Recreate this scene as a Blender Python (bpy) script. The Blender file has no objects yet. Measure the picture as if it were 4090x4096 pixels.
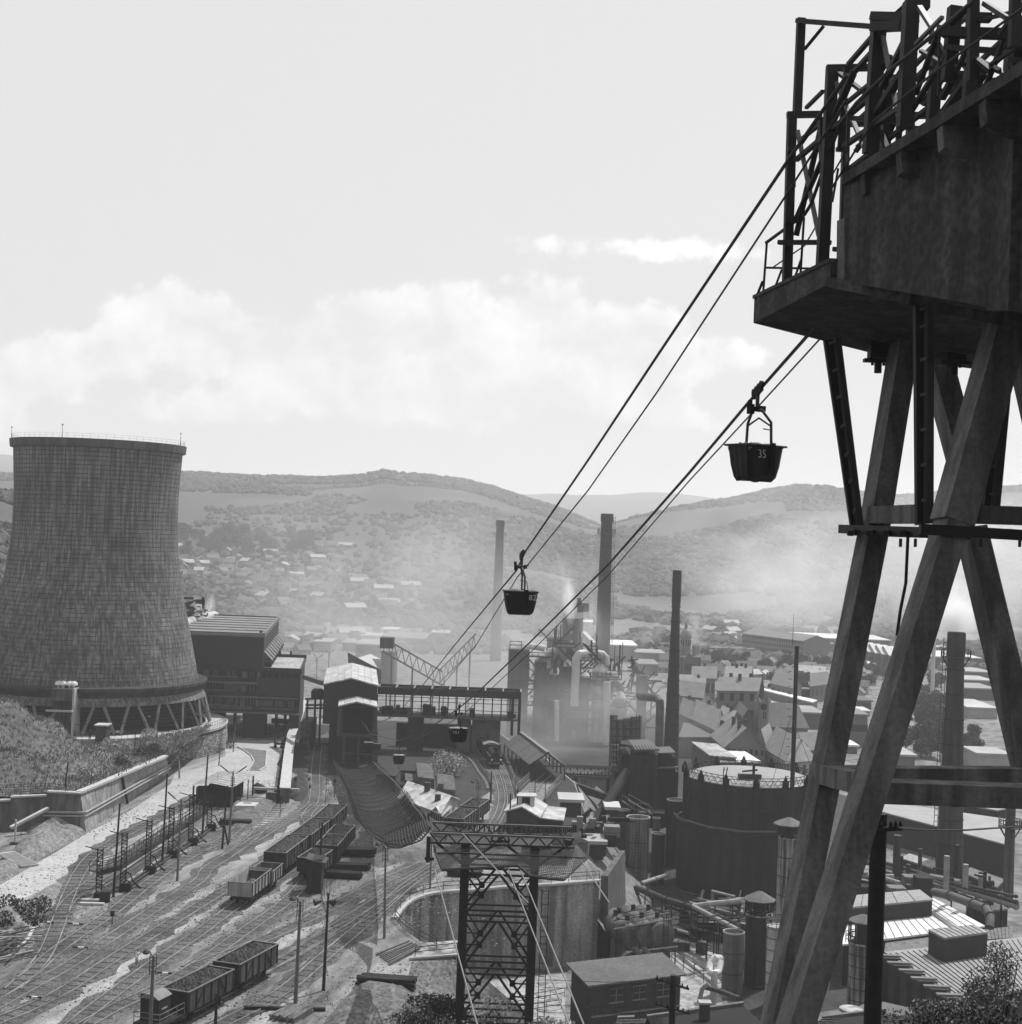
import bpy,bmesh,math,random
from mathutils import Vector,Matrix,noise
rnd=random.Random(7)
R=math.radians
scene=bpy.context.scene
COL=scene.collection
# ---------------------------------------------------------------- camera
CAM=Vector((0,0,45));PITCH=R(0.87);ROLL=R(2.1);FPX=5841.0;CX,CY=2045.0,2048.0
_F=Vector((0,math.cos(PITCH),math.sin(PITCH)))
_R0=Vector((1,0,0));_U0=Vector((0,-math.sin(PITCH),math.cos(PITCH)))
_RR=_R0*math.cos(ROLL)+_U0*math.sin(ROLL)
_UU=-_R0*math.sin(ROLL)+_U0*math.cos(ROLL)
cd=bpy.data.cameras.new('camera');cam=bpy.data.objects.new('camera',cd);COL.objects.link(cam)
m=Matrix((_RR,_UU,-_F)).transposed().to_4x4();m.translation=CAM;cam.matrix_world=m
cd.sensor_fit='HORIZONTAL';cd.sensor_width=56.0;cd.lens=56.0*FPX/4090.0
cd.clip_start=0.5;cd.clip_end=30000
scene.camera=cam
# ---------------------------------------------------------------- light
SUN_EL,SUN_AZ=60.0,42.0          # azimuth measured from +Y towards +X
w=bpy.data.worlds.new('World');scene.world=w;w.use_nodes=True
nt=w.node_tree;nt.nodes.clear()
def wn(t,**k):
    n=nt.nodes.new(t)
    for a,b in k.items():setattr(n,a,b)
    return n
wo=wn('ShaderNodeOutputWorld');bg=wn('ShaderNodeBackground');sky=wn('ShaderNodeTexSky')
sky.sky_type='NISHITA';sky.sun_disc=False;sky.sun_elevation=R(SUN_EL);sky.sun_rotation=R(SUN_AZ)
sky.air_density=1.0;sky.dust_density=3.0;sky.ozone_density=1.0
bw=wn('ShaderNodeRGBToBW');tc=wn('ShaderNodeTexCoord');mp=wn('ShaderNodeMapping');mp.inputs['Scale'].default_value=(6.5,6.5,9.5)
n1=wn('ShaderNodeTexNoise');n1.inputs['Scale'].default_value=1.25;n1.inputs['Detail'].default_value=10;n1.inputs['Roughness'].default_value=0.6
mp.inputs['Location'].default_value=(3.7,1.3,0.4)
cr=wn('ShaderNodeValToRGB');cr.color_ramp.elements[0].position=0.50;cr.color_ramp.elements[1].position=0.55
cr.color_ramp.elements[0].color=(0,0,0,1);cr.color_ramp.elements[1].color=(1,1,1,1)
sep=wn('ShaderNodeSeparateXYZ');band=wn('ShaderNodeMapRange',interpolation_type='SMOOTHSTEP')
band.inputs['From Min'].default_value=0.24;band.inputs['From Max'].default_value=0.13
cloudmix=wn('ShaderNodeMath',operation='MULTIPLY');mulc=wn('ShaderNodeMath',operation='MULTIPLY_ADD')
L=nt.links.new
L(sky.outputs[0],bw.inputs[0]);L(tc.outputs['Generated'],mp.inputs[0]);L(mp.outputs[0],n1.inputs['Vector']);L(n1.outputs['Fac'],cr.inputs[0])
L(tc.outputs['Generated'],sep.inputs[0]);L(sep.outputs['Z'],band.inputs['Value'])
L(cr.outputs[0],cloudmix.inputs[0]);L(band.outputs[0],cloudmix.inputs[1])
# clouds lift the clear sky to a sunlit white; their bases stay a little greyer
n2=wn('ShaderNodeTexNoise');n2.inputs['Scale'].default_value=2.6;n2.inputs['Detail'].default_value=6;L(mp.outputs[0],n2.inputs['Vector'])
cl=wn('ShaderNodeMapRange');cl.inputs['From Min'].default_value=0.3;cl.inputs['From Max'].default_value=0.7
cl.inputs['To Min'].default_value=7.9;cl.inputs['To Max'].default_value=10.4;L(n2.outputs['Fac'],cl.inputs['Value'])
mixn=wn('ShaderNodeMix',data_type='FLOAT');clr=wn('ShaderNodeMath',operation='MAXIMUM');clr.inputs[1].default_value=7.5
L(bw.outputs[0],clr.inputs[0])
mn=wn('ShaderNodeMath',operation='MINIMUM');mn.inputs[1].default_value=8.15;L(clr.outputs[0],mn.inputs[0])
# heaps of cumulus low over the hills: bearing and height of each heap as seen on the day
def mth(op,a,b=None,c=None):
    q=wn('ShaderNodeMath',operation=op)
    for i,v in enumerate((a,b,c)):
        if v is None:continue
        if isinstance(v,(int,float)):q.inputs[i].default_value=v
        else:L(v,q.inputs[i])
    return q.outputs[0]
yy=mth('MAXIMUM',sep.outputs['Y'],0.05);uu=mth('DIVIDE',sep.outputs['X'],yy);vv=mth('DIVIDE',sep.outputs['Z'],yy)
acc=None
for px,py,rx,ry in[(330,570,62,45),(240,600,85,48),(330,650,110,60),(450,660,105,48),(520,700,60,38),(655,605,60,45),(775,590,62,48),(720,660,140,65),(830,700,120,60),(985,575,110,52),(1050,650,150,80),(1185,630,80,60),(60,720,95,45),(1110,740,120,40),(620,750,150,40),(1330,690,110,50),(1200,465,210,26),(150,660,90,40),(420,770,130,34),(880,780,130,32),(1250,790,110,30),(0,800,100,30),(-150,700,110,60),(2150,650,160,80)]:
    cu,cv=(px-964)/2755,(1008+(px-964)*.0367-py)/2755;dx=mth('MULTIPLY',mth('SUBTRACT',uu,cu),2755/rx);dy=mth('MULTIPLY',mth('SUBTRACT',vv,cv),2755/ry)
    r2=mth('ADD',mth('MULTIPLY',dx,dx),mth('MULTIPLY',dy,dy));gsn=mth('EXPONENT',mth('MULTIPLY',r2,-0.9));acc=gsn if acc is None else mth('ADD',acc,gsn)
puf=wn('ShaderNodeTexNoise');puf.inputs['Scale'].default_value=22;puf.inputs['Detail'].default_value=9;puf.inputs['Roughness'].default_value=.62;L(tc.outputs['Generated'],puf.inputs['Vector'])
big=wn('ShaderNodeTexNoise');big.inputs['Scale'].default_value=9;big.inputs['Detail'].default_value=4;L(tc.outputs['Generated'],big.inputs['Vector'])
dens_=mth('ADD',acc,mth('MULTIPLY',mth('MULTIPLY_ADD',puf.outputs['Fac'],3.6,-1.8),mth('MINIMUM',mth('MULTIPLY',acc,2.5),1.0)));em=wn('ShaderNodeMapRange',interpolation_type='SMOOTHSTEP');em.inputs['From Min'].default_value=.3;em.inputs['From Max'].default_value=.85;L(dens_,em.inputs['Value'])
front=mth('GREATER_THAN',sep.outputs['Y'],0.06);heaps=mth('MULTIPLY',em.outputs[0],front);rest=mth('MULTIPLY',cloudmix.outputs[0],mth('SUBTRACT',1.0,mth('MULTIPLY',front,1.0)))
off=wn('ShaderNodeVectorMath',operation='ADD');off.inputs[1].default_value=(.006,0,.012);L(tc.outputs['Generated'],off.inputs[0]);pf2=wn('ShaderNodeTexNoise');pf2.inputs['Scale'].default_value=22;pf2.inputs['Detail'].default_value=5;pf2.inputs['Roughness'].default_value=.5;L(off.outputs[0],pf2.inputs['Vector'])
bg2=wn('ShaderNodeTexNoise');bg2.inputs['Scale'].default_value=9;bg2.inputs['Detail'].default_value=3;off2=wn('ShaderNodeVectorMath',operation='ADD');off2.inputs[1].default_value=(.012,0,.03);L(tc.outputs['Generated'],off2.inputs[0]);L(off2.outputs[0],bg2.inputs['Vector'])
rel=mth('ADD',mth('MULTIPLY',mth('SUBTRACT',puf.outputs['Fac'],pf2.outputs['Fac']),5.0),mth('MULTIPLY',mth('SUBTRACT',big.outputs['Fac'],bg2.outputs['Fac']),7.0))
cl2=mth('MINIMUM',mth('MAXIMUM',mth('ADD',rel,9.1),7.9),10.5)
L(mth('MAXIMUM',heaps,rest),mixn.inputs['Factor']);L(mn.outputs[0],mixn.inputs['A']);L(cl2,mixn.inputs['B'])
L(mixn.outputs['Result'],bg.inputs['Color']);bg.inputs['Strength'].default_value=0.085
L(bg.outputs[0],wo.inputs['Surface'])
sl=bpy.data.lights.new('sun','SUN');sl.energy=4.6;sl.angle=R(0.5);sl.color=(1.0,1.0,1.0)
sun=bpy.data.objects.new('sun',sl);COL.objects.link(sun)
_sd=Vector((math.sin(R(SUN_AZ))*math.cos(R(SUN_EL)),math.cos(R(SUN_AZ))*math.cos(R(SUN_EL)),math.sin(R(SUN_EL))))
sun.rotation_euler=_sd.to_track_quat('Z','Y').to_euler();sun.location=(0,0,300)
scene.view_settings.view_transform='Standard';scene.view_settings.look='None'
scene.view_settings.exposure=0.22;scene.view_settings.gamma=1.0
scene.render.engine='CYCLES'
scene.cycles.max_bounces=6;scene.cycles.diffuse_bounces=2;scene.cycles.glossy_bounces=2;scene.cycles.transparent_max_bounces=8
scene.cycles.volume_bounces=3;scene.cycles.volume_step_rate=3.0;scene.cycles.volume_max_steps=96
scene.cycles.use_denoising=True
# ---------------------------------------------------------------- measuring on the site
CR={'A':(0,1650,1300/1929),'B':(0,2800,1300/1929),'C':(1200,2500,1200/1929),'D':(1100,3100,1300/1929),
      'E':(1900,2000,1200/1929),'F':(2300,2900,1200/1929),'G':(3000,2900,1090/1761),'H':(2890,0,1200/1783),
      'I':(2890,1000,1200/1929),'J':(2500,2100,1590/1929),'K':(2800,1400,500/1610),'L':(1950,2150,300/1656),
      'M':(650,2000,1300/1929),'N':(600,2350,800/1929),'O':(0,2600,700/1929),'P':(0,3300,800/1929),
      'Q':(700,2800,700/1929),'R':(2000,2950,700/1929),'S':(2650,2350,700/1929),'T':(3300,2400,790/1908),
      'U':(1900,2400,800/1929),'Z':(0,0,4090/1929)}
def ray(c,x,y):
    ox,oy,s=CR[c];px,py=ox+x*s,oy+y*s
    return _F+_RR*((px-CX)/FPX)-_UU*((py-CY)/FPX)
def G(c,x,y,z=0.0):               # where a sight line meets the level z
    d=ray(c,x,y);return CAM+d*((z-CAM.z)/d.z)
def AY(c,x,y,Y):                  # where a sight line meets the distance Y
    d=ray(c,x,y);return CAM+d*(Y/d.y)
def HZ(c,x,y,Y):return AY(c,x,y,Y).z
def V(*a):return Vector(a)
# ---------------------------------------------------------------- materials (all greys: a black and white world)
MATS={}
def mat(name,v=0.3,rough=0.85,var=0.25,scale=1.0,bump=0.0,streak=0.0,metal=0.0,fine=None,isl=0.0,coord='Object'):
    if name in MATS:return MATS[name]
    v*=.55 if v<.1 else(.72 if v<.25 else .85)
    M=bpy.data.materials.new(name);M.use_nodes=True;t=M.node_tree;N=t.nodes;b=N['Principled BSDF'];l=t.links.new
    b.inputs['Roughness'].default_value=rough;b.inputs['Metallic'].default_value=metal
    b.inputs['Base Color'].default_value=(v,v,v,1);b.inputs['Specular IOR Level'].default_value=0.3
    def nn(ty):return N.new(ty)
    if coord=='World':
        g=nn('ShaderNodeNewGeometry');vec=g.outputs['Position']
    else:
        g=nn('ShaderNodeTexCoord');vec=g.outputs['Object']
        oi=nn('ShaderNodeObjectInfo');ad=nn('ShaderNodeVectorMath');ad.operation='MULTIPLY_ADD'
        cmb=nn('ShaderNodeCombineXYZ');l(oi.outputs['Random'],cmb.inputs[0]);l(oi.outputs['Random'],cmb.inputs[1])
        l(cmb.outputs[0],ad.inputs[0]);ad.inputs[1].default_value=(37,53,0);l(vec,ad.inputs[2]);vec=ad.outputs[0]
    no=nn('ShaderNodeTexNoise');no.inputs['Scale'].default_value=scale;no.inputs['Detail'].default_value=8;no.inputs['Roughness'].default_value=0.62
    l(vec,no.inputs['Vector'])
    mr=nn('ShaderNodeMapRange');mr.inputs['From Min'].default_value=0.3;mr.inputs['From Max'].default_value=0.7
    mr.inputs['To Min'].default_value=1-var;mr.inputs['To Max'].default_value=1+var;l(no.outputs['Fac'],mr.inputs['Value'])
    cur=mr.outputs[0]
    def mul(a,bb):
        mm=nn('ShaderNodeMath');mm.operation='MULTIPLY';l(a,mm.inputs[0]);l(bb,mm.inputs[1]);return mm.outputs[0]
    if fine:
        f=nn('ShaderNodeTexNoise');f.inputs['Scale'].default_value=fine;f.inputs['Detail'].default_value=3;l(vec,f.inputs['Vector'])
        fr=nn('ShaderNodeMapRange');fr.inputs['From Min'].default_value=0.35;fr.inputs['From Max'].default_value=0.65
        fr.inputs['To Min'].default_value=1-var;fr.inputs['To Max'].default_value=1+var;l(f.outputs['Fac'],fr.inputs['Value']);cur=mul(cur,fr.outputs[0])
    if streak:
        ma=nn('ShaderNodeMapping');ma.inputs['Scale'].default_value=(scale*2.2,scale*2.2,scale*0.12);l(vec,ma.inputs[0])
        s=nn('ShaderNodeTexNoise');s.inputs['Scale'].default_value=1.0;s.inputs['Detail'].default_value=7;l(ma.outputs[0],s.inputs['Vector'])
        sr=nn('ShaderNodeMapRange');sr.inputs['From Min'].default_value=0.42;sr.inputs['From Max'].default_value=0.62
        sr.inputs['To Min'].default_value=1-streak;sr.inputs['To Max'].default_value=1.12;l(s.outputs['Fac'],sr.inputs['Value']);cur=mul(cur,sr.outputs[0])
    if isl:
        gg=nn('ShaderNodeNewGeometry');ir=nn('ShaderNodeMapRange');ir.inputs['To Min'].default_value=1-isl;ir.inputs['To Max'].default_value=1+isl;l(gg.outputs['Random Per Island'],ir.inputs['Value']);cur=mul(cur,ir.outputs[0])
    vm=nn('ShaderNodeMath');vm.operation='MULTIPLY';vm.inputs[1].default_value=v;l(cur,vm.inputs[0])
    l(vm.outputs[0],b.inputs['Base Color'])
    if bump:
        bp=nn('ShaderNodeBump');bp.inputs['Strength'].default_value=bump;bp.inputs['Distance'].default_value=0.1
        l(no.outputs['Fac'],bp.inputs['Height']);l(bp.outputs[0],b.inputs['Normal'])
    MATS[name]=M;return M
# ---------------------------------------------------------------- mesh builder
SHEAR=[0.0,0.0]   # plan skew of buildings that stand a little off square: (y0, dx/dy)
class MB:
    def __init__(s):s.v=[];s.f=[]
    def poly(s,pts,flip=False):
        i=len(s.v);s.v+=[tuple(p)for p in pts];n=list(range(i,i+len(pts)));s.f.append(tuple(n[::-1]if flip else n));return s
    def hexa(s,b,t):               # b, t: bottom and top rings (same count), counter-clockwise from above
        i=len(s.v);n=len(b);s.v+=[tuple(p)for p in b]+[tuple(p)for p in t]
        s.f.append(tuple(range(i+n-1,i-1,-1)));s.f.append(tuple(range(i+n,i+2*n)))
        for k in range(n):j=(k+1)%n;s.f.append((i+k,i+j,i+n+j,i+n+k))
        return s
    def box(s,x0,x1,y0,y1,z0,z1):
        b=[(x0,y0,z0),(x1,y0,z0),(x1,y1,z0),(x0,y1,z0)];return s.hexa(b,[(p[0],p[1],z1)for p in b])
    def obox(s,c,u,lx,ly,z0,z1):   # oriented box: centre, direction u, half sizes
        u=Vector((u[0],u[1],0)).normalized();n=Vector((-u.y,u.x,0));c=Vector((c[0],c[1],0))
        b=[c-u*lx-n*ly,c+u*lx-n*ly,c+u*lx+n*ly,c-u*lx+n*ly]
        return s.hexa([(p.x,p.y,z0)for p in b],[(p.x,p.y,z1)for p in b])
    def bar(s,p,q,wd=0.1,ht=None,up=Vector((0,0,1)),w2=None,h2=None):
        p=Vector(p);q=Vector(q);ht=wd if ht is None else ht;w2=wd if w2 is None else w2;h2=ht if h2 is None else h2
        d=(q-p);
        if d.length<1e-6:return s
        d.normalize();a=d.cross(up)
        if a.length<1e-3:a=d.cross(Vector((0,1,0)))
        a.normalize();b=a.cross(d)
        return s.hexa([p-a*wd/2-b*ht/2,p+a*wd/2-b*ht/2,p+a*wd/2+b*ht/2,p-a*wd/2+b*ht/2][::-1],
                      [q-a*w2/2-b*h2/2,q+a*w2/2-b*h2/2,q+a*w2/2+b*h2/2,q-a*w2/2+b*h2/2][::-1])
    def tube(s,p,q,r1,r2=None,n=8):
        p=Vector(p);q=Vector(q);r2=r1 if r2 is None else r2;d=(q-p).normalized();a=d.cross(Vector((0,0,1)))
        if a.length<1e-3:a=Vector((1,0,0))
        a.normalize();b=d.cross(a)
        A=[p+(a*math.cos(2*math.pi*k/n)+b*math.sin(2*math.pi*k/n))*r1 for k in range(n)]
        B=[q+(a*math.cos(2*math.pi*k/n)+b*math.sin(2*math.pi*k/n))*r2 for k in range(n)]
        return s.hexa(A,B)
    def path(s,pts,r,n=8):        # tube along a polyline with shared rings
        pts=[Vector(p)for p in pts];i0=len(s.v);m_=len(pts);a=None
        for k,p in enumerate(pts):
            d=(pts[min(k+1,m_-1)]-pts[max(k-1,0)]).normalized()
            if a is None:
                a=d.cross(Vector((0,0,1)))
                if a.length<1e-2:a=d.cross(Vector((0,1,0)))
            a=(a-d*a.dot(d)).normalized();b=d.cross(a);rr=r[k]if isinstance(r,(list,tuple))else r
            for j in range(n):t=2*math.pi*j/n;s.v.append(tuple(p+(a*math.cos(t)+b*math.sin(t))*rr))
        for k in range(m_-1):
            for j in range(n):q=(j+1)%n;s.f.append((i0+k*n+j,i0+k*n+q,i0+(k+1)*n+q,i0+(k+1)*n+j))
        s.f.append(tuple(i0+j for j in range(n))[::-1]);s.f.append(tuple(i0+(m_-1)*n+j for j in range(n)));return s
    def lathe(s,prof,n=32,c=(0,0,0),a0=0,a1=2*math.pi,cap=True):
        i0=len(s.v);full=abs(a1-a0-2*math.pi)<1e-6;m_=n if full else n+1
        for r,z in prof:
            for k in range(m_):t=a0+(a1-a0)*k/n;s.v.append((c[0]+r*math.cos(t),c[1]+r*math.sin(t),c[2]+z))
        for j in range(len(prof)-1):
            for k in range(n):q=(k+1)%m_;s.f.append((i0+j*m_+k,i0+j*m_+q,i0+(j+1)*m_+q,i0+(j+1)*m_+k))
        if cap and full:
            s.f.append(tuple(i0+k for k in range(n))[::-1]);s.f.append(tuple(i0+(len(prof)-1)*m_+k for k in range(n)))
        return s
    def blob(s,c,r,sq=1.0,jit=0.25,rg=rnd):   # rough 20-face lump
        t=(1+5**0.5)/2;P=[(-1,t,0),(1,t,0),(-1,-t,0),(1,-t,0),(0,-1,t),(0,1,t),(0,-1,-t),(0,1,-t),(t,0,-1),(t,0,1),(-t,0,-1),(-t,0,1)]
        F_=[(0,11,5),(0,5,1),(0,1,7),(0,7,10),(0,10,11),(1,5,9),(5,11,4),(11,10,2),(10,7,6),(7,1,8),(3,9,4),(3,4,2),(3,2,6),(3,6,8),(3,8,9),(4,9,5),(2,4,11),(6,2,10),(8,6,7),(9,8,1)]
        i=len(s.v)
        for p in P:k=r/1.902*(1+rg.uniform(-jit,jit));s.v.append((c[0]+p[0]*k,c[1]+p[1]*k,c[2]+p[2]*k*sq))
        s.f+=[tuple(i+a for a in f)for f in F_];return s
    def build(s,name,m,parent=None,smooth=False,kind=None,label=None,local=False):
        me=bpy.data.meshes.new(name);vs=s.v
        if SHEAR[1]and not local:vs=[(a+(b_-SHEAR[0])*SHEAR[1],b_,c_)for a,b_,c_ in vs]
        if parent is not None and not local:
            o=parent;T=Vector((0,0,0))
            while o is not None:T+=o.location;o=o.parent
            vs=[(a-T.x,b-T.y,c-T.z)for a,b,c in vs]
        me.from_pydata(vs,[],s.f);me.materials.append(m)
        if smooth:
            for p in me.polygons:p.use_smooth=True
            if smooth!='all':
                me.set_sharp_from_angle(angle=R(40))
        o=bpy.data.objects.new(name,me);COL.objects.link(o)
        if parent is not None:o.parent=parent
        if kind:o['kind']=kind
        if label:o['label']=label
        return o
def thing(name,label,cat,loc=(0,0,0),rotz=0.0,group=None):
    o=bpy.data.objects.new(name,None);COL.objects.link(o);o.location=loc;o.rotation_euler=(0,0,rotz);o.empty_display_size=0.5
    o['label']=label;o['category']=cat
    if group:o['group']=group
    return o
def tag(o,label,cat,group=None):
    o['label']=label;o['category']=cat
    if group:o['group']=group
    return o
def kids(o):return[c for c in COL.objects if c.parent==o]
def dup(root,loc,rotz=None,label=None,group=None,tree=None,scale=None):
    tree=tree or tree_of(root)
    r=root.copy();COL.objects.link(r);r.location=loc
    if rotz is not None:r.rotation_euler=(0,0,rotz)
    if scale is not None:r.scale=(scale,)*3 if not isinstance(scale,tuple)else scale
    if label:r['label']=label
    if group:r['group']=group
    for ch,gs in tree:
        c=ch.copy();COL.objects.link(c);c.parent=r
        for g in gs:d=g.copy();COL.objects.link(d);d.parent=c
    return r
def tree_of(root):
    return[(c,list(c.children))for c in root.children]
def struct(o):o['kind']='structure';return o
def interp(pts,x):
    if x<=pts[0][0]:return pts[0][1]
    for(a,b),(c,d)in zip(pts,pts[1:]):
        if x<=c:return b+(d-b)*(x-a)/(c-a)
    return pts[-1][1]
def resample(pts,step):
    pts=[Vector(p)for p in pts];out=[]
    # Catmull-Rom through the points
    for i in range(len(pts)-1):
        p0=pts[max(i-1,0)];p1=pts[i];p2=pts[i+1];p3=pts[min(i+2,len(pts)-1)]
        n=max(1,int((p2-p1).length/step))
        for k in range(n):
            t=k/n
            out.append(0.5*((2*p1)+(p2-p0)*t+(2*p0-5*p1+4*p2-p3)*t*t+(3*p1-p0-3*p2+p3)*t**3))
    out.append(pts[-1]);return out
# ================================================================ GROUND
PLANT=-10.5
def pbox(x):return 1008+(x-964)*0.0367
def ridge(tab,D):                   # tab: (x, y) of a skyline as sighted from the camera hill
    out=[]
    for x,y in tab:
        p=AY('Z',x,y,D);out.append((math.atan2(p.x,p.y),p.z))
    return out
RL=ridge([(-700,900),(-200,905),(0,905),(200,900),(345,897),(400,899),(450,903),(520,905),(600,907),(660,901),(690,899),(706,894),(724,890),(742,893),(758,896),(770,895),(800,896),(870,905),(930,920),(985,938),(1050,957),(1120,985),(1180,1010),(1300,1060),(1500,1150),(1900,1250),(2600,1300)],2100)
RRt=ridge([(-700,1300),(600,1200),(900,1120),(1030,1060),(1100,1015),(1160,992),(1220,978),(1300,963),(1400,943),(1440,931),(1500,921),(1560,923),(1620,932),(1700,938),(1850,930),(1929,925),(2300,900),(2600,890)],1750)
RFt=ridge([(-700,860),(-200,862),(0,864),(20,866),(100,880),(400,915),(700,930),(900,933),(985,935),(1060,933),(1140,932),(1215,930),(1290,936),(1360,943),(1450,950),(1700,940),(1929,935),(2600,930)],5200)
def sstep(t):t=max(0.0,min(1.0,t));return t*t*(3-2*t)
def hprof(d,d0,D,zr,zf):
    if d<=d0:return zf
    if d<D:t=(d-d0)/(D-d0);return zf+(zr-zf)*(0.35*t+0.65*sstep(t))
    return zr-(zr-zf)*0.5*sstep((d-D)/(D*0.6))
def near_hill(x,y):                 # the hillside that carries the cableway support and the camera
    if y<2:return 43.3+min(60,-(y-2)*0.42)  # unseen rise behind the camera, shaped to darken faces turned towards it
    z=43.3-0.352*(y-2)
    if x<-20:z-=0.01*(-20-x)
    return z+0.25*noise.noise(Vector((x*0.2,y*0.2,0)))
def H(x,y):
    d=math.hypot(x,y);az=math.atan2(x,y)if y>0 or x else 0
    z=PLANT
    if y>400:
        hl=hprof(d,760,2100,interp(RL,az),PLANT);hr=hprof(d,950,1750,interp(RRt,az),PLANT);hf=hprof(d,2600,5200,interp(RFt,az),PLANT)
        z=max(hl,hr,hf)
        a=min(1.0,(z-PLANT)/60.0)
        z+=a*(16*noise.noise(Vector((x/260,y/260,1.3)))+6*noise.noise(Vector((x/90,y/90,4.1))))*(0.4 if d<5000 else 0.8)
    # left flank above the cooling tower
    fl=sstep((-x-62-max(0,(y-240))*0.14)/120.0)*62*sstep((y-215)/90)*sstep((1400-y)/500)
    if fl>0.01:z=max(z,-9+fl)
    if y<175:z=max(z,near_hill(x,y))
    return z
def ground():
    import numpy as np
    azs=[R(a)for a in list(range(-180,-40,10))]+[R(-40+0.5*k)for k in range(161)]+[R(a)for a in range(50,181,10)]
    ds=[0.5,3,6,10,15,20]+[25+5*k for k in range(34)]+[200+20*k for k in range(20)]+[600+40*k for k in range(50)]+[2600+150*k for k in range(24)]+[6400,7500,9500,13000]
    b=MB();na=len(azs)
    for d in ds:
        for a in azs:
            x,y=d*math.sin(a),d*math.cos(a)
            b.v.append((x,y,H(x,y)if d<9000 else PLANT))
    for i in range(len(ds)-1):
        for k in range(na-1):b.f.append((i*na+k,(i+1)*na+k,(i+1)*na+k+1,i*na+k+1))
    b.f.append(tuple(range(na-1)))
    return b
def ground_mat():
    M=mat('land',0.10,0.95,0.3,0.012,coord='World',fine=0.09)
    t=M.node_tree;N=t.nodes;l=t.links.new;b=N['Principled BSDF']
    g=N.new('ShaderNodeNewGeometry');src=b.inputs['Base Color'].links[0].from_socket
    # pale fields and clearings on the slopes, trampled pale earth on the works floor
    n_=N.new('ShaderNodeTexNoise');n_.inputs['Scale'].default_value=0.011;n_.inputs['Detail'].default_value=5;l(g.outputs['Position'],n_.inputs['Vector'])
    c=N.new('ShaderNodeValToRGB');c.color_ramp.elements[0].position=0.52;c.color_ramp.elements[1].position=0.6
    c.color_ramp.elements[0].color=(0.04,)*3+(1,);c.color_ramp.elements[1].color=(0.06,)*3+(1,);l(n_.outputs['Fac'],c.inputs[0])
    s=N.new('ShaderNodeSeparateXYZ');l(g.outputs['Position'],s.inputs[0])
    mr=N.new('ShaderNodeMapRange');mr.inputs['From Min'].default_value=-10.4;mr.inputs['From Max'].default_value=4.0;l(s.outputs['Z'],mr.inputs['Value'])
    fx=N.new('ShaderNodeTexNoise');fx.inputs['Scale'].default_value=0.35;fx.inputs['Detail'].default_value=7;l(g.outputs['Position'],fx.inputs['Vector'])
    fr=N.new('ShaderNodeMapRange');fr.inputs['From Min'].default_value=0.35;fr.inputs['From Max'].default_value=0.65;fr.inputs['To Min'].default_value=0.07;fr.inputs['To Max'].default_value=0.2;l(fx.outputs['Fac'],fr.inputs['Value'])
    mx=N.new('ShaderNodeMix');mx.data_type='RGBA';l(mr.outputs[0],mx.inputs[0]);l(fr.outputs[0],mx.inputs[6]);l(c.outputs[0],mx.inputs[7])
    l(mx.outputs[2],b.inputs['Base Color']);return M
gb=ground();go=gb.build('ground',ground_mat(),smooth='all');struct(go)

# the upper yard: a terrace held by concrete walls
def xy(p):return(p.x,p.y)
EDGE=[G('D',1928,632),G('D',1640,655),G('D',1400,668),G('D',1160,690),G('D',1000,700),G('D',880,722),G('D',800,755),G('D',745,805),G('D',712,858)]
NEAR=[G('D',760,915),G('D',860,985),G('D',960,1035),G('D',1068,1082),G('D',815,1105),G('D',790,1200),G('D',850,1330),G('D',940,1478)]
BACK=[V(9.6,192,0),V(10.5,204,0),V(12.5,222,0),V(14,240,0),V(13.5,268,0),V(9,296,0),V(2,318,0)]
poly=[xy(p)for p in BACK[::-1]]+[xy(p)for p in EDGE]+[xy(p)for p in NEAR]
yl=[(-6,118),(-60,118),(-230,118),(-230,345),(-4,345)]
poly=poly+yl
# triangulated with bmesh so that it may be concave
bm=bmesh.new();vs=[bm.verts.new((x,y,0))for x,y in poly];fc=bm.faces.new(vs)
bmesh.ops.triangulate(bm,faces=[fc]);
if sum(f.normal.z*f.calc_area()for f in bm.faces)<0:bmesh.ops.reverse_faces(bm,faces=bm.faces)
me=bpy.data.meshes.new('yard_floor');bm.to_mesh(me);bm.free()
def yard_mat():
    M=mat('yard_earth',0.24,0.95,0.25,0.5,coord='World',fine=4.0,bump=0.4)
    t=M.node_tree;N=t.nodes;l=t.links.new;b=N['Principled BSDF'];src=b.inputs['Base Color'].links[0].from_socket
    g=N.new('ShaderNodeNewGeometry')
    # long pale trodden stripes between the tracks and dark oil and coal dirt along them
    ang=math.atan2(*(lambda a,c_:(c_.y-a.y,c_.x-a.x))(G('P',0,1735),G('P',1500,870)))
    mp_=N.new('ShaderNodeMapping');mp_.vector_type='TEXTURE';mp_.inputs['Rotation'].default_value=(0,0,ang);mp_.inputs['Scale'].default_value=(9,1.1,1);l(g.outputs['Position'],mp_.inputs[0])
    n_=N.new('ShaderNodeTexNoise');n_.inputs['Scale'].default_value=0.22;n_.inputs['Detail'].default_value=9;n_.inputs['Roughness'].default_value=0.65;l(mp_.outputs[0],n_.inputs['Vector'])
    c=N.new('ShaderNodeMapRange');c.inputs['From Min'].default_value=0.36;c.inputs['From Max'].default_value=0.62;c.inputs['To Min'].default_value=0.28;c.inputs['To Max'].default_value=1.5;l(n_.outputs['Fac'],c.inputs['Value'])
    m_=N.new('ShaderNodeMath');m_.operation='MULTIPLY';l(src,m_.inputs[0]);l(c.outputs[0],m_.inputs[1]);l(m_.outputs[0],b.inputs['Base Color'])
    return M
me.materials.append(yard_mat());yo=bpy.data.objects.new('yard_floor',me);COL.objects.link(yo);struct(yo)

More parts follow.
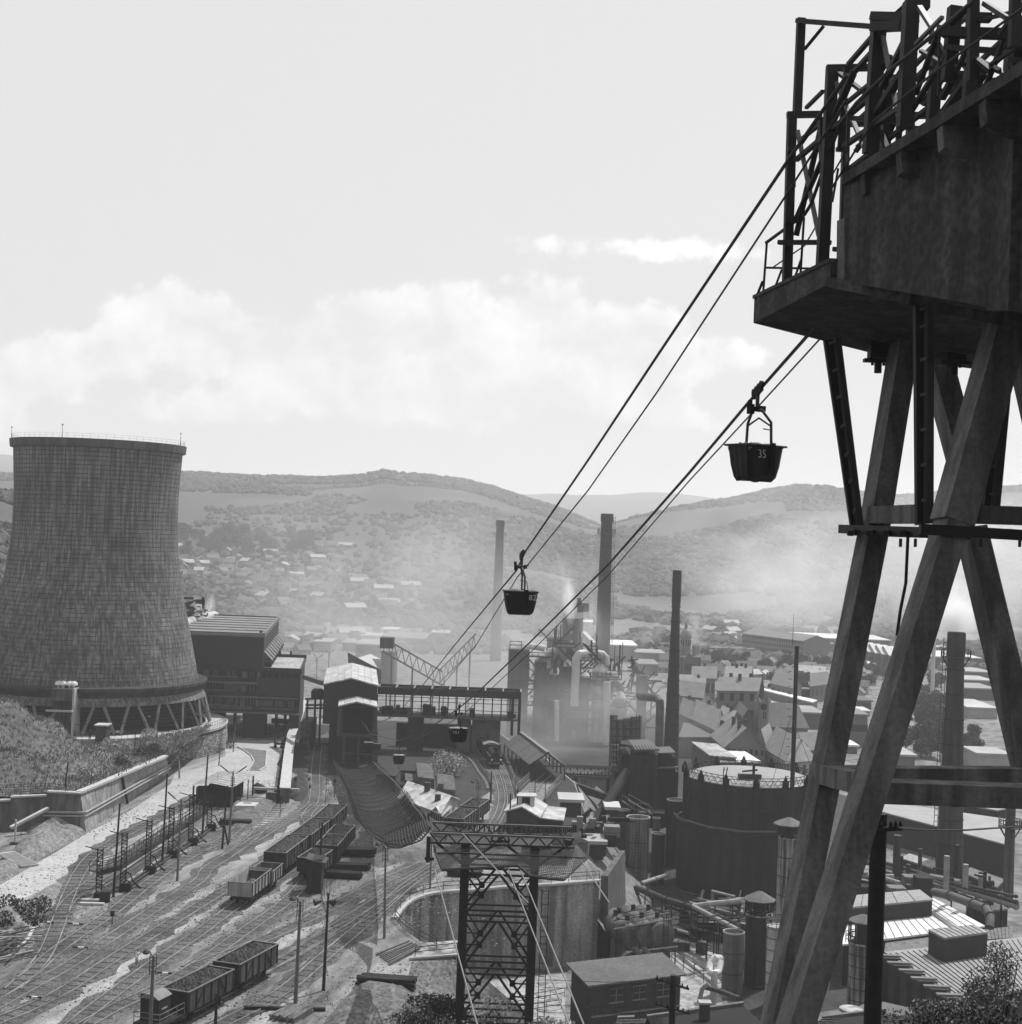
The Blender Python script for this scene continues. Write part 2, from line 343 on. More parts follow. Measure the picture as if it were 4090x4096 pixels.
# ================================================================ HAZE
def haze():
    b=MB();b.box(-9500,9500,-400,9500,-14,330)
    M=bpy.data.materials.new('haze_air');M.use_nodes=True;t=M.node_tree;t.nodes.clear()
    o=t.nodes.new('ShaderNodeOutputMaterial');v=t.nodes.new('ShaderNodeVolumePrincipled');v.inputs['Color'].default_value=(0.95,0.95,0.95,1)
    v.inputs['Density'].default_value=HAZE_D;v.inputs['Anisotropy'].default_value=0.3
    t.links.new(v.outputs[0],o.inputs['Volume']);ob=b.build('haze',M,kind='stuff');ob.display_type='WIRE'
HAZE_D=0.00022
haze()
# ================================================================ COOLING TOWER
CONC_T=mat('tower_concrete',0.20,0.9,0.2,0.95,streak=0.5,fine=0.12,isl=.05)
DARKM=mat('dark_void',0.012,0.9,0.2,1)
TC=AY('Z',165,1391,292);TX,TY=TC.x,TC.y
tz=lambda ypx,D=292:45+(pbox(180)-ypx)/2755*D
ZB=5.3;ZT=tz(836)
ct=thing('cooling_tower','huge concrete hyperboloid cooling tower with streaked grid shell on slanting legs','cooling tower',(TX,TY,ZB))
pr=[(16.6,ZT),(16.3,ZT-1.6),(16.0,tz(905)),(15.85,tz(931)),(15.9,tz(994)),(16.2,tz(1032)),(16.85,tz(1083)),(18.0,tz(1137)),(19.3,tz(1191)),(20.4,tz(1240)),(21.3,tz(1283))]
def rad(z):
    for(r1,z1),(r2,z2)in zip(pr[1:],pr[2:]):
        if z<=z1 and z>=z2:return r2+(r1-r2)*(z-z2)/(z1-z2)
    return pr[1][0]if z>pr[1][1]else pr[-1][0]
JOINT=mat('tower_joint',0.03,0.95,0.3,1.0)
b=MB();zs=[ZT-1.6-k*(ZT-1.6-pr[-1][1])/30 for k in range(31)]
b.lathe([(rad(z)-0.03,z)for z in zs],96,(TX,TY,0),cap=False);b.lathe([(rad(z)-0.5,z)for z in zs[::-1]],96,(TX,TY,0),cap=False)
sh=b.build('shell',JOINT,ct,smooth='all')
# shuttering panels, each its own raised plate (far past the limit for single parts)
b=MB();nr=54;na=120;rg=random.Random(3);zz=[zs[0]+(zs[-1]-zs[0])*k/nr for k in range(nr+1)]
for i in range(nr):
    off=0;za,zb=zz[i],zz[i+1]
    for k in range(na):
        if rg.random()<(0.0):continue
        d=rg.uniform(0.0,0.05);up_=1-i/nr;gz=0.06 if rg.random()<.45+.5*up_ else 0.01;ga=0.002 if rg.random()<.3+.55*up_ else 0.0003
        a0=2*math.pi*k/na+ga+off;a1=2*math.pi*(k+1)/na-ga+off
        ra,rb=rad(za)+d,rad(zb)+d
        P=[(ra,a0,za-gz),(rb,a0,zb+gz),(rb,a1,zb+gz),(ra,a1,za-gz)]
        b.poly([(TX+r*math.cos(t),TY+r*math.sin(t),z)for r,t,z in P])
b.build('shell_panel',CONC_T,sh,kind='stuff')
CONC_D=mat('tower_rim_concrete',0.10,0.9,0.2,0.5,streak=0.3)
b=MB();b.lathe([(16.3,ZT-1.7),(16.95,ZT-1.5),(17.1,ZT-0.2),(17.1,ZT),(16.3,ZT),(16.1,ZT-0.3)],96,(TX,TY,0),cap=False);rim=b.build('rim',CONC_D,ct,smooth=True)
STEEL=mat('dark_steel',0.035,0.6,0.3,3.0,metal=0.3)
def ring_rail(r,z,h,n,a0=0,a1=2*math.pi,th=0.05,rails=(1.0,0.5),c=(0,0)):
    b=MB();st=[(c[0]+r*math.cos(a0+(a1-a0)*k/n),c[1]+r*math.sin(a0+(a1-a0)*k/n))for k in range(n+1)]
    for x,y in st:b.bar((x,y,z),(x,y,z+h),th)
    for f in rails:
        for p,q in zip(st,st[1:]):b.bar((p[0],p[1],z+h*f),(q[0],q[1],z+h*f),th)
    return b
ring_rail(16.7,ZT,0.9,72,c=(TX,TY),th=0.022).build('rim_railing',STEEL,ct)
b=MB()
for a in(R(190),R(262),R(352)):
    x,y=TX+16.9*math.cos(a),TY+16.9*math.sin(a);b.tube((x,y,ZT),(x,y,ZT+2.4),0.07,0.03,6);b.blob((x,y,ZT+2.4),0.18)
b.build('lightning_rod',STEEL,ct,kind='stuff')
# lower gutter ring, skirt, gallery
zr=13.6
CONC_L=mat('basin_concrete',0.17,0.9,0.25,0.5,streak=0.35)
b=MB();b.lathe([(20.8,zr+0.1),(22.8,zr),(23.0,zr-.1),(23.0,zr-0.6),(22.6,zr-0.8),(22.2,zr-1.6),(22.0,zr-1.9)],96,(TX,TY,0),cap=False)
b.build('gutter_ring',mat('ring_concrete',0.075,0.9,0.3,0.6,streak=0.4),ct,smooth=True)
zk=10.2;b=MB();b.lathe([(21.2,zr-1.8),(22.0,zr-1.9),(22.7,zk+0.4),(22.8,zk),(22.2,zk),(20.6,zr-1.8)],96,(TX,TY,0),cap=False)
b.build('skirt',CONC_T,ct,smooth=True)
ring_rail(22.7,zr+0.2,1.15,90,c=(TX,TY),th=0.05).build('gallery_railing',STEEL,ct)
# slanting legs in V pairs
zleg=ZB
b0=MB();
for k in range(44):
    a=2*math.pi*k/44;s=(1 if k%2 else-1)*0.052
    p=V(TX+22.5*math.cos(a+s*0.6),TY+22.5*math.sin(a+s*0.6),zk+0.1);q=V(TX+24.0*math.cos(a-s*.95),TY+24.0*math.sin(a-s*.95),zleg)
    MB().bar(p,q,0.42,0.42).build('leg',mat('leg_concrete',0.22,0.9,0.2,1.0),ct)
ring_rail(23.7,zleg+1.8,0.1,88,c=(TX,TY),th=0.1,rails=(1.0,)).build('hoop',STEEL,ct)
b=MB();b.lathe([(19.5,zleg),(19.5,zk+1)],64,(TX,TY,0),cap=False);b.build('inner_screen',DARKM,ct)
b=MB()
for k in range(64):
    a=2*math.pi*k/64
    for j in range(7):p=(TX+20.3*math.cos(a),TY+20.3*math.sin(a),zleg+0.4+j*0.7);a2=a+0.09;b.bar(p,(TX+20.3*math.cos(a2),TY+20.3*math.sin(a2),p[2]),0.08,0.18)
b.build('louvre',STEEL,ct,kind='stuff')
# basin with rubble stone wall and walkway
BR=27.2
b=MB();b.lathe([(23.0,zleg-0.25),(BR,zleg-0.3),(BR+.25,zleg-.3),(BR+.25,zleg-.75),(BR-.1,zleg-.75)],96,(TX,TY,0),cap=False);b.build('walkway',mat('pale_concrete',0.42,0.9,0.15,0.8),ct)
STONE=mat('rubble_stone',0.34,0.95,0.35,0.9,fine=4,isl=.4)
b=MB();b.lathe([(BR-.1,zleg-.75),(BR+0.3,-0.5)],96,(TX,TY,0),cap=False);wallo=b.build('basin_wall',mat('mortar',0.10,0.95,0.3,1),ct)
b=MB();rg=random.Random(5)
for i in range(11):
    z0=0.05+i*0.36;k=0;a=-2.35
    while a<0.45:
        wd=rg.uniform(0.35,0.75)/BR;r=BR+0.32-0.35*z0/4.2;o_=rg.uniform(0.02,.12);g_=0.05
        j=lambda:rg.uniform(-.05,.05)
        P=[(r,a+j()/BR,z0+j()),(r,a+wd-0.06/BR,z0+j()),(r,a+wd-.06/BR,z0+.31+j()),(r,a+j()/BR,z0+.31+j())]
        Q=[(TX+(rr-.1)*math.cos(t),TY+(rr-.1)*math.sin(t),z)for rr,t,z in P];S_=[(TX+(rr+o_)*math.cos(t+(0.06 if n_ in(0,3)else-0.06)/BR),TY+(rr+o_)*math.sin(t+(0.06 if n_ in(0,3)else-0.06)/BR),z+(0.05 if n_<2 else-0.05))for n_,(rr,t,z)in enumerate(P)]
        i_=len(b.v);b.v+=Q+S_;b.f+=[(i_+4,i_+5,i_+6,i_+7),(i_,i_+1,i_+5,i_+4),(i_+1,i_+2,i_+6,i_+5),(i_+2,i_+3,i_+7,i_+6),(i_+3,i_,i_+4,i_+7)]
        a+=wd
b.build('stone',STONE,wallo,kind='stuff')
ring_rail(BR-.1,zleg-.3,1.25,70,a0=-2.4,a1=0.6,c=(TX,TY),th=0.05,rails=(1.0,0.5)).build('walkway_railing',STEEL,ct)
# riser chamber with four white domed valves
p=AY('O',680,430,268);q0=AY('O',560,430,268);q1=AY('O',805,430,268);zc=p.z;zb=4.0
rc=thing('riser_chamber','concrete pipe riser box with four white domed valves against the cooling tower','pipe riser',(p.x,p.y,zb))
MB().box(q0.x,q1.x,268,273,HZ('O',680,565,268),zc).build('chamber',mat('chamber_concrete',0.11,0.9,0.25,0.6,streak=.4),rc)
b=MB();b.box(q1.x,q1.x+.35,267.8,272,zb,zc+.1).build('side_panel',mat('pale_concrete',.4),rc)
for f in(0.08,0.3,0.55,0.8):
    x=q0.x+(q1.x-q0.x)*f;MB().tube((x,269.5,zb),(x,269.5,HZ('O',680,570,268)),0.55,n=10).build('riser_pipe',mat('pipe_grey',.09,.7,.3,1,streak=.4),rc,smooth=True)
for f in(0.22,0.42,0.72,0.9):
    x=q0.x+(q1.x-q0.x)*f;b=MB();b.lathe([(0.25,0),(.3,.5),(.75,.55),(.7,.95),(.4,1.25),(.05,1.35)],12,(x,269.8,zc));b.build('valve',mat('white_paint',.75,.5,.1,1),rc,smooth=True)
b=MB();b.box(q0.x-.5,q1.x+.3,267,267.7,HZ('O',680,672,268)-.1,HZ('O',680,660,268));b.build('ledge',mat('pale_concrete',.4),rc)
# brick hut on the walkway
p=AY('O',1108,990,263);q=AY('O',1048,990,263);r_=AY('O',1168,990,263);zt=HZ('O',1108,840,263)
hb=thing('gauge_hut','small dark hut with pale flat roof on the basin walkway','hut',(p.x,p.y,p.z))
MB().box(q.x,r_.x,263,265.5,p.z-1.5,zt).build('wall',mat('hut_brick',.055,.9,.3,2),hb);MB().box(q.x-.25,r_.x+.25,262.7,265.8,zt,zt+.22).build('roof',mat('pale_concrete',.4),hb)
# hyperboloid's neighbour: far hill trees come later
# ================================================================ YARD: shared helpers
CONC=mat('concrete',0.26,0.9,0.2,0.8,streak=0.3,fine=5)
CONC_P=mat('pale_concrete',0.42)
WOOD=mat('tarred_wood',0.028,0.85,0.35,2.0)
TIMBER=mat('old_timber',0.09,0.9,0.4,3.0)
RAILM=mat('rail_steel',0.26,0.5,0.6,0.25,metal=0.2)
SLEEP=mat('sleeper_wood',0.055,0.95,0.4,1.2)
BALL=mat('ballast',0.105,0.97,0.6,0.16,fine=5,bump=.6,coord='World')
def foliage(b,c,r,n,s,rg=rnd,hollow=0.35):
    for _ in range(n):
        while True:
            u=Vector((rg.uniform(-1,1),rg.uniform(-1,1),rg.uniform(-1,1)))
            if hollow<u.length<=1:break
        u.x*=1+0.25*noise.noise(u*2.3+Vector(c));p=Vector((c[0]+u.x*r[0],c[1]+u.y*r[1],c[2]+u.z*r[2]))
        a=Vector((rg.gauss(0,1),rg.gauss(0,1),rg.gauss(0,1))).normalized();d=a.orthogonal().normalized();e=a.cross(d)
        k=s*rg.uniform(0.6,1.4);i=len(b.v);b.v+=[tuple(p-d*k),tuple(p+e*k*.7),tuple(p+d*k),tuple(p-e*k*.7)];b.f.append((i,i+1,i+2,i+3))
LEAF=mat('leaves',0.075,0.8,0.45,0.9,coord='World',fine=3.5)
LEAF_D=mat('dark_leaves',0.045,0.85,0.4,0.5,coord='World',fine=2.5)
GRASS=mat('dry_grass',0.2,0.9,0.45,0.35,coord='World',fine=2.5)
BARK=mat('bark',0.06,0.95,0.3,3)
def grass(name,samples,h,n,label=None,spread=None,m=GRASS,rg=rnd):
    b=MB()
    for _ in range(n):
        x,y,z=samples(rg);a=rg.uniform(0,6.28);w_=h*0.22;hh=h*rg.uniform(.4,1.3);lx,ly=rg.gauss(0,.35)*hh,rg.gauss(0,.35)*hh
        i=len(b.v);b.v+=[(x-w_*math.cos(a),y-w_*math.sin(a),z-.05),(x+w_*math.cos(a),y+w_*math.sin(a),z-.05),(x+lx,y+ly,z+hh)];b.f.append((i,i+1,i+2))
    return b.build(name,m,kind='stuff')
def patch(name,pts,z,m,kind='structure'):
    pts=[Vector((p[0],p[1],z))for p in pts];b_=bmesh.new();f=b_.faces.new([b_.verts.new(p)for p in pts]);bmesh.ops.triangulate(b_,faces=[f])
    if sum(q.normal.z*q.calc_area()for q in b_.faces)<0:bmesh.ops.reverse_faces(b_,faces=b_.faces)
    me_=bpy.data.meshes.new(name);b_.to_mesh(me_);b_.free();me_.materials.append(m);o=bpy.data.objects.new(name,me_);COL.objects.link(o);o['kind']=kind;return o
def railing(pts,z,h=1.1,th=0.06,step=2.0,rails=(1.0,0.55)):
    b=MB();pts=[Vector((p[0],p[1],0))for p in pts]
    def zz(p):return z(p)if callable(z)else z
    st=resample(pts,step)
    for p in st:b.bar((p.x,p.y,zz(p)),(p.x,p.y,zz(p)+h),th)
    for f in rails:
        for p,q in zip(st,st[1:]):b.bar((p.x,p.y,zz(p)+h*f),(q.x,q.y,zz(q)+h*f),th)
    return b
# ---------------------------------------------------------------- yard edge walls
WALLM=mat('stained_concrete',0.30,0.9,0.25,0.35,streak=0.6,fine=4)
ew=thing('retaining_wall','tall curved stained concrete wall under the yard edge behind the lattice pylon','retaining wall',(EDGE[4].x,EDGE[4].y,PLANT))
er=resample(EDGE,1.5);b=MB();n=len(er);cen=G('D',1250,1010,PLANT)
for p in er:b.v+=[(p.x,p.y,PLANT-.3),(p.x,p.y,-0.01),(p.x,p.y,0.0),(p.x,p.y,0.25)]
for k in range(n-1):
    for j in(0,):b.f.append((4*k,4*k+1,4*k+5,4*k+4))
b.build('wall_face',WALLM,ew,smooth='all')
b=MB()
for p,q in zip(er,er[1:]):b.bar((p.x,p.y,0.12),(q.x,q.y,0.12),0.7,0.28)
b.build('coping',CONC_P,ew)
railing([(p.x,p.y+.1)for p in EDGE],0.25,1.1,0.07,2.3).build('railing',STEEL,ew)
e0,e1=G('F',213,985),G('F',213,985)+V(3.5,16,0)
MB().hexa([(e0.x-.9,e0.y,PLANT-.3),(e0.x+.4,e0.y-.2,PLANT-.3),(e1.x+.6,e1.y,PLANT-.3),(e1.x-.6,e1.y,PLANT-.3)],[(e0.x-.9,e0.y,.3),(e0.x,e0.y-.2,.3),(e1.x,e1.y,.3),(e1.x-.6,e1.y,.3)]).build('buttress',mat('dark_and_shaded_concrete',.13,.9,.25,.5,streak=.4),ew)  # one dark tone serves dark concrete parts and wall faces painted as shaded
nw=thing('abutment','small stained concrete abutment block with railing beside the curved wall','concrete block',tuple(G('D',900,1200,-3)))
a_,b_,c_=G('D',808,1102),G('D',1080,1078),NEAR[2]
q=lambda p,z:(p.x,p.y,z)
bb=MB();bb.hexa([(a_.x,a_.y,PLANT),(b_.x,b_.y,PLANT),(b_.x+.3,b_.y+6,PLANT),(a_.x,a_.y+6,PLANT)],[(a_.x,a_.y,.1),(b_.x,b_.y,.1),(b_.x+.3,b_.y+6,.1),(a_.x,a_.y+6,.1)]);bb.build('wall',WALLM,nw)
MB().hexa([(a_.x-.2,a_.y-.2,.1),(b_.x+.1,b_.y-.2,.1),(b_.x+.3,b_.y+.3,.1),(a_.x,a_.y+.4,.1)],[(a_.x-.2,a_.y-.2,.3),(b_.x+.1,b_.y-.2,.3),(b_.x+.3,b_.y+.3,.3),(a_.x,a_.y+.4,.3)]).build('coping',CONC_P,nw)
railing([(a_.x+.4,a_.y+.4),(b_.x,b_.y+.4)],0.2,1.1,.07,2.4).build('railing',STEEL,nw)
fence=thing('pit_railing','bent steel railing along the near lip of the curved wall','railing',tuple(NEAR[1]))
railing([(p.x,p.y)for p in[EDGE[-1]]+NEAR[:3]],0.0,1.1,.07,2.2).build('rail',STEEL,fence)
# earth bank dropping from the yard to the plant
BANK=mat('bank_rubble',0.2,0.95,0.4,0.5,fine=3,bump=.5,coord='World')
bk=BACK
pk=resample(bk,3);b=MB();m_=6
for i,p in enumerate(pk):
    nrm=Vector((1,-0.12,0)).normalized();W_=11.0-3*(i<6)
    for j in range(m_+1):t=j/m_;b.v.append((p.x+nrm.x*W_*t+rnd.uniform(-.2,.2),p.y+nrm.y*W_*t,(PLANT-.2)*t+0.35*noise.noise(Vector((p.x*.5,p.y*.5,t*4)))*math.sin(t*3.1)+0.0))
for i in range(len(pk)-1):
    for j in range(m_):k=i*(m_+1)+j;b.f.append((k,k+1,k+m_+2,k+m_+1))
struct(b.build('embankment',BANK,smooth='all'))
b=MB();nm=[NEAR[4]+V(-1,0,0),NEAR[5],NEAR[6],V(0,119,0)]
nk=resample([NEAR[3]+V(.2,-1,0)]+NEAR[4:]+[V(-6,118,0)],2.5)
for i,p in enumerate(nk):
    for j in range(5):t=j/4;b.v.append((p.x+14*t,p.y-4*t,-11*t*(0.5+.5*t)+rnd.uniform(-.2,.2)*(j>0)))
for i in range(len(nk)-1):
    for j in range(4):k=i*5+j;b.f.append((k,k+1,k+6,k+5))
struct(b.build('slope',mat('slope_earth',.15,.95,.4,.4,fine=2.5,coord='World'),smooth='all'))
# ---------------------------------------------------------------- surfaces on the yard
ROADM=mat('road_dust',0.36,0.95,0.16,0.18,fine=1.6,coord='World')
patch('road',[xy(G('B',*p))for p in[(1335,240),(1700,240),(1695,520),(1480,520),(1420,560),(1080,600),(900,720),(700,852),(520,950),(400,1040),(250,1130),(0,1245),(-250,1350),(-250,1200),(0,1100),(150,1010),(330,905),(512,795),(770,660),(1012,500),(1040,440),(1200,400),(1340,330)]],0.005,ROADM)
patch('island',[xy(G('Q',*p))for p in[(650,520),(760,530),(1020,560),(1005,745),(930,785),(820,785),(870,700),(855,640),(780,560)]],0.012,mat('island_earth',0.17,0.95,.3,.4,coord='World'))
kb=thing('kerb','pale curved kerb around the bare road island','kerb',tuple(G('Q',1010,650)))
b=MB();kp=[G('Q',*p)for p in[(1020,558),(1008,650),(1003,742),(930,785)]]
for p,q_ in zip(kp,kp[1:]):b.bar(p+V(0,0,.1),q_+V(0,0,.1),.3,.25)
kp=[G('Q',*p)for p in[(690,520),(760,560),(840,620),(872,680),(850,730),(800,785)]]
for p,q_ in zip(kp,kp[1:]):b.bar(p+V(0,0,.1),q_+V(0,0,.1),.2,.25)
b.build('kerb_stone',CONC_P,kb,kind='stuff')
DIRT=mat('coal_dirt',0.05,0.97,0.5,0.4,fine=3,bump=.5,coord='World')
patch('coal_ground',[xy(G('C',*p))for p in[(0,640),(200,640),(520,620),(1100,640),(1230,800),(1180,900),(1215,1080),(900,1260),(700,1400),(430,1560),(330,1560),(300,1300),(200,1000),(60,1000),(-150,900)]],0.006,DIRT)
patch('coal_ground',[(-30,345),(-4,344.5),(1.8,317.5),(8.8,295.5),(13.3,267.5),(13.8,240),(12,222),(10.3,204),(4,200),(2,240),(-4,262),(-12,290),(-30,300)],.002,DIRT)
patch('coal_ground',[(3,200),(9.4,200),(13,240),(12.5,266),(8,294),(-1,300),(4.5,262),(4,240)],0.007,DIRT)
patch('coal_ground',[xy(G('C',*p))for p in[(1330,900),(1700,880),(1700,1000),(1620,1300),(1330,1340),(1390,1100)]],0.006,DIRT)
# ---------------------------------------------------------------- tracks
def section(b,pts,off,w_,z0,z1,jit=0):
    n=len(pts);i0=len(b.v)
    for k,p in enumerate(pts):
        d=(pts[min(k+1,n-1)]-pts[max(k-1,0)]).normalized();nr_=Vector((d.y,-d.x,0))
        c=p+nr_*(off+jit*.4*noise.noise(p*.31));w_+=(jit*noise.noise(p*.43+V(9,0,0))-(w_-3.4)*.7)if jit else 0;b.v+=[tuple(c-nr_*w_/2+V(0,0,z0)),tuple(c+nr_*w_/2+V(0,0,z0)),tuple(c+nr_*w_/2*.97+V(0,0,z1)),tuple(c-nr_*w_/2*.97+V(0,0,z1))]
    for k in range(n-1):
        i=i0+4*k
        for j in range(4):q_=(j+1)%4;b.f.append((i+j,i+4+j,i+4+q_,i+q_))
    return b
SLP=MB().box(-1.25,1.25,-.12,.12,-.1,.055).build('sleeper',SLEEP);SLM=SLP.data;bpy.data.objects.remove(SLP)
NSL=[0]
def track(pts,label,sl='buried',zoff=0.0,bed=True,ball=BALL):
    P=resample(pts,1.6);t=thing('railway_track',label,'railway track',tuple(P[len(P)//2]),group='railway tracks in the yard')
    T=Vector(t.location)
    if bed:section(MB(),P,0,3.4,-.05+zoff,.022+zoff+0.004*(NSL[0]%5),2.4).build('ballast_bed',ball,t)
    for s in(-.75,.75):section(MB(),P,s,.085,0.03+zoff,.17+zoff).build('rail',RAILM,t)
    NSL[0]+=1;acc=0;b=MB();cnt=0
    for p,q_ in zip(P,P[1:]):
        d=(q_-p);acc+=d.length
        if acc>=.68:
            acc=0;an=math.atan2(d.y,d.x)-math.pi/2
            if sl=='each' and cnt<90:
                o=bpy.data.objects.new('sleeper',SLM);COL.objects.link(o);o.parent=t;o.location=p-T+V(0,0,zoff);o.rotation_euler=(0,0,an);cnt+=1
            else:b.obox((p.x,p.y),(-d.y,d.x),1.25,.12,-.08+zoff,(.055 if sl!='buried' else .045)+zoff)
    if b.v:b.build('sleeper',SLEEP,t,kind='stuff')
    return t
def gp(c,pts):return[G(c,*p)for p in pts]
def full(fx,fy):return G('Z',fx/CR['Z'][2],fy/CR['Z'][2])
track(gp('P',[(120,1590),(330,1395),(455,1220),(535,1030),(590,870),(655,700),(750,500),(880,320),(1120,150)])+gp('B',[(874,735),(1060,640),(1190,570)]),'curving track beside the pale road, left of the loading gantry','each')
track(gp('P',[(575,900),(650,760),(760,660),(880,560),(1040,470)])+gp('B',[(800,905),(950,820),(1160,700),(1290,615)]),'track running under the loading gantry with pale sleepers','each')
track(gp('P',[(-300,1800),(0,1640),(290,1450),(420,1330),(620,1165),(1095,840),(1500,520),(1928,255)])+gp('B',[(1290,855),(1420,760)]),'track with bare sleepers in front of the gantry posts','each')
track(gp('P',[(-300,1900),(0,1735),(330,1550),(640,1380),(1050,1110),(1500,815),(1928,540)])+gp('Q',[(360,1870),(700,1660),(930,1520),(1250,1325),(1440,1215),(1530,1120),(1545,900),(1562,650),(1585,520),(1650,430),(1720,370)]),'long track bending away between the white wall and the coal wagons')
track(gp('Q',[(1190,1080),(1060,1290),(900,1480),(760,1600),(560,1735)]),'short siding ending at a buffer stop by the wall',bed=False)
tC=gp('P',[(-200,1985),(0,1890),(250,1790),(650,1590),(1200,1230),(1928,780)])
TD=gp('P',[(560,2050),(740,1919),(840,1830),(1495,1340),(1928,1045)])+gp('B',[(1400,1225),(1580,1105),(1780,960)])+gp('Q',[(1330,1790),(1560,1560),(1740,1390),(1860,1270)])
track(tC+gp('B',[(1500,1030),(1700,880),(1840,770)])+gp('Q',[(1450,1290),(1545,1165)]),'track left of the long row of loaded coal wagons')
track(TD,'track carrying the row with the empty white wagon')
TE=gp('P',[(500,2100),(860,1919),(1080,1790),(1500,1590),(1928,1345)])+gp('B',[(1500,1345),(1700,1200)])+gp('C',[(80,1605),(200,1480),(300,1370),(380,1290)])
track(TE,'track carrying the right hand row of coal wagons')
JJ=gp('C',[(1190,1345),(1270,1250),(1305,1150),(1300,1060),(1272,960),(1225,880),(1140,790),(1040,710)])
TF=gp('B',[(700,2060),(1010,1905),(1330,1745),(1600,1590),(1928,1395)])+gp('D',[(560,780),(760,650),(960,530)])
track(TF+JJ,'track under the two coal wagons nearest the brake cabin, running on to the locomotive')
track(gp('D',[(-500,1150),(0,955),(300,810),(550,680),(760,585),(900,520)]),'track joining the fan of points from the left')
track(gp('D',[(-600,1620),(0,1320),(300,1080),(540,880),(690,745),(800,650),(960,545)])+JJ[:1],'near curved track joining the fan of points below the net')
track(gp('D',[(-600,1400),(0,1130),(300,960),(560,830),(700,720)]),'middle track of the fan of points')
track(gp('C',[(1215,1345),(1300,1260),(1345,1150),(1340,1060),(1310,960)]),'second curved track beside the locomotive on the viaduct','shown')
track(gp('C',[(1470,1130),(1500,1060),(1530,1020),(1600,960)]),'short tracks on the walled platform by the open roofed shed',bed=False)
# white marker boards lying across, small timbers
for k,(x0,y0,x1,y1)in enumerate([(650,950,800,958),(420,938,520,942),(700,1180,850,1186),(255,1655,400,1668),(1515,1425,1660,1433)]):
    p,q_=G('P',x0,y0,.2),G('P',x1,y1,.2);c=p.lerp(q_,.5)
    lb=['lying across the curved tracks','left of the curved tracks','beside the middle track','near the lower left corner','right of the worker, by the lamp post'][k]
    t=thing('marker_board','black and white fouling board '+lb,'track marker',tuple(c));mid=p.lerp(q_,.35),p.lerp(q_,.75)
    MB().bar(p,mid[0],.14).build('black_end',WOOD,t);MB().bar(mid[0],mid[1],.14).build('white_middle',mat('white_paint',.75),t);MB().bar(mid[1],q_,.14).build('black_end',WOOD,t)
# ---------------------------------------------------------------- wagons
WG_D=mat('wagon_dark',0.032,0.8,0.35,1.2,streak=0.3);WG_M=mat('wagon_board',0.10,0.85,0.35,0.9,streak=0.4);WG_L=mat('wagon_pale',0.34,0.8,0.2,0.9,streak=0.35)
COAL=mat('coal',0.045,0.75,0.6,2.2,fine=9,bump=1.0)
def heap(Lx,W_,z0,h,seed):
    b=MB();nx,ny=60,18;rg=random.Random(seed)
    for i in range(nx+1):
        for j in range(ny+1):
            u,v_=i/nx,j/ny;e=min(1,5*min(u,1-u))**.6*math.sin(math.pi*v_)**.7
            b.v.append((-Lx/2+Lx*u,-W_/2+W_*v_,z0+h*e*(.75+.35*noise.noise(Vector((u*6,v_*2,seed))))+rg.uniform(-.11,.11)))
    for i in range(nx):
        for j in range(ny):k=i*(ny+1)+j;b.f.append((k,k+ny+1,k+ny+2,k+1))
    return b
WB={}
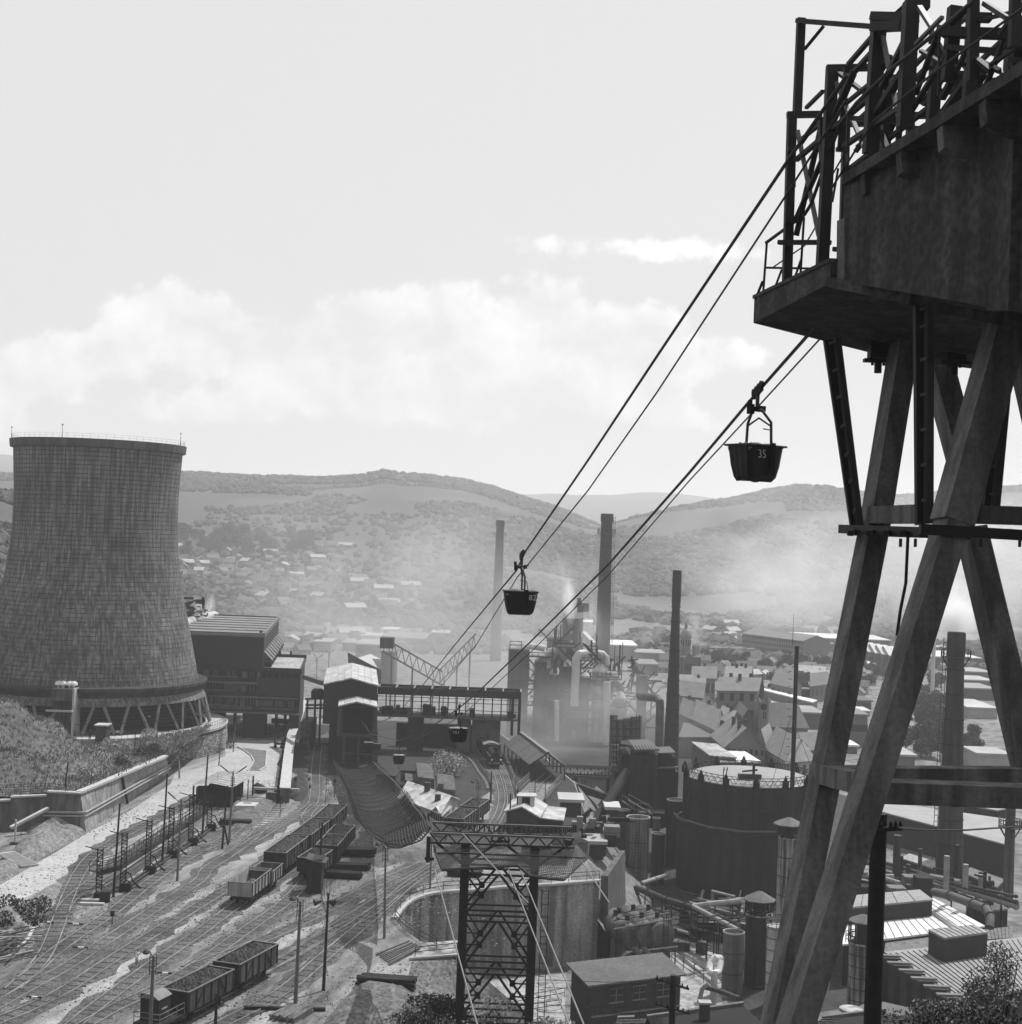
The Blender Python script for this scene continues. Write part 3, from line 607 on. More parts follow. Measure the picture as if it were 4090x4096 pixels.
def wagon(pn,pf,label,m=WG_D,side=WG_D,load='coal',rim=3.1,W_=2.85,fl=1.25,ribs=7,diag=True,seed=1,group='railway wagons'):
    pn,pf=Vector((pn.x,pn.y,0)),Vector((pf.x,pf.y,0));d=(pf-pn);Lx=d.length;d.normalize();nl=Vector((-d.y,d.x,0))
    c=(pn+pf)/2+nl*W_/2;t=thing('coal_wagon',label,'railway wagon',(c.x,c.y,0.15),math.atan2(d.y,d.x),group)
    z0,z1=fl-.1,rim-.15;h=W_/2
    def B(bb,nm,mm,**k):return bb.build(nm,mm,t,local=True,**k)
    B(MB().box(-Lx/2,Lx/2,-h,-h+.08,z0,z1),'side_wall',side);B(MB().box(-Lx/2,Lx/2,h-.08,h,z0,z1),'side_wall',m)
    B(MB().box(-Lx/2,-Lx/2+.08,-h+.08,h-.08,z0,z1),'end_wall',m);B(MB().box(Lx/2-.08,Lx/2,-h+.08,h-.08,z0,z1),'end_wall',m)
    B(MB().box(-Lx/2+.08,Lx/2-.08,-h+.08,h-.08,z0,z0+.1),'floor',m)
    b=MB()
    for s in(-h,h):b.box(-Lx/2-.04,Lx/2+.04,s-.06,s+.06,z1,z1+.09)
    for s in(-Lx/2,Lx/2):b.box(s-.06,s+.06,-h+.06,h-.06,z1+.004,z1+.086)
    B(b,'top_rim',mat('worn_edge',.2,.7,.3,1))
    key=('rib',round(z1-z0,2));
    if key not in WB:
        o=MB().box(-.07,.07,-.09,0,0,z1-z0).build('rib',WG_D);WB[key]=o.data;bpy.data.objects.remove(o)
    for k in range(ribs):
        x=-Lx/2+.1+(Lx-.2)*k/(ribs-1)
        for s,a in((-h,0),(h,math.pi)):
            o=bpy.data.objects.new('rib',WB[key]);COL.objects.link(o);o.parent=t;o.location=(x,s,z0);o.rotation_euler=(0,0,a)
    if diag:
        for s in(-1,1):
            for k in(1,-1):
                x0=k*Lx*.33;b=MB().bar((x0,s*(h+.05),z0+.1),(x0-k*Lx*.16,s*(h+.05),z1-.1),.09,.09,up=V(0,1,0));B(b,'diagonal_brace',WG_D)
    B(MB().box(-Lx/2-.05,Lx/2+.05,-h+.35,h-.35,z0-.35,z0),'underframe',DARKM)
    for x in(-Lx/2,Lx/2):
        for y in(-.85,.85):s=1 if x>0 else-1;B(MB().tube((x,y,1.0),(x+s*.55,y,1.0),.1,n=8).tube((x+s*.5,y,1.0),(x+s*.58,y,1.0),.22,n=10),'buffer',DARKM)
    for x in(-Lx*.36,-Lx*.22,Lx*.22,Lx*.36)if Lx>8 else(-Lx*.3,Lx*.3):
        b=MB().tube((x,-.8,.46),(x,-.66,.46),.48,n=14).tube((x,.66,.46),(x,.8,.46),.48,n=14);b.tube((x,-.9,.46),(x,.9,.46),.08,n=6);B(b,'wheelset',DARKM)
    if load=='coal':B(heap(Lx-.18,W_-.18,z1-.22,.75,seed),'coal_load',COAL,smooth=False)
    elif load=='low':B(heap(Lx*.5,W_-.4,z0+.1,1.0,seed),'rubble_load',mat('rubble',.2,.95,.4,2,fine=6))
    return t
w1=wagon(G('B',1120,1740,3.1),G('B',1390,1603,3.1),'heaped coal wagon behind the brake cabin at the bottom edge',side=WG_M,seed=1)
wagon(G('B',1425,1575,3.1),G('B',1650,1452,3.1),'heaped coal wagon coupled ahead of the one with the brake cabin',side=WG_M,seed=2)
wagon(G('B',1497,1092,2.9),G('B',1612,1005,2.9),'empty pale wagon with a little rubble on its floor',m=WG_L,side=WG_L,load='low',rim=2.9,diag=False,seed=3)
wagon(G('Q',1080,1895,2.7),G('Q',1192,1807,2.7),'short low wagon with dark scrap, coupled behind the pale wagon',m=WG_M,side=WG_L,load='low',rim=2.7,ribs=5,diag=False,seed=4)
wagon(G('Q',1225,1692,3.3),G('Q',1468,1507,3.3),'long coal wagon with pale ribbed boards and white cross braces',side=WG_M,rim=3.3,ribs=9,seed=5)
wagon(G('Q',1500,1492,3.3),G('Q',1705,1330,3.3),'second long heaped coal wagon of the middle row',side=WG_M,rim=3.3,ribs=9,seed=6)
wagon(G('Q',1735,1312,3.3),G('Q',1896,1162,3.3),'farthest long coal wagon of the middle row, beside the net',side=WG_M,rim=3.3,ribs=9,seed=7)
wagon(G('Q',1592,1757,3.1),G('Q',1742,1657,3.1),'nearest coal wagon of the right hand row, by the sleeper stacks',ribs=6,side=WG_M,seed=8)
wagon(G('Q',1790,1612,3.1),G('Q',1888,1500,3.1),'second coal wagon of the right hand row',ribs=6,diag=False,seed=9)
wagon(G('C',300,1350,3.1),G('C',356,1292,3.1),'third coal wagon of the right hand row, under the net edge',ribs=6,diag=False,seed=10)
wagon(G('C',1050,1255,3.0),G('C',1138,1192,3.0),'coal wagon standing by the pale roofed cottage',ribs=6,side=WG_M,diag=False,seed=11)
wagon(G('C',1150,1178,3.0),G('C',1221,1128,3.0),'coal wagon behind it, nearest the curved viaduct',ribs=6,side=WG_M,diag=False,seed=12)
# brake cabin in front of the first wagon
p=G('B',960,1880,0);bd=thing('brake_cabin_wagon','dark brake cabin with curved roof on the open wagon platform at the bottom edge','brake cabin',w1.location.copy(),w1.rotation_euler.z)
Lw=(G('B',1120,1740,3.1)-G('B',1390,1603,3.1)).length;x0=-Lw/2-.3
def BL(bb,nm,mm,**k):return bb.build(nm,mm,bd,local=True,**k)
BL(MB().box(x0-4.0,x0,-1.35,1.35,1.0,1.2),'platform',WG_D);BL(MB().box(x0-3.2,x0-1.4,-.7,1.2,1.2,3.2),'cabin',WG_D)
b=MB();rr=[(-.75+2.0*k/8,3.2+.42*math.sin(math.pi*k/8))for k in range(9)]
for x in(x0-3.35,x0-1.25):b.v+=[(x,y,z)for y,z in rr]
b.f+=[(k,k+9,k+10,k+1)for k in range(8)]+[tuple(range(9)),tuple(range(9,18))[::-1]];BL(b,'roof',mat('worn_edge',.2),smooth=True)
BL(MB().box(x0-2.8,x0-1.9,-.74,-.69,2.2,2.35),'window',WG_L)
b=railing([(x0-3.95,-1.3),(x0-1.3,-1.3),(x0-.1,-1.3)],1.2,1.0,.05,1.3);BL(b,'railing',mat('worn_edge',.2));b=railing([(x0-3.95,-1.3),(x0-3.95,1.3)],1.2,1.0,.05,1.3);BL(b,'railing',mat('worn_edge',.2))
for x in(x0-3.2,x0-.9):BL(MB().tube((x,-.8,.46),(x,-.66,.46),.48,n=14).tube((x,.66,.46),(x,.8,.46),.48,n=14).tube((x,-.9,.46),(x,.9,.46),.08,n=6),'wheelset',DARKM)
BL(MB().box(x0-4.0,x0,-1.0,1.0,.7,1.0),'underframe',DARKM)
# ---------------------------------------------------------------- posts and lamps
LAMPC=mat('post_concrete',0.16,0.9,0.2,2)
def post(c,xb,yb,xt,yt,kind,label,cat,group,arm=None,arm2=None,zb=0.0,r=0.16,seed=0):
    p=G(c,xb,yb,zb);t_=AY(c,xt,yt,p.y);nm={'pole':'utility_pole','lamp':'lamp_post','y':'lamp_post'}[kind]
    t=thing(nm,label,cat,tuple(p),group=group)
    top=V(t_.x,p.y,t_.z)
    MB().tube(p-V(0,0,.3),top,r,r*.62,8).build('pole' if kind!='pole' else 'shaft',WOOD if kind=='pole' else LAMPC,t,smooth=True)
    for k,a in enumerate([arm,arm2]):
        if a:
            e=AY(c,a[0],a[1],p.y-.4);e=V(e.x,p.y-.4,e.z);s=top-V(0,0,.25)
            if kind=='lamp':mid=s.lerp(e,.5)+V(0,0,.35)
            else:mid=s.lerp(e,.25)-V(0,0,.12*(e-s).length)
            MB().path([s-V(0,0,.6),s,mid,e],.045,6).build('arm',STEEL,t,smooth=True)
            d=(e-mid).normalized();b=MB()
            if kind=='y':b.bar(mid+d*(e-mid).length*.25,e,.28,.14)
            else:b.lathe([(.05,.22),(.22,.12),(.34,-.02),(.25,-.16),(.02,-.2)],10,tuple(e));
            b.build('lamp_head',STEEL,t,smooth=True)
    if kind=='lamp':
        b=MB()
        for dx in(-.28,.28):b.bar(top+V(dx,-.1,-1.6),top+V(dx,-.1,.2),.06)
        for dz in(-1.3,-.9,-.4):b.bar(top+V(-.28,-.1,dz),top+V(.28,-.1,dz),.05)
        b.build('bracket',STEEL,t)
    if kind=='y':
        b=MB()
        for s in(-.22,.22):b.bar(top+V(s,-.15,-2.2),top+V(s,-.15,-.6),.05)
        for dz in(-.9,-1.3,-1.9):b.bar(top+V(-.3,-.15,dz),top+V(.3,-.15,dz),.06)
        b.build('bracket',STEEL,t)
    return t
gpn='dark wooden poles in the yard';gl='concrete lamp posts in the yard'
for a in[('B',358,735,405,365,'in front of the angled retaining wall'),('B',672,1172,712,615,'between the first two gantry posts'),('B',962,980,993,440,'halfway along the gantry walkway'),
          ('B',1200,810,1235,325,'at the front left of the loading shed'),('B',1318,885,1350,510,'with a slanting strut, right of the shed'),('D',288,1282,318,700,'carrying two loudspeakers between the tracks'),
          ('D',262,650,282,280,'against the right hand wagon row'),('D',1437,330,1443,85,'rising before the dark brick hut'),('D',206,712,214,560,'short, beside the signal box by the wagons'),('B',1277,2000,1287,1740,'at the bottom edge beside the coal wagon'),('C',1228,1145,1232,945,'at the left railing of the viaduct'),('C',1353,1345,1355,1085,'left of the brick hut corner')]:
    po=post(a[0],a[1],a[2],a[3],a[4],'pole','dark tarred pole '+a[5],'pole',gpn,r=.17)
    if 'strut' in a[5]:
        s=G('B',1355,862);MB().bar(s,po.location+V(.2,0,3.2),.2).build('strut',WOOD,po)
    if 'loudspeakers' in a[5]:
        tp=AY('D',300,745,po.location.y)
        for dx in(-1.0,.9):MB().tube(tp+V(dx*.3,-.1,0),tp+V(dx,-.5,-.15),.08,.34,10).build('loudspeaker',STEEL,po)
    if 'wagon row' in a[5]:
        tp=AY('D',280,300,po.location.y);MB().bar(tp+V(-.3,0,-.4),tp+V(-.3,0,.6),.1).build('bracket',STEEL,po)
post('B',1052,1075,1077,590,'y','tall lamp post with two spread tube lamps beside the gantry middle','lamp post',gl,(997,547),(1172,560),r=.17)
post('B',1360,850,1385,425,'y','tall lamp post with two spread tube lamps in front of the corrugated shed','lamp post',gl,(1308,388),(1463,395),r=.17)
post('B',888,2030,912,1520,'lamp','lamp post left of the brake cabin with bulb lamp hanging left','lamp post',gl,(868,1497),r=.2)
post('D',122,1355,152,750,'lamp','lamp post on the grassy mound edge with bulb lamp on a curved arm','lamp post',gl,(105,735),r=.2)
post('D',650,970,658,430,'lamp','slender lamp post with a switch box low down, before the curved wall','lamp post',gl,(612,410),r=.16)
post('Q',642,572,668,240,'lamp','lamp post beside the road in front of the power station','lamp post',gl,(713,182),r=.12)
post('Q',483,727,517,312,'lamp','lamp post at the foot of the rubble basin wall','lamp post',gl,(603,257),r=.12)
post('C',1140,1330,1149,1000,'lamp','lamp post between the two wagons by the cottage','lamp post',gl,(1112,1008),r=.12)
post('C',1385,1170,1390,905,'lamp','lamp post at the right railing of the viaduct','lamp post',gl,(1345,893),r=.1)
post('D',921,676,932,380,'lamp','thin post with a lamp beside the net edge above the curved wall','lamp post',gl,(915,385),r=.13)
post('C',1510,1120,1517,945,'pole','thin pole on the walled platform','pole',gpn,r=.08)
post('C',1577,1128,1581,1000,'pole','thin pole at the platform railing','pole',gpn,r=.08)
post('O',1478,1212,1495,905,'pole','thin pole standing in the shrubs before the basin wall','pole',gpn,zb=4.8,r=.09)
post('O',1002,1507,1017,1305,'pole','short pole behind the retaining wall top','pole',gpn,zb=5.2,r=.09)
post('O',1718,1085,1740,700,'lamp','lamp post in the shrubs below the cooling tower legs','lamp post',gl,(1640,738),zb=4.8,r=.09)
post('N',1610,900,1612,670,'y','far lamp post with two raised arms, left of the pair behind the power station','lamp post',gl,(1580,640),(1672,645),zb=-8,r=.14)
post('N',1722,790,1731,625,'y','far lamp post with two raised arms, right of the pair behind the power station','lamp post',gl,(1690,600),(1779,600),zb=-8,r=.14)
# shadow-casting small things: signals, point levers
for c,x,y,h,lb in[('P',1080,975,1.1,'in the open ground between the left tracks'),('Q',1322,1050,2.4,'on the bank right of the white wall'),('Q',1158,1300,2.8,'beside the short siding'),('Q',1760,1080,2.6,'at the top of the middle wagon row'),('P',1375,1790,1.0,'with a round weight, beside the front lamp post')]:
    p=G(c,x,y);t=thing('shunting_signal','small dark track signal '+lb,'track signal',tuple(p));MB().bar(p,p+V(0,0,h),.1).build('post',STEEL,t);MB().box(p.x-.22,p.x+.22,p.y-.12,p.y+.12,p.z+h,p.z+h+.55).build('head',WOOD,t)
# ---------------------------------------------------------------- loading gantry
gp_=[('B',585,1172,600,880),('B',728,1130,757,790),('B',876,1026,903,712),('B',1010,930,1028,636),('B',1130,856,1150,560),('B',1240,772,1252,600)]
g0=G('B',585,1172);gt=thing('loading_gantry','long dark loading walkway on lattice posts with pipes and hoses beside the tracks','gantry',tuple(g0))
tops=[]
for c,xb,yb,xt,yt in gp_:
    p=G(c,xb,yb);tt=AY(c,xt,yt,p.y);h=tt.z;b=MB();s=.32
    for dx in(-s,s):b.bar((p.x+dx,p.y,0),(p.x+dx,p.y,h),.13)
    k=0;z=.2
    while z<h-.3:b.bar((p.x-s,p.y,z),(p.x+s,p.y,z+.45),.07);b.bar((p.x-s,p.y,z+.45),(p.x+s,p.y,z+.45),.08);z+=.45
    b.build('lattice_post',STEEL,gt);tops.append((p,h))
    b=MB().bar((p.x-1.8,p.y,h+.15),(p.x+.2,p.y,h-.3),.1);b.build('bracket_arm',STEEL,gt)
    b=MB();b.box(p.x-.5,p.x+.5,p.y-.4,p.y+.4,0,.5);b.build('footing',DARKM,gt)
off=V(-.9,.5,0);dk=MB();pts=[Vector((p.x,p.y,0))+off for p,h in tops];DZ=2.9
for p,q_ in zip(pts,pts[1:]):dk.bar(p+V(0,0,DZ),q_+V(0,0,DZ),1.0,.12);dk.bar(p+V(.5,0,DZ-.3),q_+V(.5,0,DZ-.3),.12,.5)
dk.build('walkway_deck',mat('walk_plate',.05,.7,.3,2),gt)
for o_ in(-.45,.5):railing([(p.x+o_,p.y)for p in pts],DZ,1.15,.07,1.6).build('railing',STEEL,gt)
for o_,z_,r_ in((1.0,.45,.16),(1.45,.35,.12),(-1.6,.4,.1)):
    MB().path([p+V(o_,0,z_)for p in pts],r_,8).build('pipe',mat('pipe_grey',.09),gt,smooth=True)
for p,h in tops[1:]:
    for k in range(2):
        s=V(p.x+.3,p.y,2.3-k);MB().path([s,s+V(.7,-.5,-.2),s+V(1.1,-.9,-.9),s+V(1.6,-.6,-1.5+k*.9),s+V(2.1,-.8,-1.7+k*.9)],.09,7).build('hose',DARKM,gt,smooth=True)
    MB().box(p.x-.1,p.x+1.1,p.y-.9,p.y-.2,0,1.0).build('pump_box',DARKM,gt)
p=G('P',1010,745);t=thing('oil_drum','short dark drum at the near foot of the gantry','drum',tuple(p));MB().tube(p,p+V(0,0,1.3),.62,n=16).build('drum',STEEL,t,smooth=True)
for k,(x,y)in enumerate([(910,740),(895,775)]):
    p=G('P',x,y);t=thing('concrete_slab',['upper','lower'][k]+' of the two pale slabs by the gantry foot','slab',tuple(p));MB().bar(p+V(-1.5,0,.15),p+V(1.3,.1,.15),.5,.25).build('slab',CONC_P,t)
# ---------------------------------------------------------------- loading shed
sh_={k:G('Q',x,y,z)for k,(x,y,z)in dict(lf=(195,937,3.3),rf=(640,970,3.3),rb=(893,823,3.3),lb=(480,792,3.3),tf=(408,922,4.0),tb=(700,776,4.0)).items()}
sd=thing('loading_shed','open loading shed with low corrugated pitched roof over dark plant','shed',(sh_['tf'].x,sh_['tf'].y,0))
CORR=mat('corrugated_sheet',0.30,0.6,0.2,0.7,streak=.2)
def corrugated(a,b2,c,d,n,name,parent,m=CORR,amp=.05):   # sheet strips between edge a->b and d->c
    for k in range(n):
        t0,t1=k/n,(k+1)/n-.06/n;P=[a.lerp(b2,t0),a.lerp(b2,t1),d.lerp(c,t1),d.lerp(c,t0)];u=V(0,0,amp*(1+(k%2)))
        MB().hexa([p_+u-V(0,0,.03)for p_ in P],[p_+u for p_ in P]).build(name,m,parent)
corrugated(sh_['tf'],sh_['tb'],sh_['lb'],sh_['lf'],17,'roof_sheet',sd);corrugated(sh_['tf'],sh_['tb'],sh_['rb'],sh_['rf'],17,'roof_sheet',sd)
for a in('lf','rf','rb','lb'):
    p=sh_[a].lerp(sh_['tf'],.06);MB().bar((p.x,p.y,0),(p.x,p.y,3.2),.25).build('post',STEEL,sd)
for f in(.33,.66):
    p=sh_['rf'].lerp(sh_['rb'],f);MB().bar((p.x,p.y,0),(p.x,p.y,3.2),.15).build('post',STEEL,sd)
b=MB();c0=(sh_['lf']+sh_['rf']+sh_['rb']+sh_['lb'])/4;rg=random.Random(9)
for k in range(26):
    f,g=rg.random(),rg.random();p=sh_['lf'].lerp(sh_['rf'],.15+.75*f).lerp(sh_['lb'].lerp(sh_['rb'],.15+.7*f),.08+.8*g);s=rg.uniform(.5,1.3);b.box(p.x-s,p.x+s,p.y-s,p.y+s,0,rg.uniform(1.2,2.9))
b.build('machinery',DARKM,sd,kind='stuff')
# white concrete tank pit and other small masses
p=[G('Q',655,1165,1.3),G('Q',878,1170,1.3),G('Q',930,1130,1.3),G('Q',720,1122,1.3)];t=thing('concrete_pit','pale concrete tank with slotted front on the rubble by the shed','tank',(p[0].x,p[0].y,0))
MB().hexa([(a.x,a.y,-.1)for a in p],[tuple(a)for a in p]).build('body',mat('pale_concrete',.42),t)
q0,q1=G('Q',765,1250,.3),G('Q',840,1255,.3);MB().bar(p[0].lerp(p[1],.45)+V(0,-.06,-.8),p[0].lerp(p[1],.8)+V(0,-.06,-.8),.1,.3).build('slot',DARKM,t)
MB().bar(p[3].lerp(p[0],.3)+V(.8,0,.02),p[3].lerp(p[0],.3)+V(2,0,.02),.5,.06).build('hatch',DARKM,t)
RUB=mat('rubble_heap',0.13,0.95,0.5,0.8,fine=5,bump=.7)
def mound(name,c,pts,h,m=RUB,n=14,lab=None,cat=None,seed=0,z0=0.0):
    pp=[Vector((q_[0],q_[1],0))for q_ in pts];ce=sum(pp,Vector())/len(pp);ring=resample(pp+[pp[0]],1.5)[:-1];b=MB();k=len(ring);L_=7
    for j in range(L_):
        f=1-j/(L_-1)*.97
        for q_ in ring:w_=ce.lerp(q_,f);b.v.append((w_.x,w_.y,z0+h*(1-f*f)*(.8+.5*noise.noise(Vector((w_.x*.4,w_.y*.4,seed))))+(0 if j else-.15)))
    for j in range(L_-1):
        for i in range(k):i2=(i+1)%k;b.f.append((j*k+i,j*k+i2,(j+1)*k+i2,(j+1)*k+i))
    b.f.append(tuple((L_-1)*k+i for i in range(k)));o=b.build(name,m,smooth='all');o['kind']='stuff' if not lab else 'thing'
    if lab:tag(o,lab,cat)
    return o
mound('rubble_mound',0,gp('Q',[(600,1180),(900,1090),(1100,1100),(1020,1280),(850,1420),(640,1420),(560,1300)]),1.3,seed=2)
mound('rubble_mound',0,gp('Q',[(1250,880),(1400,820),(1480,1000),(1400,1130),(1260,1080)]),1.2,seed=4,m=DIRT)
mound('rubble_mound',0,gp('D',[(560,480),(700,440),(930,440),(960,500),(760,520),(600,560)]),1.0,seed=5)
mound('spoil_mound',0,gp('P',[(100,250),(300,130),(560,60),(820,80),(560,240),(330,350),(180,330)]),2.4,m=GRASS,seed=6)
mound('spoil_mound',0,gp('P',[(240,20),(600,-60),(790,30),(840,95),(700,120),(420,130),(260,100)]),2.2,m=GRASS,seed=7)
mound('spoil_mound',0,gp('P',[(-100,300),(60,260),(200,440),(60,540),(-100,560)]),1.6,m=GRASS,seed=8)
mound('spoil_mound',0,gp('P',[(-100,820),(100,780),(280,1000),(200,1040),(0,1010),(-120,1000)]),1.8,m=GRASS,seed=9)
mound('spoil_mound',0,gp('P',[(120,800),(330,680),(540,560),(600,640),(430,830),(330,900),(220,930)]),.8,m=GRASS,seed=10)
MDB=gp('D',[(300,1440),(440,1290),(590,1200),(750,1215),(830,1310),(850,1478),(700,1600),(250,1600)])
mound('grassy_mound',0,MDB,1.5,m=mat('mound_grass',.13,.95,.5,.5,fine=2.5,coord='World'),seed=11)
# ================================================================ HILLSIDE AND RETAINING WALL, LEFT
A0,A1=G('B',512,790),G('B',1012,430);hT=5.3
tA,tB=G('O',885,1585,hT),G('O',1835,1185,5.0)
rw=thing('retaining_wall','long battered concrete retaining wall with pipes above the pale road','retaining wall',tuple(A0))
SUNC=mat('sunlit_wall_concrete',0.30,0.9,0.15,0.8,streak=0.35,fine=3)  # lit copy of the wall concrete: sunlight put into the road-side colour
for k in range(7):                                # cast bays with open joints
    f0,f1=k/7+.002,(k+1)/7-.002
    if k==3:f1+=0
    p0,p1,q0,q1=A0.lerp(A1,f0),A0.lerp(A1,f1),tA.lerp(tB,f0),tA.lerp(tB,f1);e=V(-1.5,.6,0)
    MB().hexa([p0-V(0,0,.2),p1-V(0,0,.2),p1-V(0,0,.2)+e*2,p0-V(0,0,.2)+e*2],[q0,q1,q1+e,q0+e]).build('wall_bay',SUNC,rw)
MB().hexa([tA+V(.3,-.1,0),tB+V(.3,-.1,0),tB+V(-.8,.4,0),tA+V(-.8,.4,0)],[tA+V(.3,-.1,.35),tB+V(.3,-.1,.35),tB+V(-.8,.4,.35),tA+V(-.8,.4,.35)]).build('coping',CONC_P,rw)
m0,m1=A0.lerp(A1,.43),tA.lerp(tB,.43);MB().bar(m0+V(.1,-.1,0),m1+V(.25,-.1,0),.35,.25).build('drainpipe',DARKM,rw)
L0=G('O',-350,1980);tL=[G('O',885,1590,hT),G('O',520,1572,hT),G('O',515,1612,hT-.6),G('O',120,1632,hT-.6),G('O',110,1665,hT-1.1),G('O',-350,1690,hT-1.1)]
b=MB();fl_=[(tL[0],tL[1]),(tL[2],tL[3]),(tL[4],tL[5])]
for k,(a,c)in enumerate(fl_):
    g0_,g1_=V(a.x+.3,a.y-1.2,-.2),V(c.x-.0,c.y-1.2,-.2)
    MB().hexa([g1_,g0_,V(a.x,a.y+1,-.2),V(c.x,c.y+1,-.2)],[c,a,a+V(0,1,0),c+V(0,1,0)]).build('wall_bay',mat('dark_and_shaded_concrete',.13),rw)  # camera-side bays take a darker copy: shade put into the colour
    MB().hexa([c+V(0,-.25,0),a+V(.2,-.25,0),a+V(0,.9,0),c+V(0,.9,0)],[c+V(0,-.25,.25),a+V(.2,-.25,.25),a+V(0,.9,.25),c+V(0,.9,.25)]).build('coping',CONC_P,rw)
# pipes carried along the wall
pp=thing('wall_pipes','pair of pale pipes running along the retaining wall','pipeline',tuple(A0))
for dz,r in((0,.16),(-.55,.12)):
    zt=2.9+dz;P=[G('O',-300,1755,zt),G('O',0,1735,zt),G('O',480,1690,zt),G('O',760,1670,zt)]
    MB().path([p+V(0,-1.0,0)for p in P],r,7).build('pipe',mat('pipe_pale',.3,.6,.2,2),pp,smooth=True)
P=[A0.lerp(A1,f).lerp(tA.lerp(tB,f),.52)+V(.35,-.15,0)for f in(0.0,.25,.5,.75,1.0)]
P=[V(P[0].x-6,P[0].y-.6,P[0].z),P[0]]+P[1:]+[P[-1]+V(1.2,.6,1.6),P[-1]+V(1.4,.8,0),P[-1]+V(1.5,.9,-2.4)]
MB().path(P,.17,7).build('pipe',mat('pipe_pale',.3),pp,smooth=True);MB().path([p+V(.08,-.05,-.5)for p in P[:-3]],.13,7).build('pipe',mat('pipe_pale',.3),pp,smooth=True)
# the slope behind, as one surface through levels read off the site
ctrl=[(p.x,p.y,p.z)for p in([tA,tB,tA.lerp(tB,.5)]+[tL[1],tL[3],tL[5]])]
for c,x,y,Y in[('B',0,0,236),('B',430,235,262),('B',200,105,245),('B',-400,-220,225),('B',0,300,222),('B',250,350,232),('B',-300,200,218),('B',600,300,250),('B',900,250,262),('B',450,260,263),('B',400,480,226),('B',-700,-380,225)]:
    p=AY(c,x,y,Y);ctrl.append((p.x,p.y,p.z))
for a in(-2.6,-2.3,-2.0,-1.6,-1.2):ctrl.append((TX+28*math.cos(a),TY+28*math.sin(a),4.2))
ctrl+=[(TX-30,TY+5,16),(TX-45,TY+20,24),(TX-60,TY-10,30)]
def hz(x,y):
    s=w_=0
    for a,b2,z in ctrl:d=((x-a)**2+(y-b2)**2)**-1.6 if(x-a)**2+(y-b2)**2>.01 else 1e6;s+=z*d;w_+=d
    return s/w_
b=MB();NX,NY=60,40;wl=[(V(-130,tL[5].y+1,0)),tL[3]+V(0,.9,0),tL[1]+V(0,.9,0),tA+V(-.6,.6,0),tA.lerp(tB,.5)+V(-.6,.3,0),tB+V(-.5,.3,0),V(tB.x+.5,tB.y+6,0)]
front=sorted([(p.x,p.y)for p in wl])
for i in range(NX+1):
    x=-130+(tB.x+.5+130)*i/NX;y0=interp(front,x);y1=300
    if True:
        dx=x-TX;y1=TY-math.sqrt(max(0,27.4**2-dx*dx))if abs(dx)<27.4 else TY+2
        y1=max(y1,y0+2)
    for j in range(NY+1):
        y=y0+(y1-y0)*j/NY;z=hz(x,y);z+=.35*noise.noise(Vector((x*.25,y*.25,0)))*min(1,j/4)
        if j==0:z=min(z,5.15)
        b.v.append((x,y,z))
for i in range(NX):
    for j in range(NY):k=i*(NY+1)+j;b.f.append((k,k+NY+1,k+NY+2,k+1))
HS=b;struct(b.build('hillside',mat('hillside_grass',0.13,.95,.4,.12,fine=1.8,coord='World'),smooth='all'))
def on_hill(rg):
    i,j=rg.randrange(NX//4,NX),rg.randrange(NY);a=HS.v[i*(NY+1)+j];c=HS.v[(i+1)*(NY+1)+j+1];f,g=rg.random(),rg.random()
    return a[0]+(c[0]-a[0])*f,a[1]+(c[1]-a[1])*g,a[2]+(c[2]-a[2])*(f+g)/2
grass('hill_grass',on_hill,.5,30000,m=mat('tall_grass',.21,.9,.5,.12,coord='World',fine=1.2))
def bush(c,x,y,z,r,label,n=420,m=LEAF,s=.14,cat='bush',hgt=1.0,Y=None):
    p=AY(c,x,y,Y)if Y else G(c,x,y,z);z=p.z if Y else z
    t=thing('bush',label,cat,(p.x,p.y,z));b=MB();foliage(b,(p.x,p.y,z+r*hgt*.8),(r,r*.8,r*hgt),n,s);b.build('foliage',m,t,kind='stuff')
    b=MB()
    for k in range(5):a=k*1.26;b.bar((p.x,p.y,z-.1),(p.x+math.cos(a)*r*.5,p.y+math.sin(a)*r*.5,z+r*hgt),.08)
    b.build('stem',BARK,t);return t
WEED=mat('pale_leaves',0.32,0.5,.5,1.2,coord='World',fine=4)
for k,(x,y,r,z,lb)in enumerate([(1200,1130,2.3,5.0,'leafy pale bush below the gauge hut'),(1110,1200,1.8,5.2,'pale leafy bush left of the poles under the basin wall'),(1380,1130,2.0,5.0,'leafy bush right under the middle of the basin wall'),(1290,1230,1.6,5.2,'low leafy bush in the hollow above the retaining wall'),(1640,1010,2.2,5.0,'leafy bush against the right part of the basin wall'),(1560,1180,2.0,5.2,'dark feathery bush on the retaining wall top'),(1700,1140,1.7,5.2,'feathery bush at the right end of the retaining wall'),(930,1390,1.5,5.3,'pale bush behind the wall corner'),(820,1450,1.3,5.4,'small pale bush nearest the wall corner'),(1340,1290,1.7,5.2,'feathery bush in the middle of the retaining wall top')]):
    bush('O',x,y+50,z-.7,r*.85,lb,900,WEED if k not in(5,6,9)else LEAF,.13)
for k,(x,y)in enumerate([(740,510),(600,560)]):bush('Q',x-130,y+20,0,1.3,['small shrub by the lamp post beside the road','small shrub at the foot of the rubble wall'][k],260,LEAF,.12)
for k,(x,y)in enumerate([(60,760),(200,800),(330,900),(20,920),(400,770)]):bush('P',x,y+60,.6,1.4,'dark scrub bush on the spoil bank '+['at the left edge','above the track bend','nearest the curved track','lowest at the left edge','beside the pale road'][k],300,LEAF_D,.14,hgt=.7)
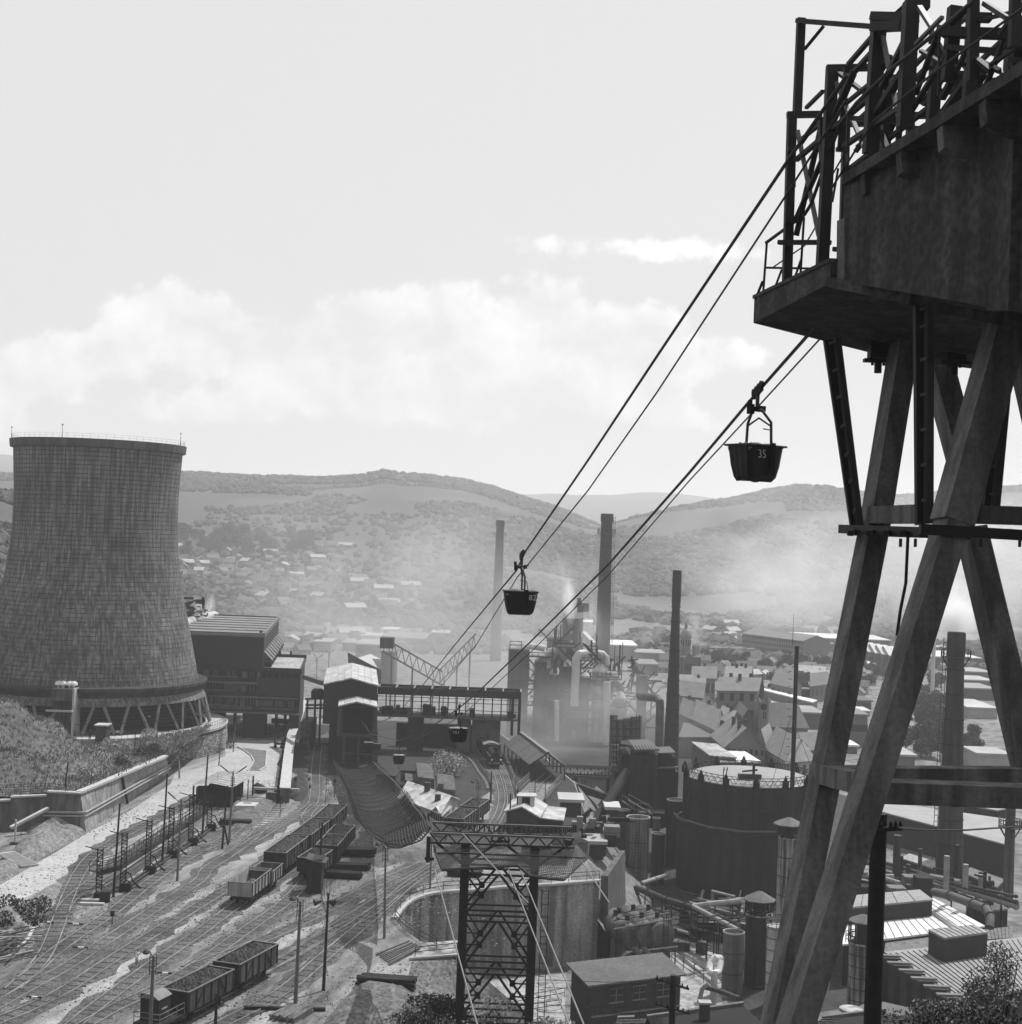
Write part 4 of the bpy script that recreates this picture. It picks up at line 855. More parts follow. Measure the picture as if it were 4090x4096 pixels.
t=thing('fallen_beam','pale beam lying on the grassy slope','beam',tuple(AY('O',780,1135,246)));MB().bar(AY('O',682,1078,247)+V(0,0,.3),AY('O',882,1195,243)+V(0,0,.3),.35).build('beam',CONC_P,t)
t=thing('garden_fence','wire fence along the top of the retaining wall','fence',(tA.x,tA.y,hT));fp=[tL[5]+V(0,1.2,0),tL[3]+V(0,1.2,0),tL[1]+V(0,1.2,0),tA+V(-.9,.9,0),tA.lerp(tB,.5)+V(-.9,.6,0),tB+V(-.6,.5,0)]
railing(fp,5.2,1.2,.05,1.2,(1,.7,.4,.12)).build('fence_panel',STEEL,t)
# timbers, planks and posts down at the left edge
rg=random.Random(21)
t=thing('timber_pile','jumbled pile of old planks at the lower left edge','timber pile',tuple(G('P',60,1250)))
for k in range(46):
    p=G('P',rg.uniform(-120,190),rg.uniform(1060,1330));a=rg.gauss(.75,.35);l_=rg.uniform(1.2,3.2);d=V(math.cos(a),math.sin(a),rg.uniform(-.08,.08))*l_;p.z=rg.uniform(.1,1.0)
    MB().bar(p-d,p+d,.22,.07).build('plank',TIMBER if rg.random()<.65 else mat('pale_plank',.3,.9,.3,2),t)
t=thing('bent_board','pale bent board standing on the bank by the curved track','board',tuple(G('P',270,1100)));P=[G('P',330,985,.8),G('P',268,1100,.5),G('P',165,1190,.1)]
MB().bar(P[0],P[1],.35,.06).bar(P[1],P[2],.35,.06).build('board',CONC_P,t)
t=thing('pipe_bridge','pale sloping pipe trough on a thin support left of the spoil heap','pipe trough',tuple(G('O',180,1930)))
MB().bar(G('O',120,1960,1.2),AY('O',530,1745,210),.7,.35).build('trough',CONC_P,t)
p=G('B',88,858);MB().bar(p,p+V(0,0,3.4),.22).build('support',mat('pale_concrete',.42),t);MB().box(p.x-.6,p.x+.6,p.y-.3,p.y+.3,0,.3).build('footing',TIMBER,t)
t=thing('stairway','worn concrete steps on the bank beside the pale road','steps',tuple(G('P',200,340)))
for k in range(14):p=G('P',60+17*k,275+9*k,1.6-k*.11);MB().bar(p+V(-.9,-.8,0),p+V(.9,.8,0),.42,.2).build('step',mat('pale_concrete',.42),t)
# stacks of timber in the yard
def stack(c,x,y,n,l_,ang,label,layers=3,m=TIMBER,wd=.24):
    p=G(c,x,y);t=thing('timber_stack',label,'timber stack',tuple(p));d=V(math.cos(ang),math.sin(ang),0);nn=V(-d.y,d.x,0);rg=random.Random(int(x*7+y))
    for L_ in range(layers):
        for k in range(n):
            c0=p+nn*(k-n/2)*wd*1.15+V(0,0,.15+L_*(wd+.04))+d*rg.uniform(-.25,.25);dd=d*l_/2+nn*rg.uniform(-.12,.12)
            MB().bar(c0-dd,c0+dd,wd,wd*.8).build('timber',m,t)
    return t
stack('D',150*1+300,560,6,5,.0,'stack of sleepers right of the wagons, upper one',3,WOOD);stack('D',410,610,6,4.5,-.1,'stack of sleepers right of the wagons, lower one',3,WOOD)
stack('D',490,480,7,4.8,.05,'stack of sleepers below the hanging net',4,WOOD);stack('D',660,1260,6,5.5,-.12,'heap of dark sleepers on the grassy mound',4,WOOD)
stack('D',1130,600,6,4.2,-.1,'stack of dark beams behind the curved wall',3,WOOD);stack('D',95,1430,9,3.6,1.2,'stack of logs near the bottom of the mound',2,mat('log_ends',.16,.9,.4,2));stack('D',60,1392,1,7.5,.05,'single long dark beam above the logs',1,WOOD,.4)
stack('B',1400,740,5,4.5,.0,'stack of sleepers left of the short siding',3,WOOD);stack('D',590,1470,5,3.6,-.6,'small stack of planks at the bottom of the mound',2,TIMBER)
t=thing('rail_bundle','fan of long loose rails lying beside the curved wall','rail bundle',tuple(G('D',740,1040)));rg=random.Random(2)
for k in range(10):
    a,b2=G('D',600+k*9+rg.uniform(-8,8),1060+k*7,.2),G('D',790+k*9,985+k*4+rg.uniform(-6,6),.35);MB().bar(a,b2,.14).build('loose_rail',mat('rusty_rail',.11,.7,.3,2),t)
p=G('D',300,690);t=thing('signal_box','small dark tarred hut beside the sleeper stacks','hut',tuple(p));MB().box(p.x-2.2,p.x-.4,p.y-1.5,p.y+1.2,0,4.2).build('wall',WOOD,t)
MB().hexa([(p.x-2.4,p.y-1.8,4.2),(p.x+.1,p.y-1.8,3.7),(p.x+.1,p.y+1.4,3.7),(p.x-2.4,p.y+1.4,4.2)],[(p.x-2.4,p.y-1.8,4.35),(p.x+.1,p.y-1.8,3.85),(p.x+.1,p.y+1.4,3.85),(p.x-2.4,p.y+1.4,4.35)]).build('roof',TIMBER,t)
# ================================================================ PARAPET WALL BETWEEN ROAD AND RAILWAY
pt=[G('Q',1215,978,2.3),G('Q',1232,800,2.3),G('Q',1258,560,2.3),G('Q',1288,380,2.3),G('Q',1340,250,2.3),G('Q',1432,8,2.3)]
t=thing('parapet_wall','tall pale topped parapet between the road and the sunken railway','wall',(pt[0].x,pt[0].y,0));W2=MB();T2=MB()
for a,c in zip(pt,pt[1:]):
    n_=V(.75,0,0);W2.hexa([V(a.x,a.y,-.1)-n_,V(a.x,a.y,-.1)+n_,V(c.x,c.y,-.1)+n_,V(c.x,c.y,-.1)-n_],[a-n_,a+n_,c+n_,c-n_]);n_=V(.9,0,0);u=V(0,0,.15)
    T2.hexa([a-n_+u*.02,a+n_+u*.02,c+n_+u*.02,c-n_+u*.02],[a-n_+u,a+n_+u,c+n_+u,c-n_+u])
W2.build('wall_body',mat('dark_and_shaded_concrete',.13),t);T2.build('coping',mat('pale_concrete',.42),t)
for k in range(22):
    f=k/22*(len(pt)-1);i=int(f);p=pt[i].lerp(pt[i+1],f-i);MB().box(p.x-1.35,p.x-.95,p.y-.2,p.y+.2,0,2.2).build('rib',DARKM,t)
q0,q1=G('Q',905,960,1.6),G('Q',1215,1005,1.6);t=thing('buffer_beam','low concrete beam and buffer stop at the lower end of the white wall','buffer stop',(q1.x,q1.y,0))
MB().box(q0.x+2,q1.x,q1.y-.3,q1.y+.5,0,1.3).build('block',mat('dark_and_shaded_concrete',.13),t);MB().box(q0.x-.5,q0.x+7,q1.y+2.4,q1.y+2.9,1.2,1.6).build('beam',CONC_P,t);p=G('Q',1185,1075)
for dz in(.9,1.4):MB().box(p.x-1.4,p.x+1.4,p.y-.2,p.y,dz,dz+.22).build('crossbar',TIMBER,t)
for dx in(-1,1):MB().box(p.x+dx-.1,p.x+dx+.1,p.y,p.y+.2,0,1.6).build('post',TIMBER,t)
MB().tube(G('Q',905,960,.7),G('Q',975,1000,.5),.75,n=14).build('pipe',DARKM,t,smooth=True)
p=G('Q',1170,530);t=thing('flat_cart','small dark four wheeled cart parked by the white wall','cart',tuple(p));MB().box(p.x-1.4,p.x+1.7,p.y-.6,p.y+.8,.7,1.0).build('platform',WOOD,t)
for dx in(-1.1,.2,1.4):MB().tube((p.x+dx,p.y-.6,.35),(p.x+dx,p.y-.45,.35),.35,n=12).build('wheel',DARKM,t)
MB().blob((p.x+.6,p.y,1.3),.8,.6).build('sack',TIMBER,t);MB().box(p.x-1.4,p.x-1.3,p.y-.6,p.y+.8,1.0,1.8).build('headboard',WOOD,t)
# ================================================================ POWER STATION
D0=308.0;NB=lambda x,y,Y=D0:AY('N',x,y,Y)
ps=thing('power_station','dark office block and boiler house on pillars beside the cooling tower','power station',(NB(900,1450).x,D0,0))
SHEAR[:]=[D0,-.105]
BRICK=mat('dark_cladding',0.042,.85,.15,.4);BAND=mat('pale_band',.17,.8,.2,.6);GLASS=mat('dark_glass',.03,.25,.5,.9);ROOFG=mat('gravel_roof',.30,.95,.3,.15,fine=1.2)
xl,xr=NB(250,800).x,NB(1455,800).x;zt_,zs=NB(1060,775).z,NB(1060,1215).z;za,D1=NB(1300,780).z,334.0
MB().box(xl,xr,D0+.6,D1,zs,za-.4).build('office_block',BRICK,ps)
MB().box(xl,xr+.3,D0-.3,D1,za-.4,za).build('roof_slab',BRICK,ps);MB().box(xl+20,xr-.2,D0+.2,D1-.6,za+.003,za+.06).build('roof_gravel',ROOFG,ps)
MB().box(NB(1165,660,D1).x+2.7,xr+.3,D1-.5,D1,za,za+.7).build('parapet',BRICK,ps);MB().box(xl,xr+.3,D0-.6,D0+.6,za-.9,za-.45).build('cornice',BRICK,ps)
bands=[(905,922,300,1045),(1040,1055,300,1430),(1190,1205,300,1440)]
for y0,y1,x0,x1 in bands:MB().box(NB(x0,y0).x,NB(x1,y0).x,D0-.5,D0+.59,NB(700,y1+0).z,NB(700,y0).z).build('floor_band',BAND,ps)
for y0,y1,x0,x1 in[(862,900,300,905),(995,1035,300,930),(1137,1188,300,1425)]:MB().box(NB(x0,y0).x,NB(x1,y0).x,D0-.35,D0+.59,NB(700,y1).z,NB(700,y0).z).build('spandrel',mat('spandrel_grey',.05,.85,.15,1),ps)
for y0,y1,x0,x1 in[(855,862,300,845),(988,995,300,840),(1130,1137,300,835),(1148,1155,1050,1380)]:MB().box(NB(x0,y0).x,NB(x1,y0).x,D0-.42,D0+.3,NB(700,y1).z,NB(700,y0).z).build('sill',BAND,ps)
for y0,y1,x0,x1 in[(797,868,890,935),(933,1002,882,928),(1062,1140,872,920),(803,893,1040,1068),(935,1035,1035,1040),(1068,1145,1022,1052)]:MB().box(NB(x0,y0).x,NB(x1,y0).x,D0-.3,D0+.59,NB(700,y1).z,NB(700,y0).z).build('pilaster',mat('pilaster_grey',.13,.85,.15,1),ps)
MB().box(NB(1045,900).x,NB(1440,900).x,D0-.5,D0+.58,NB(1200,1045).z,NB(1200,872).z).build('blank_panel',mat('panel_grey',.06,.9,.12,.7),ps)
def windows(x0,x1,y0,y1,n,pane=mat('curtain_grey',.10,.5,.5,1.5)):
    for k in range(n):
        a,c=x0+(x1-x0)*k/n,x0+(x1-x0)*(k+.88)/n;X0,X1=NB(a,y0).x,NB(c,y0).x;Z0,Z1=NB(700,y1).z,NB(700,y0).z
        f=MB().box(X0,X1,D0+.42,D0+.52,Z0,Z1).build('window',GLASS if rnd.random()<.45 else pane,ps)
        MB().box(X0-.04,X0+.05,D0+.3,D0+.41,Z0,Z1).build('frame',BAND,f)
for y0,y1 in((795,855),(928,987),(1060,1130)):windows(440,880,y0,y1,16);windows(940,1030,y0,y1+8,3,GLASS)
windows(1055,1415,1075,1147,14);windows(1075,1430,820,866,6,GLASS)
for x0,x1 in((890,1110),):MB().box(NB(x0,1300).x,NB(x1,1300).x,D0+.8,D0+8,-.1,zs-.003).build('pillar_core',mat('underpass_grey',.05,.9,.2,1),ps)
MB().box(NB(1340,1300).x,xr,D0+.5,D1,-.1,zs-.003).build('end_wall',BRICK,ps);MB().box(xl,NB(700,1300).x,D0+6,D0+7,-.1,zs-.003).build('back_wall',DARKM,ps)
for x in(760,1180,1270):MB().box(NB(x,1300).x-.3,NB(x,1300).x+.3,D0+16,D0+17,-.1,zs-.003).build('pillar',DARKM,ps)
MB().box(NB(1110,1300).x,NB(1340,1300).x,D1-1,D1-.5,-.1,NB(1300,1262,D1).z).build('back_wall',DARKM,ps)
zu=NB(700,468).z;D2=366.0;ux0,ux1=NB(200,500).x,NB(1098,600).x
MB().box(ux0,ux1,D0,D2,za,zu).build('boiler_house',mat('boiler_cladding',.048,.85,.1,.3),ps);MB().box(ux0,ux1+.1,D0-.1,D0+.4,zu,zu+.45).build('parapet',BAND,ps)
MB().box(ux1-.35,ux1+.12,D0+.4,D2,zu,zu+.9).build('parapet',BAND,ps);MB().box(ux0,ux1,D2-.4,D2,zu,zu+.9).build('parapet',BRICK,ps)
for k in range(7):
    y0=D0+1.5+k*8.1;MB().box(ux0,ux1-.5,y0,y0+5.6,zu+.003,zu+.75).build('roof_monitor',mat('monitor_grey',.20,.8,.2,.4),ps);MB().box(ux0,ux1-.5,y0+5.62,y0+8.08,zu+.003,zu+.08).build('roof_valley',DARKM,ps)
for k in range(14):y0=D0+2+k*4;MB().box(ux1,ux1+1.6,y0,y0+1.4,zu-6.2+(k%2)*.1,zu-5.6).build('fin',WOOD,ps)
for k in range(9):y0=D0+2+k*6;MB().hexa([(ux1,y0,za+3),(ux1+1.8,y0,za+1.2),(ux1+1.8,y0+4,za+1.2),(ux1,y0+4,za+3)],[(ux1,y0,za+3.2),(ux1+1.8,y0,za+1.4),(ux1+1.8,y0+4,za+1.4),(ux1,y0+4,za+3.2)]).build('sunshade',BAND,ps)
p=NB(1083,480,D0+3);MB().tube((p.x,p.y,zu),(p.x,p.y,NB(1083,415,D0+3).z),.28,n=8).build('roof_vent',DARKM,ps)
for x,yt in((1370,620),(1475,618)):p=NB(x,660,D1);MB().tube((p.x,p.y,za),(p.x,p.y,NB(x,yt,D1).z),.25,n=8).build('roof_vent',DARKM,ps)
SHEAR[:]=[0,0]
def lettering(body,parent,m,extrude=.04):
    fc_=bpy.data.curves.new('lettering','FONT');fc_.body=body;fc_.size=1.0;fc_.extrude=extrude;fc_.resolution_u=2;tmp=bpy.data.objects.new('tmp_text',fc_);COL.objects.link(tmp)
    bpy.context.view_layer.update();me_=bpy.data.meshes.new_from_object(tmp.evaluated_get(bpy.context.evaluated_depsgraph_get()));bpy.data.objects.remove(tmp)
    me_.materials.clear();me_.materials.append(m);o=bpy.data.objects.new('lettering',me_);COL.objects.link(o);o.parent=parent;return o,max(v.co.x for v in me_.vertices)-min(v.co.x for v in me_.vertices)
fo,fw=lettering('TRĂIASCĂ PARTIDUL COMUNIST ROMÂN !',ps,mat('faded_letter',.22,.7,.2,1))
a,c=NB(565,1162),NB(995,1172);fo.rotation_euler=(R(90),0,0);fo.location=(a.x-ps.location.x,D0-.42-ps.location.y,NB(700,1170).z-.0);fo.scale=((c.x-a.x)/fw,1.15,1)
# pipework on the roof line behind
t=thing('roof_pipeline','fat pale pipe with steaming vents behind the boiler house','pipeline',tuple(AY('N',400,350,330)))
MB().path([AY('N',250,400,322),AY('N',350,352,335),AY('N',470,310,352),AY('N',620,275,372)],1.3,12).build('pipe',mat('pale_pipe',.4,.6,.2,.6),t,smooth=True)
for k in range(5):p=AY('N',330+60*k,375-22*k,332+8*k);MB().box(p.x-.4,p.x+.4,p.y,p.y+.8,8,p.z).build('support',STEEL,t)
t=thing('coal_gantry_head','dark steel gantry end beside the cooling tower shoulder','gantry',tuple(AY('N',360,150,340)));MB().hexa([AY('N',315,215,340),AY('N',440,130,340),AY('N',440,130,344),AY('N',315,215,344)],[AY('N',320,150,340),AY('N',470,112,340),AY('N',470,112,344),AY('N',320,150,344)]).build('beam',WOOD,t)
for a,c in(((290,100),(420,106)),((440,125),(530,128)),((440,145),(530,152)),((515,95),(515,180))):MB().bar(AY('N',*a,340),AY('N',*c,340),.5).build('beam',WOOD,t)
b=MB();rg=random.Random(5)
for k in range(60):p,q=AY('N',rg.uniform(300,560),rg.uniform(170,280),rg.uniform(342,352)),AY('N',rg.uniform(300,560),rg.uniform(170,280),rg.uniform(342,352));b.bar(p,p.lerp(q,.35),.3)
b.build('steelwork',STEEL,t,kind='stuff')
# ================================================================ CABLEWAY STATION HOUSE
S0=280.0;SHEAR[:]=[S0,-.105];CB=lambda x,y,Y=S0:AY('C',x,y,Y)
st=thing('cableway_station','tall dark gabled cableway house with pale sheet roof and open mouth','cableway station',(CB(330,880).x,S0,0))
le,ap,re=CB(152,384),CB(332,346),CB(507,396);dpt=30.0;SHT=mat('pale_sheet_roof',.42,.75,.15,.25,fine=1.0,streak=.2)
x0,x1=CB(150,500).x,CB(495,500).x;ax=ap.x
MB().hexa([(x0,S0+.4,0+CB(0,640).z*0+CB(200,640).z),(x1,S0+.4,CB(200,640).z),(x1,S0+dpt,CB(200,640).z),(x0,S0+dpt,CB(200,640).z)],[(x0,S0+.4,le.z-.1),(x1,S0+.4,re.z-.1),(x1,S0+dpt,re.z-.1),(x0,S0+dpt,le.z-.1)]).build('wall',mat('station_cladding',.028,.85,.15,.4),st)
b=MB();b.poly([(x0,S0+.38,le.z-.1),(x1,S0+.38,re.z-.1),(ax,S0+.38,ap.z-.15)]);b.poly([(x0,S0+.38,le.z-.1),(ax,S0+.38,ap.z-.15),(ax,S0+.5,ap.z-.15),(x0,S0+.5,le.z-.1)]);b.build('gable',mat('station_cladding',.028),st)
def roofpair(t,le,ap,re,dp,n,m=SHT,th=.25,ov=.6,name='roof_sheet',dirv=V(0,1,0)):
    for(a,c)in((le,ap),(ap,re)):
        for k in range(n):
            f0,f1=k/n,(k+.97)/n;P=[a.lerp(c,f0)-dirv*ov,a.lerp(c,f1)-dirv*ov,a.lerp(c,f1)+dirv*(dp+ov),a.lerp(c,f0)+dirv*(dp+ov)];P=[p_+V(0,0,.03*(k%2))for p_ in P]
            MB().hexa(P,[p_+V(0,0,th)for p_ in P]).build(name,m,t)
roofpair(st,le,ap,re,dpt,4)
pl,pa,pr_=CB(218,524,272),CB(336,497,272),CB(472,531,272);roofpair(st,pl,pa,pr_,8,3,name='porch_roof_sheet')
LEGC=mat('dark_concrete_leg',.075,.9,.2,1)
for xa,xb,xc,xd in((232,247,222,243),(455,468,440,470)):MB().hexa([CB(xc,715,272),CB(xd,715,272),CB(xd,715,276),CB(xc,715,276)],[CB(xa,530,272),CB(xb,530,272),CB(xb,530,276),CB(xa,530,276)]).build('side_leg',LEGC,st)
MB().box(CB(232,700,275).x,CB(466,700,275).x,276.2,279.9,CB(300,712,275).z,CB(300,532,275).z).build('mouth',DARKM,st);MB().box(CB(225,700,272).x,CB(470,700,272).x,272.2,275,CB(300,722,272).z,CB(300,704,272).z).build('sill_beam',LEGC,st)
MB().box(CB(300,700,275).x,CB(405,700,275).x,274.5,276.1,CB(300,545,272).z,CB(300,536,272).z).build('header',LEGC,st)
for xa,xb,xc,xd in((252,265,247,262),(345,358,340,356),(438,470,436,472)):MB().hexa([CB(xc,880,272),CB(xd,880,272),CB(xd,880,274),CB(xc,880,274)],[CB(xa,722,272),CB(xb,722,272),CB(xb,722,274),CB(xa,722,274)]).build('leg',LEGC,st)
for y in(826,):MB().box(CB(250,y,272).x,CB(440,y,272).x,272.3,273,CB(300,y+8,272).z,CB(300,y,272).z).build('cross_beam',LEGC,st)
MB().box(CB(195,700,282).x,CB(495,700,282).x,281,300,-.1,CB(200,640).z-.01).build('base',mat('station_cladding',.028),st)
for k in range(5):MB().box(CB(362,700,275).x,CB(432,700,275).x,274.4,274.8,1.0+k*1.1,1.12+k*1.1).build('stair_landing',STEEL,st)
SHEAR[:]=[0,0]
# dark structures between road wall and station: pier, ducts
for k,(xa,xb,ya,yb,Y,lb)in enumerate([(0,72,625,790,296,'dark concrete bunker left of the station beside the rails'),(42,185,755,830,300,'low stone faced bunker behind the bend of the rails')]):
    t=thing('bunker',lb,'bunker',tuple(CB(xa,yb,Y)));MB().box(CB(xa,ya,Y).x,CB(xb,ya,Y).x,Y,Y+9,-.3,CB(xa,ya,Y).z).build('body',mat('bunker_stone',.10,.95,.4,.8,fine=2),t)
t=thing('pipe_rack','steel pipe rack with tanks between the power station and the cableway house','pipe rack',tuple(CB(90,500,300)))
for y in(475,515,535):MB().bar(CB(35,y,300),CB(150,y,300),.35).build('beam',STEEL,t)
for x in(50,100,135):MB().bar(V(CB(x,480,300).x,300,0),CB(x,470,300),.4).build('post',STEEL,t)
for x in(100,128):p=CB(x,470,299);MB().lathe([(.1,-.2),(.9,0),(.9,1.4),(.5,1.9),(.1,2)],12,tuple(p)).build('tank',DARKM,t,smooth=True)
MB().bar(CB(30,335,304),CB(155,375,290),.9).build('duct',mat('duct_grey',.12),t)
# ================================================================ CONVEYOR BRIDGE
B0=297.0;BB=lambda x,y,Y=B0:AY('C',x,y,Y);cb=thing('conveyor_bridge','long dark covered bridge with open truss top running right from the cableway house','conveyor bridge',tuple(BB(960,600)))
xa,xb=BB(500,420).x,BB(1424,430).x;z1,z0=BB(960,415).z,BB(960,462).z
for Y in(B0,B0+6):MB().box(xa,xb,Y,Y+.35,z0,z1).build('side_girder',WOOD,cb)
for k in range(9):x=xa+(xb-xa)*k/8;MB().box(x-.15,x+.15,B0+.35,B0+6,z1-.3,z1-.02).build('cross_member',mat('worn_edge',.2),cb);
for k in range(8):x=xa+(xb-xa)*k/8;MB().bar((x,B0+.4,z1-.2),(x+(xb-xa)/8,B0+6,z1-.2),.2).build('cross_member',STEEL,cb)
MB().box(xa,xb,B0+.4,B0+5.9,z0,z0+.2).build('ceiling',WOOD,cb);zd=BB(960,592).z
MB().box(xa-1,BB(1405,600).x,B0-.6,B0+6,zd-.35,zd).build('deck',mat('deck_grey',.09,.9,.4,1),cb)
for k in range(17):x=xa+(xb-xa)*k/16.2;MB().box(x-.12,x+.12,B0,B0+.25,zd,z0).build('post',WOOD,cb);
for f in(.18,.34,.7,.9):MB().box(xa,xb-.6,B0+.05,B0+.12,zd+(z0-zd)*f,zd+(z0-zd)*f+.12).build('rail',STEEL,cb)
rg=random.Random(12)
for k in range(22):x=rg.uniform(xa,xb-2);w_=rg.uniform(.4,1.5);MB().box(x,x+w_,B0+2,B0+4,zd,zd+rg.uniform(.5,2.3)).build('conveyor_gear',DARKM if rg.random()<.7 else BAND,cb)
for xx in(1365,1410):MB().box(BB(xx-8,600).x,BB(xx+10,600).x,B0,B0+1,BB(xx,712).z,z0).build('tower_leg',WOOD,cb)
for x0_,x1_ in((1010,1095),(1105,1290)):MB().box(BB(x0_,650).x,BB(x1_,650).x,B0+3,B0+8,-.1,zd-.36).build('pier',mat('pier_grey',.07 if x0_>1100 else .16,.9,.2,.6),cb)
MB().box(BB(690,700).x,BB(790,700).x,B0+1,B0+3,-.1,zd-.36).build('pier',WOOD,cb);MB().box(BB(600,700).x,BB(1100,700).x,B0+8.5,B0+9,-.1,BB(1,640).z).build('back_screen',mat('screen_grey',.055,.9,.3,.5),cb)
# ================================================================ GENERIC BUILDING
ROOF_T=[mat('roof_tile_a',.16,.9,.2,.35,fine=3),mat('roof_tile_b',.22,.9,.2,.35,fine=3),mat('roof_tile_c',.12,.9,.25,.35,fine=3)]
WALL_T=[mat('render_wall_a',.20,.9,.15,.3),mat('render_wall_b',.30,.9,.15,.3),mat('render_wall_c',.12,.9,.2,.3)]
WIN=mat('window_dark',.025,.3,.3,1);CHIM=mat('chimney_brick',.09,.9,.3,1)
def house(name,label,p0,p1,p2,zb,ze,zr,ridge='long',rm=None,wm=None,nw=(0,0),floors=1,chim=0,group=None,cat='house',ov=.5,hip=0.0,parent=None,monitor=False,seed=0,rows=None):
    """p0->p1 is the side nearest the viewer, p1->p2 the right hand side; the ridge runs along p0->p1 ('long') or along p1->p2 ('deep')."""
    p0,p1,p2=[Vector((p[0],p[1],0))for p in(p0,p1,p2)];p3=p0+p2-p1;c=(p0+p2)/2;t=thing(name,label,cat,(c.x,c.y,zb),group=group)
    rm=rm or ROOF_T[0];wm=wm or WALL_T[0];b=MB();ring=[p0,p1,p2,p3];Z=lambda p,z:Vector((p.x,p.y,z))
    b.hexa([Z(p,zb-.3)for p in ring],[Z(p,ze)for p in ring])
    if ridge=='flat':
        b.build('wall',wm,t);n=[(p-c).normalized()*ov for p in ring];MB().hexa([Z(p+q,ze+.003)for p,q in zip(ring,n)],[Z(p+q,ze+.3)for p,q in zip(ring,n)]).build('roof',rm,t)
        R0=R1=Z(c,ze)
    elif ridge=='mono':
        b.poly([Z(p1,ze),Z(p2,ze),Z(p2,zr)]);b.poly([Z(p3,ze),Z(p0,ze),Z(p3,zr)]);b.poly([Z(p2,ze),Z(p3,ze),Z(p3,zr),Z(p2,zr)]);b.build('wall',wm,t)
        a=[Z(p0,ze),Z(p1,ze),Z(p2,zr),Z(p3,zr)];n=[(p-c).normalized()*ov for p in ring];MB().hexa([x+V(0,0,.01)+q for x,q in zip(a,n)],[x+V(0,0,.2)+q for x,q in zip(a,n)]).build('roof',rm,t)
    else:
        if ridge=='long':a0,a1,b0,b1=p0,p1,p3,p2
        else:a0,a1,b0,b1=p1,p2,p0,p3       # eaves a and b
        d=(a1-a0).normalized();R0,R1=Z((a0+b0)/2,zr),Z((a1+b1)/2,zr);hl=hip*(b0-a0).length/2
        if not hip:b.poly([Z(a0,ze),Z(b0,ze),R0-V(0,0,.05)]);b.poly([Z(b1,ze),Z(a1,ze),R1-V(0,0,.05)])
        b.build('wall',wm,t);H0,H1=R0+d*hl,R1-d*hl;o_=d*(ov if not hip else 0)
        na=(a0-b0).normalized();dz=(zr-ze)/((b0-a0).length/2)*ov;th=V(0,0,.22)
        for(e0,e1,nn_)in((a0,a1,na),(b0,b1,-na)):
            P=[Z(e0,ze-dz)+nn_*ov-(d*ov),Z(e1,ze-dz)+nn_*ov+(d*ov),H1+o_,H0-o_];P=[p_+V(0,0,.02)for p_ in P]
            MB().hexa(P if nn_==na else P[::-1],[p_+th for p_ in(P if nn_==na else P[::-1])]).build('roof',rm,t)
        if hip:
            for e0,e1,HH in((a0,b0,H0),(a1,b1,H1)):
                s_=-d if HH==H0 else d;P=[Z(e0,ze-dz)+na*ov+s_*ov,Z(e1,ze-dz)-na*ov+s_*ov,HH];MB().hexa([p_+V(0,0,.02)for p_ in P],[p_+th for p_ in P]).build('roof',rm,t)
        for k in range(chim):
            f=(k+.5)/chim;q=R0.lerp(R1,.12+.76*f)+na*(1.2 if k%2 else-.9);MB().box(q.x-.45,q.x+.45,q.y-.35,q.y+.35,zr-1.6,zr+1.3).build('chimney',CHIM,t)
    for(e0,e1,n)in((p0,p1,nw[0]),(p1,p2,nw[1])):
        if not n:continue
        d=(e1-e0);L_=d.length;d.normalize();nn_=Vector((d.y,-d.x,0));hh=(ze-zb)/floors
        for fl_i in range(floors):
            for k in range(n):
                q=e0+d*L_*(k+.5)/n+nn_*.03;z=zb+hh*fl_i+hh*.38;w_=min(.6,L_/n*.25);h_=hh*.42
                f=MB().hexa([q-d*w_+V(0,0,z),q+d*w_+V(0,0,z),q+d*w_+nn_*.02+V(0,0,z),q-d*w_+nn_*.02+V(0,0,z)][::-1],[q-d*w_+V(0,0,z+h_),q+d*w_+V(0,0,z+h_),q+d*w_+nn_*.02+V(0,0,z+h_),q-d*w_+nn_*.02+V(0,0,z+h_)][::-1]).build('window',WIN,t)
    return t
# ---------------------------------------------------------------- small yard buildings
zc_=2.8
house('cottage','low cottage with pale sheet roof and chimneys beside the hanging net',G('C',640,1115,zc_),G('C',905,1212,zc_),G('C',1014,1122,zc_),0,zc_,4.3,'long',mat('pale_sheet_roof',.42),mat('lime_wall',.5,.9,.1,.5),(2,2),1,3)
house('cottage_wing','small wing with sheet roof and tall chimney in front of the pale roofed cottage',G('C',850,1200,2.6),G('C',905,1218,2.6),G('C',960,1170,2.6),0,2.6,3.4,'deep',mat('pale_sheet_roof',.42),mat('lime_wall',.5),(1,1),1,1)
zb_=3.3;t=house('brick_hut','dark brick hut with shallow pale roof right of the curved tracks',G('C',1330,1200,zb_),G('C',1530,1232,zb_),G('C',1575,1160,zb_),0,zb_,4.3,'deep',mat('pale_sheet_roof',.42),mat('hut_brick',.055))
p=AY('C',1450,1150,t.location.y-2);MB().box(p.x-1.0,p.x+1.4,p.y,p.y+2.2,3.9,HZ('C',1450,1105,p.y)).build('roof_hatch',mat('lime_wall',.5),t);MB().box(p.x-.5,p.x+.7,p.y-.05,p.y,4.2,5.4).build('hatch_door',DARKM,t);MB().box(p.x-1.3,p.x+1.7,p.y-.3,p.y+2.5,HZ('C',1450,1105,p.y),HZ('C',1450,1098,p.y)).build('hatch_lid',CONC_P,t)
house('brick_hut_annex','lower brick annex with pale flat roof at the right end of the dark hut',G('C',1530,1238,2.7),G('C',1690,1256,2.7),G('C',1702,1200,2.7),-.2,2.6,3.0,'mono',mat('pale_sheet_roof',.42),mat('hut_brick',.055),cat='outbuilding')
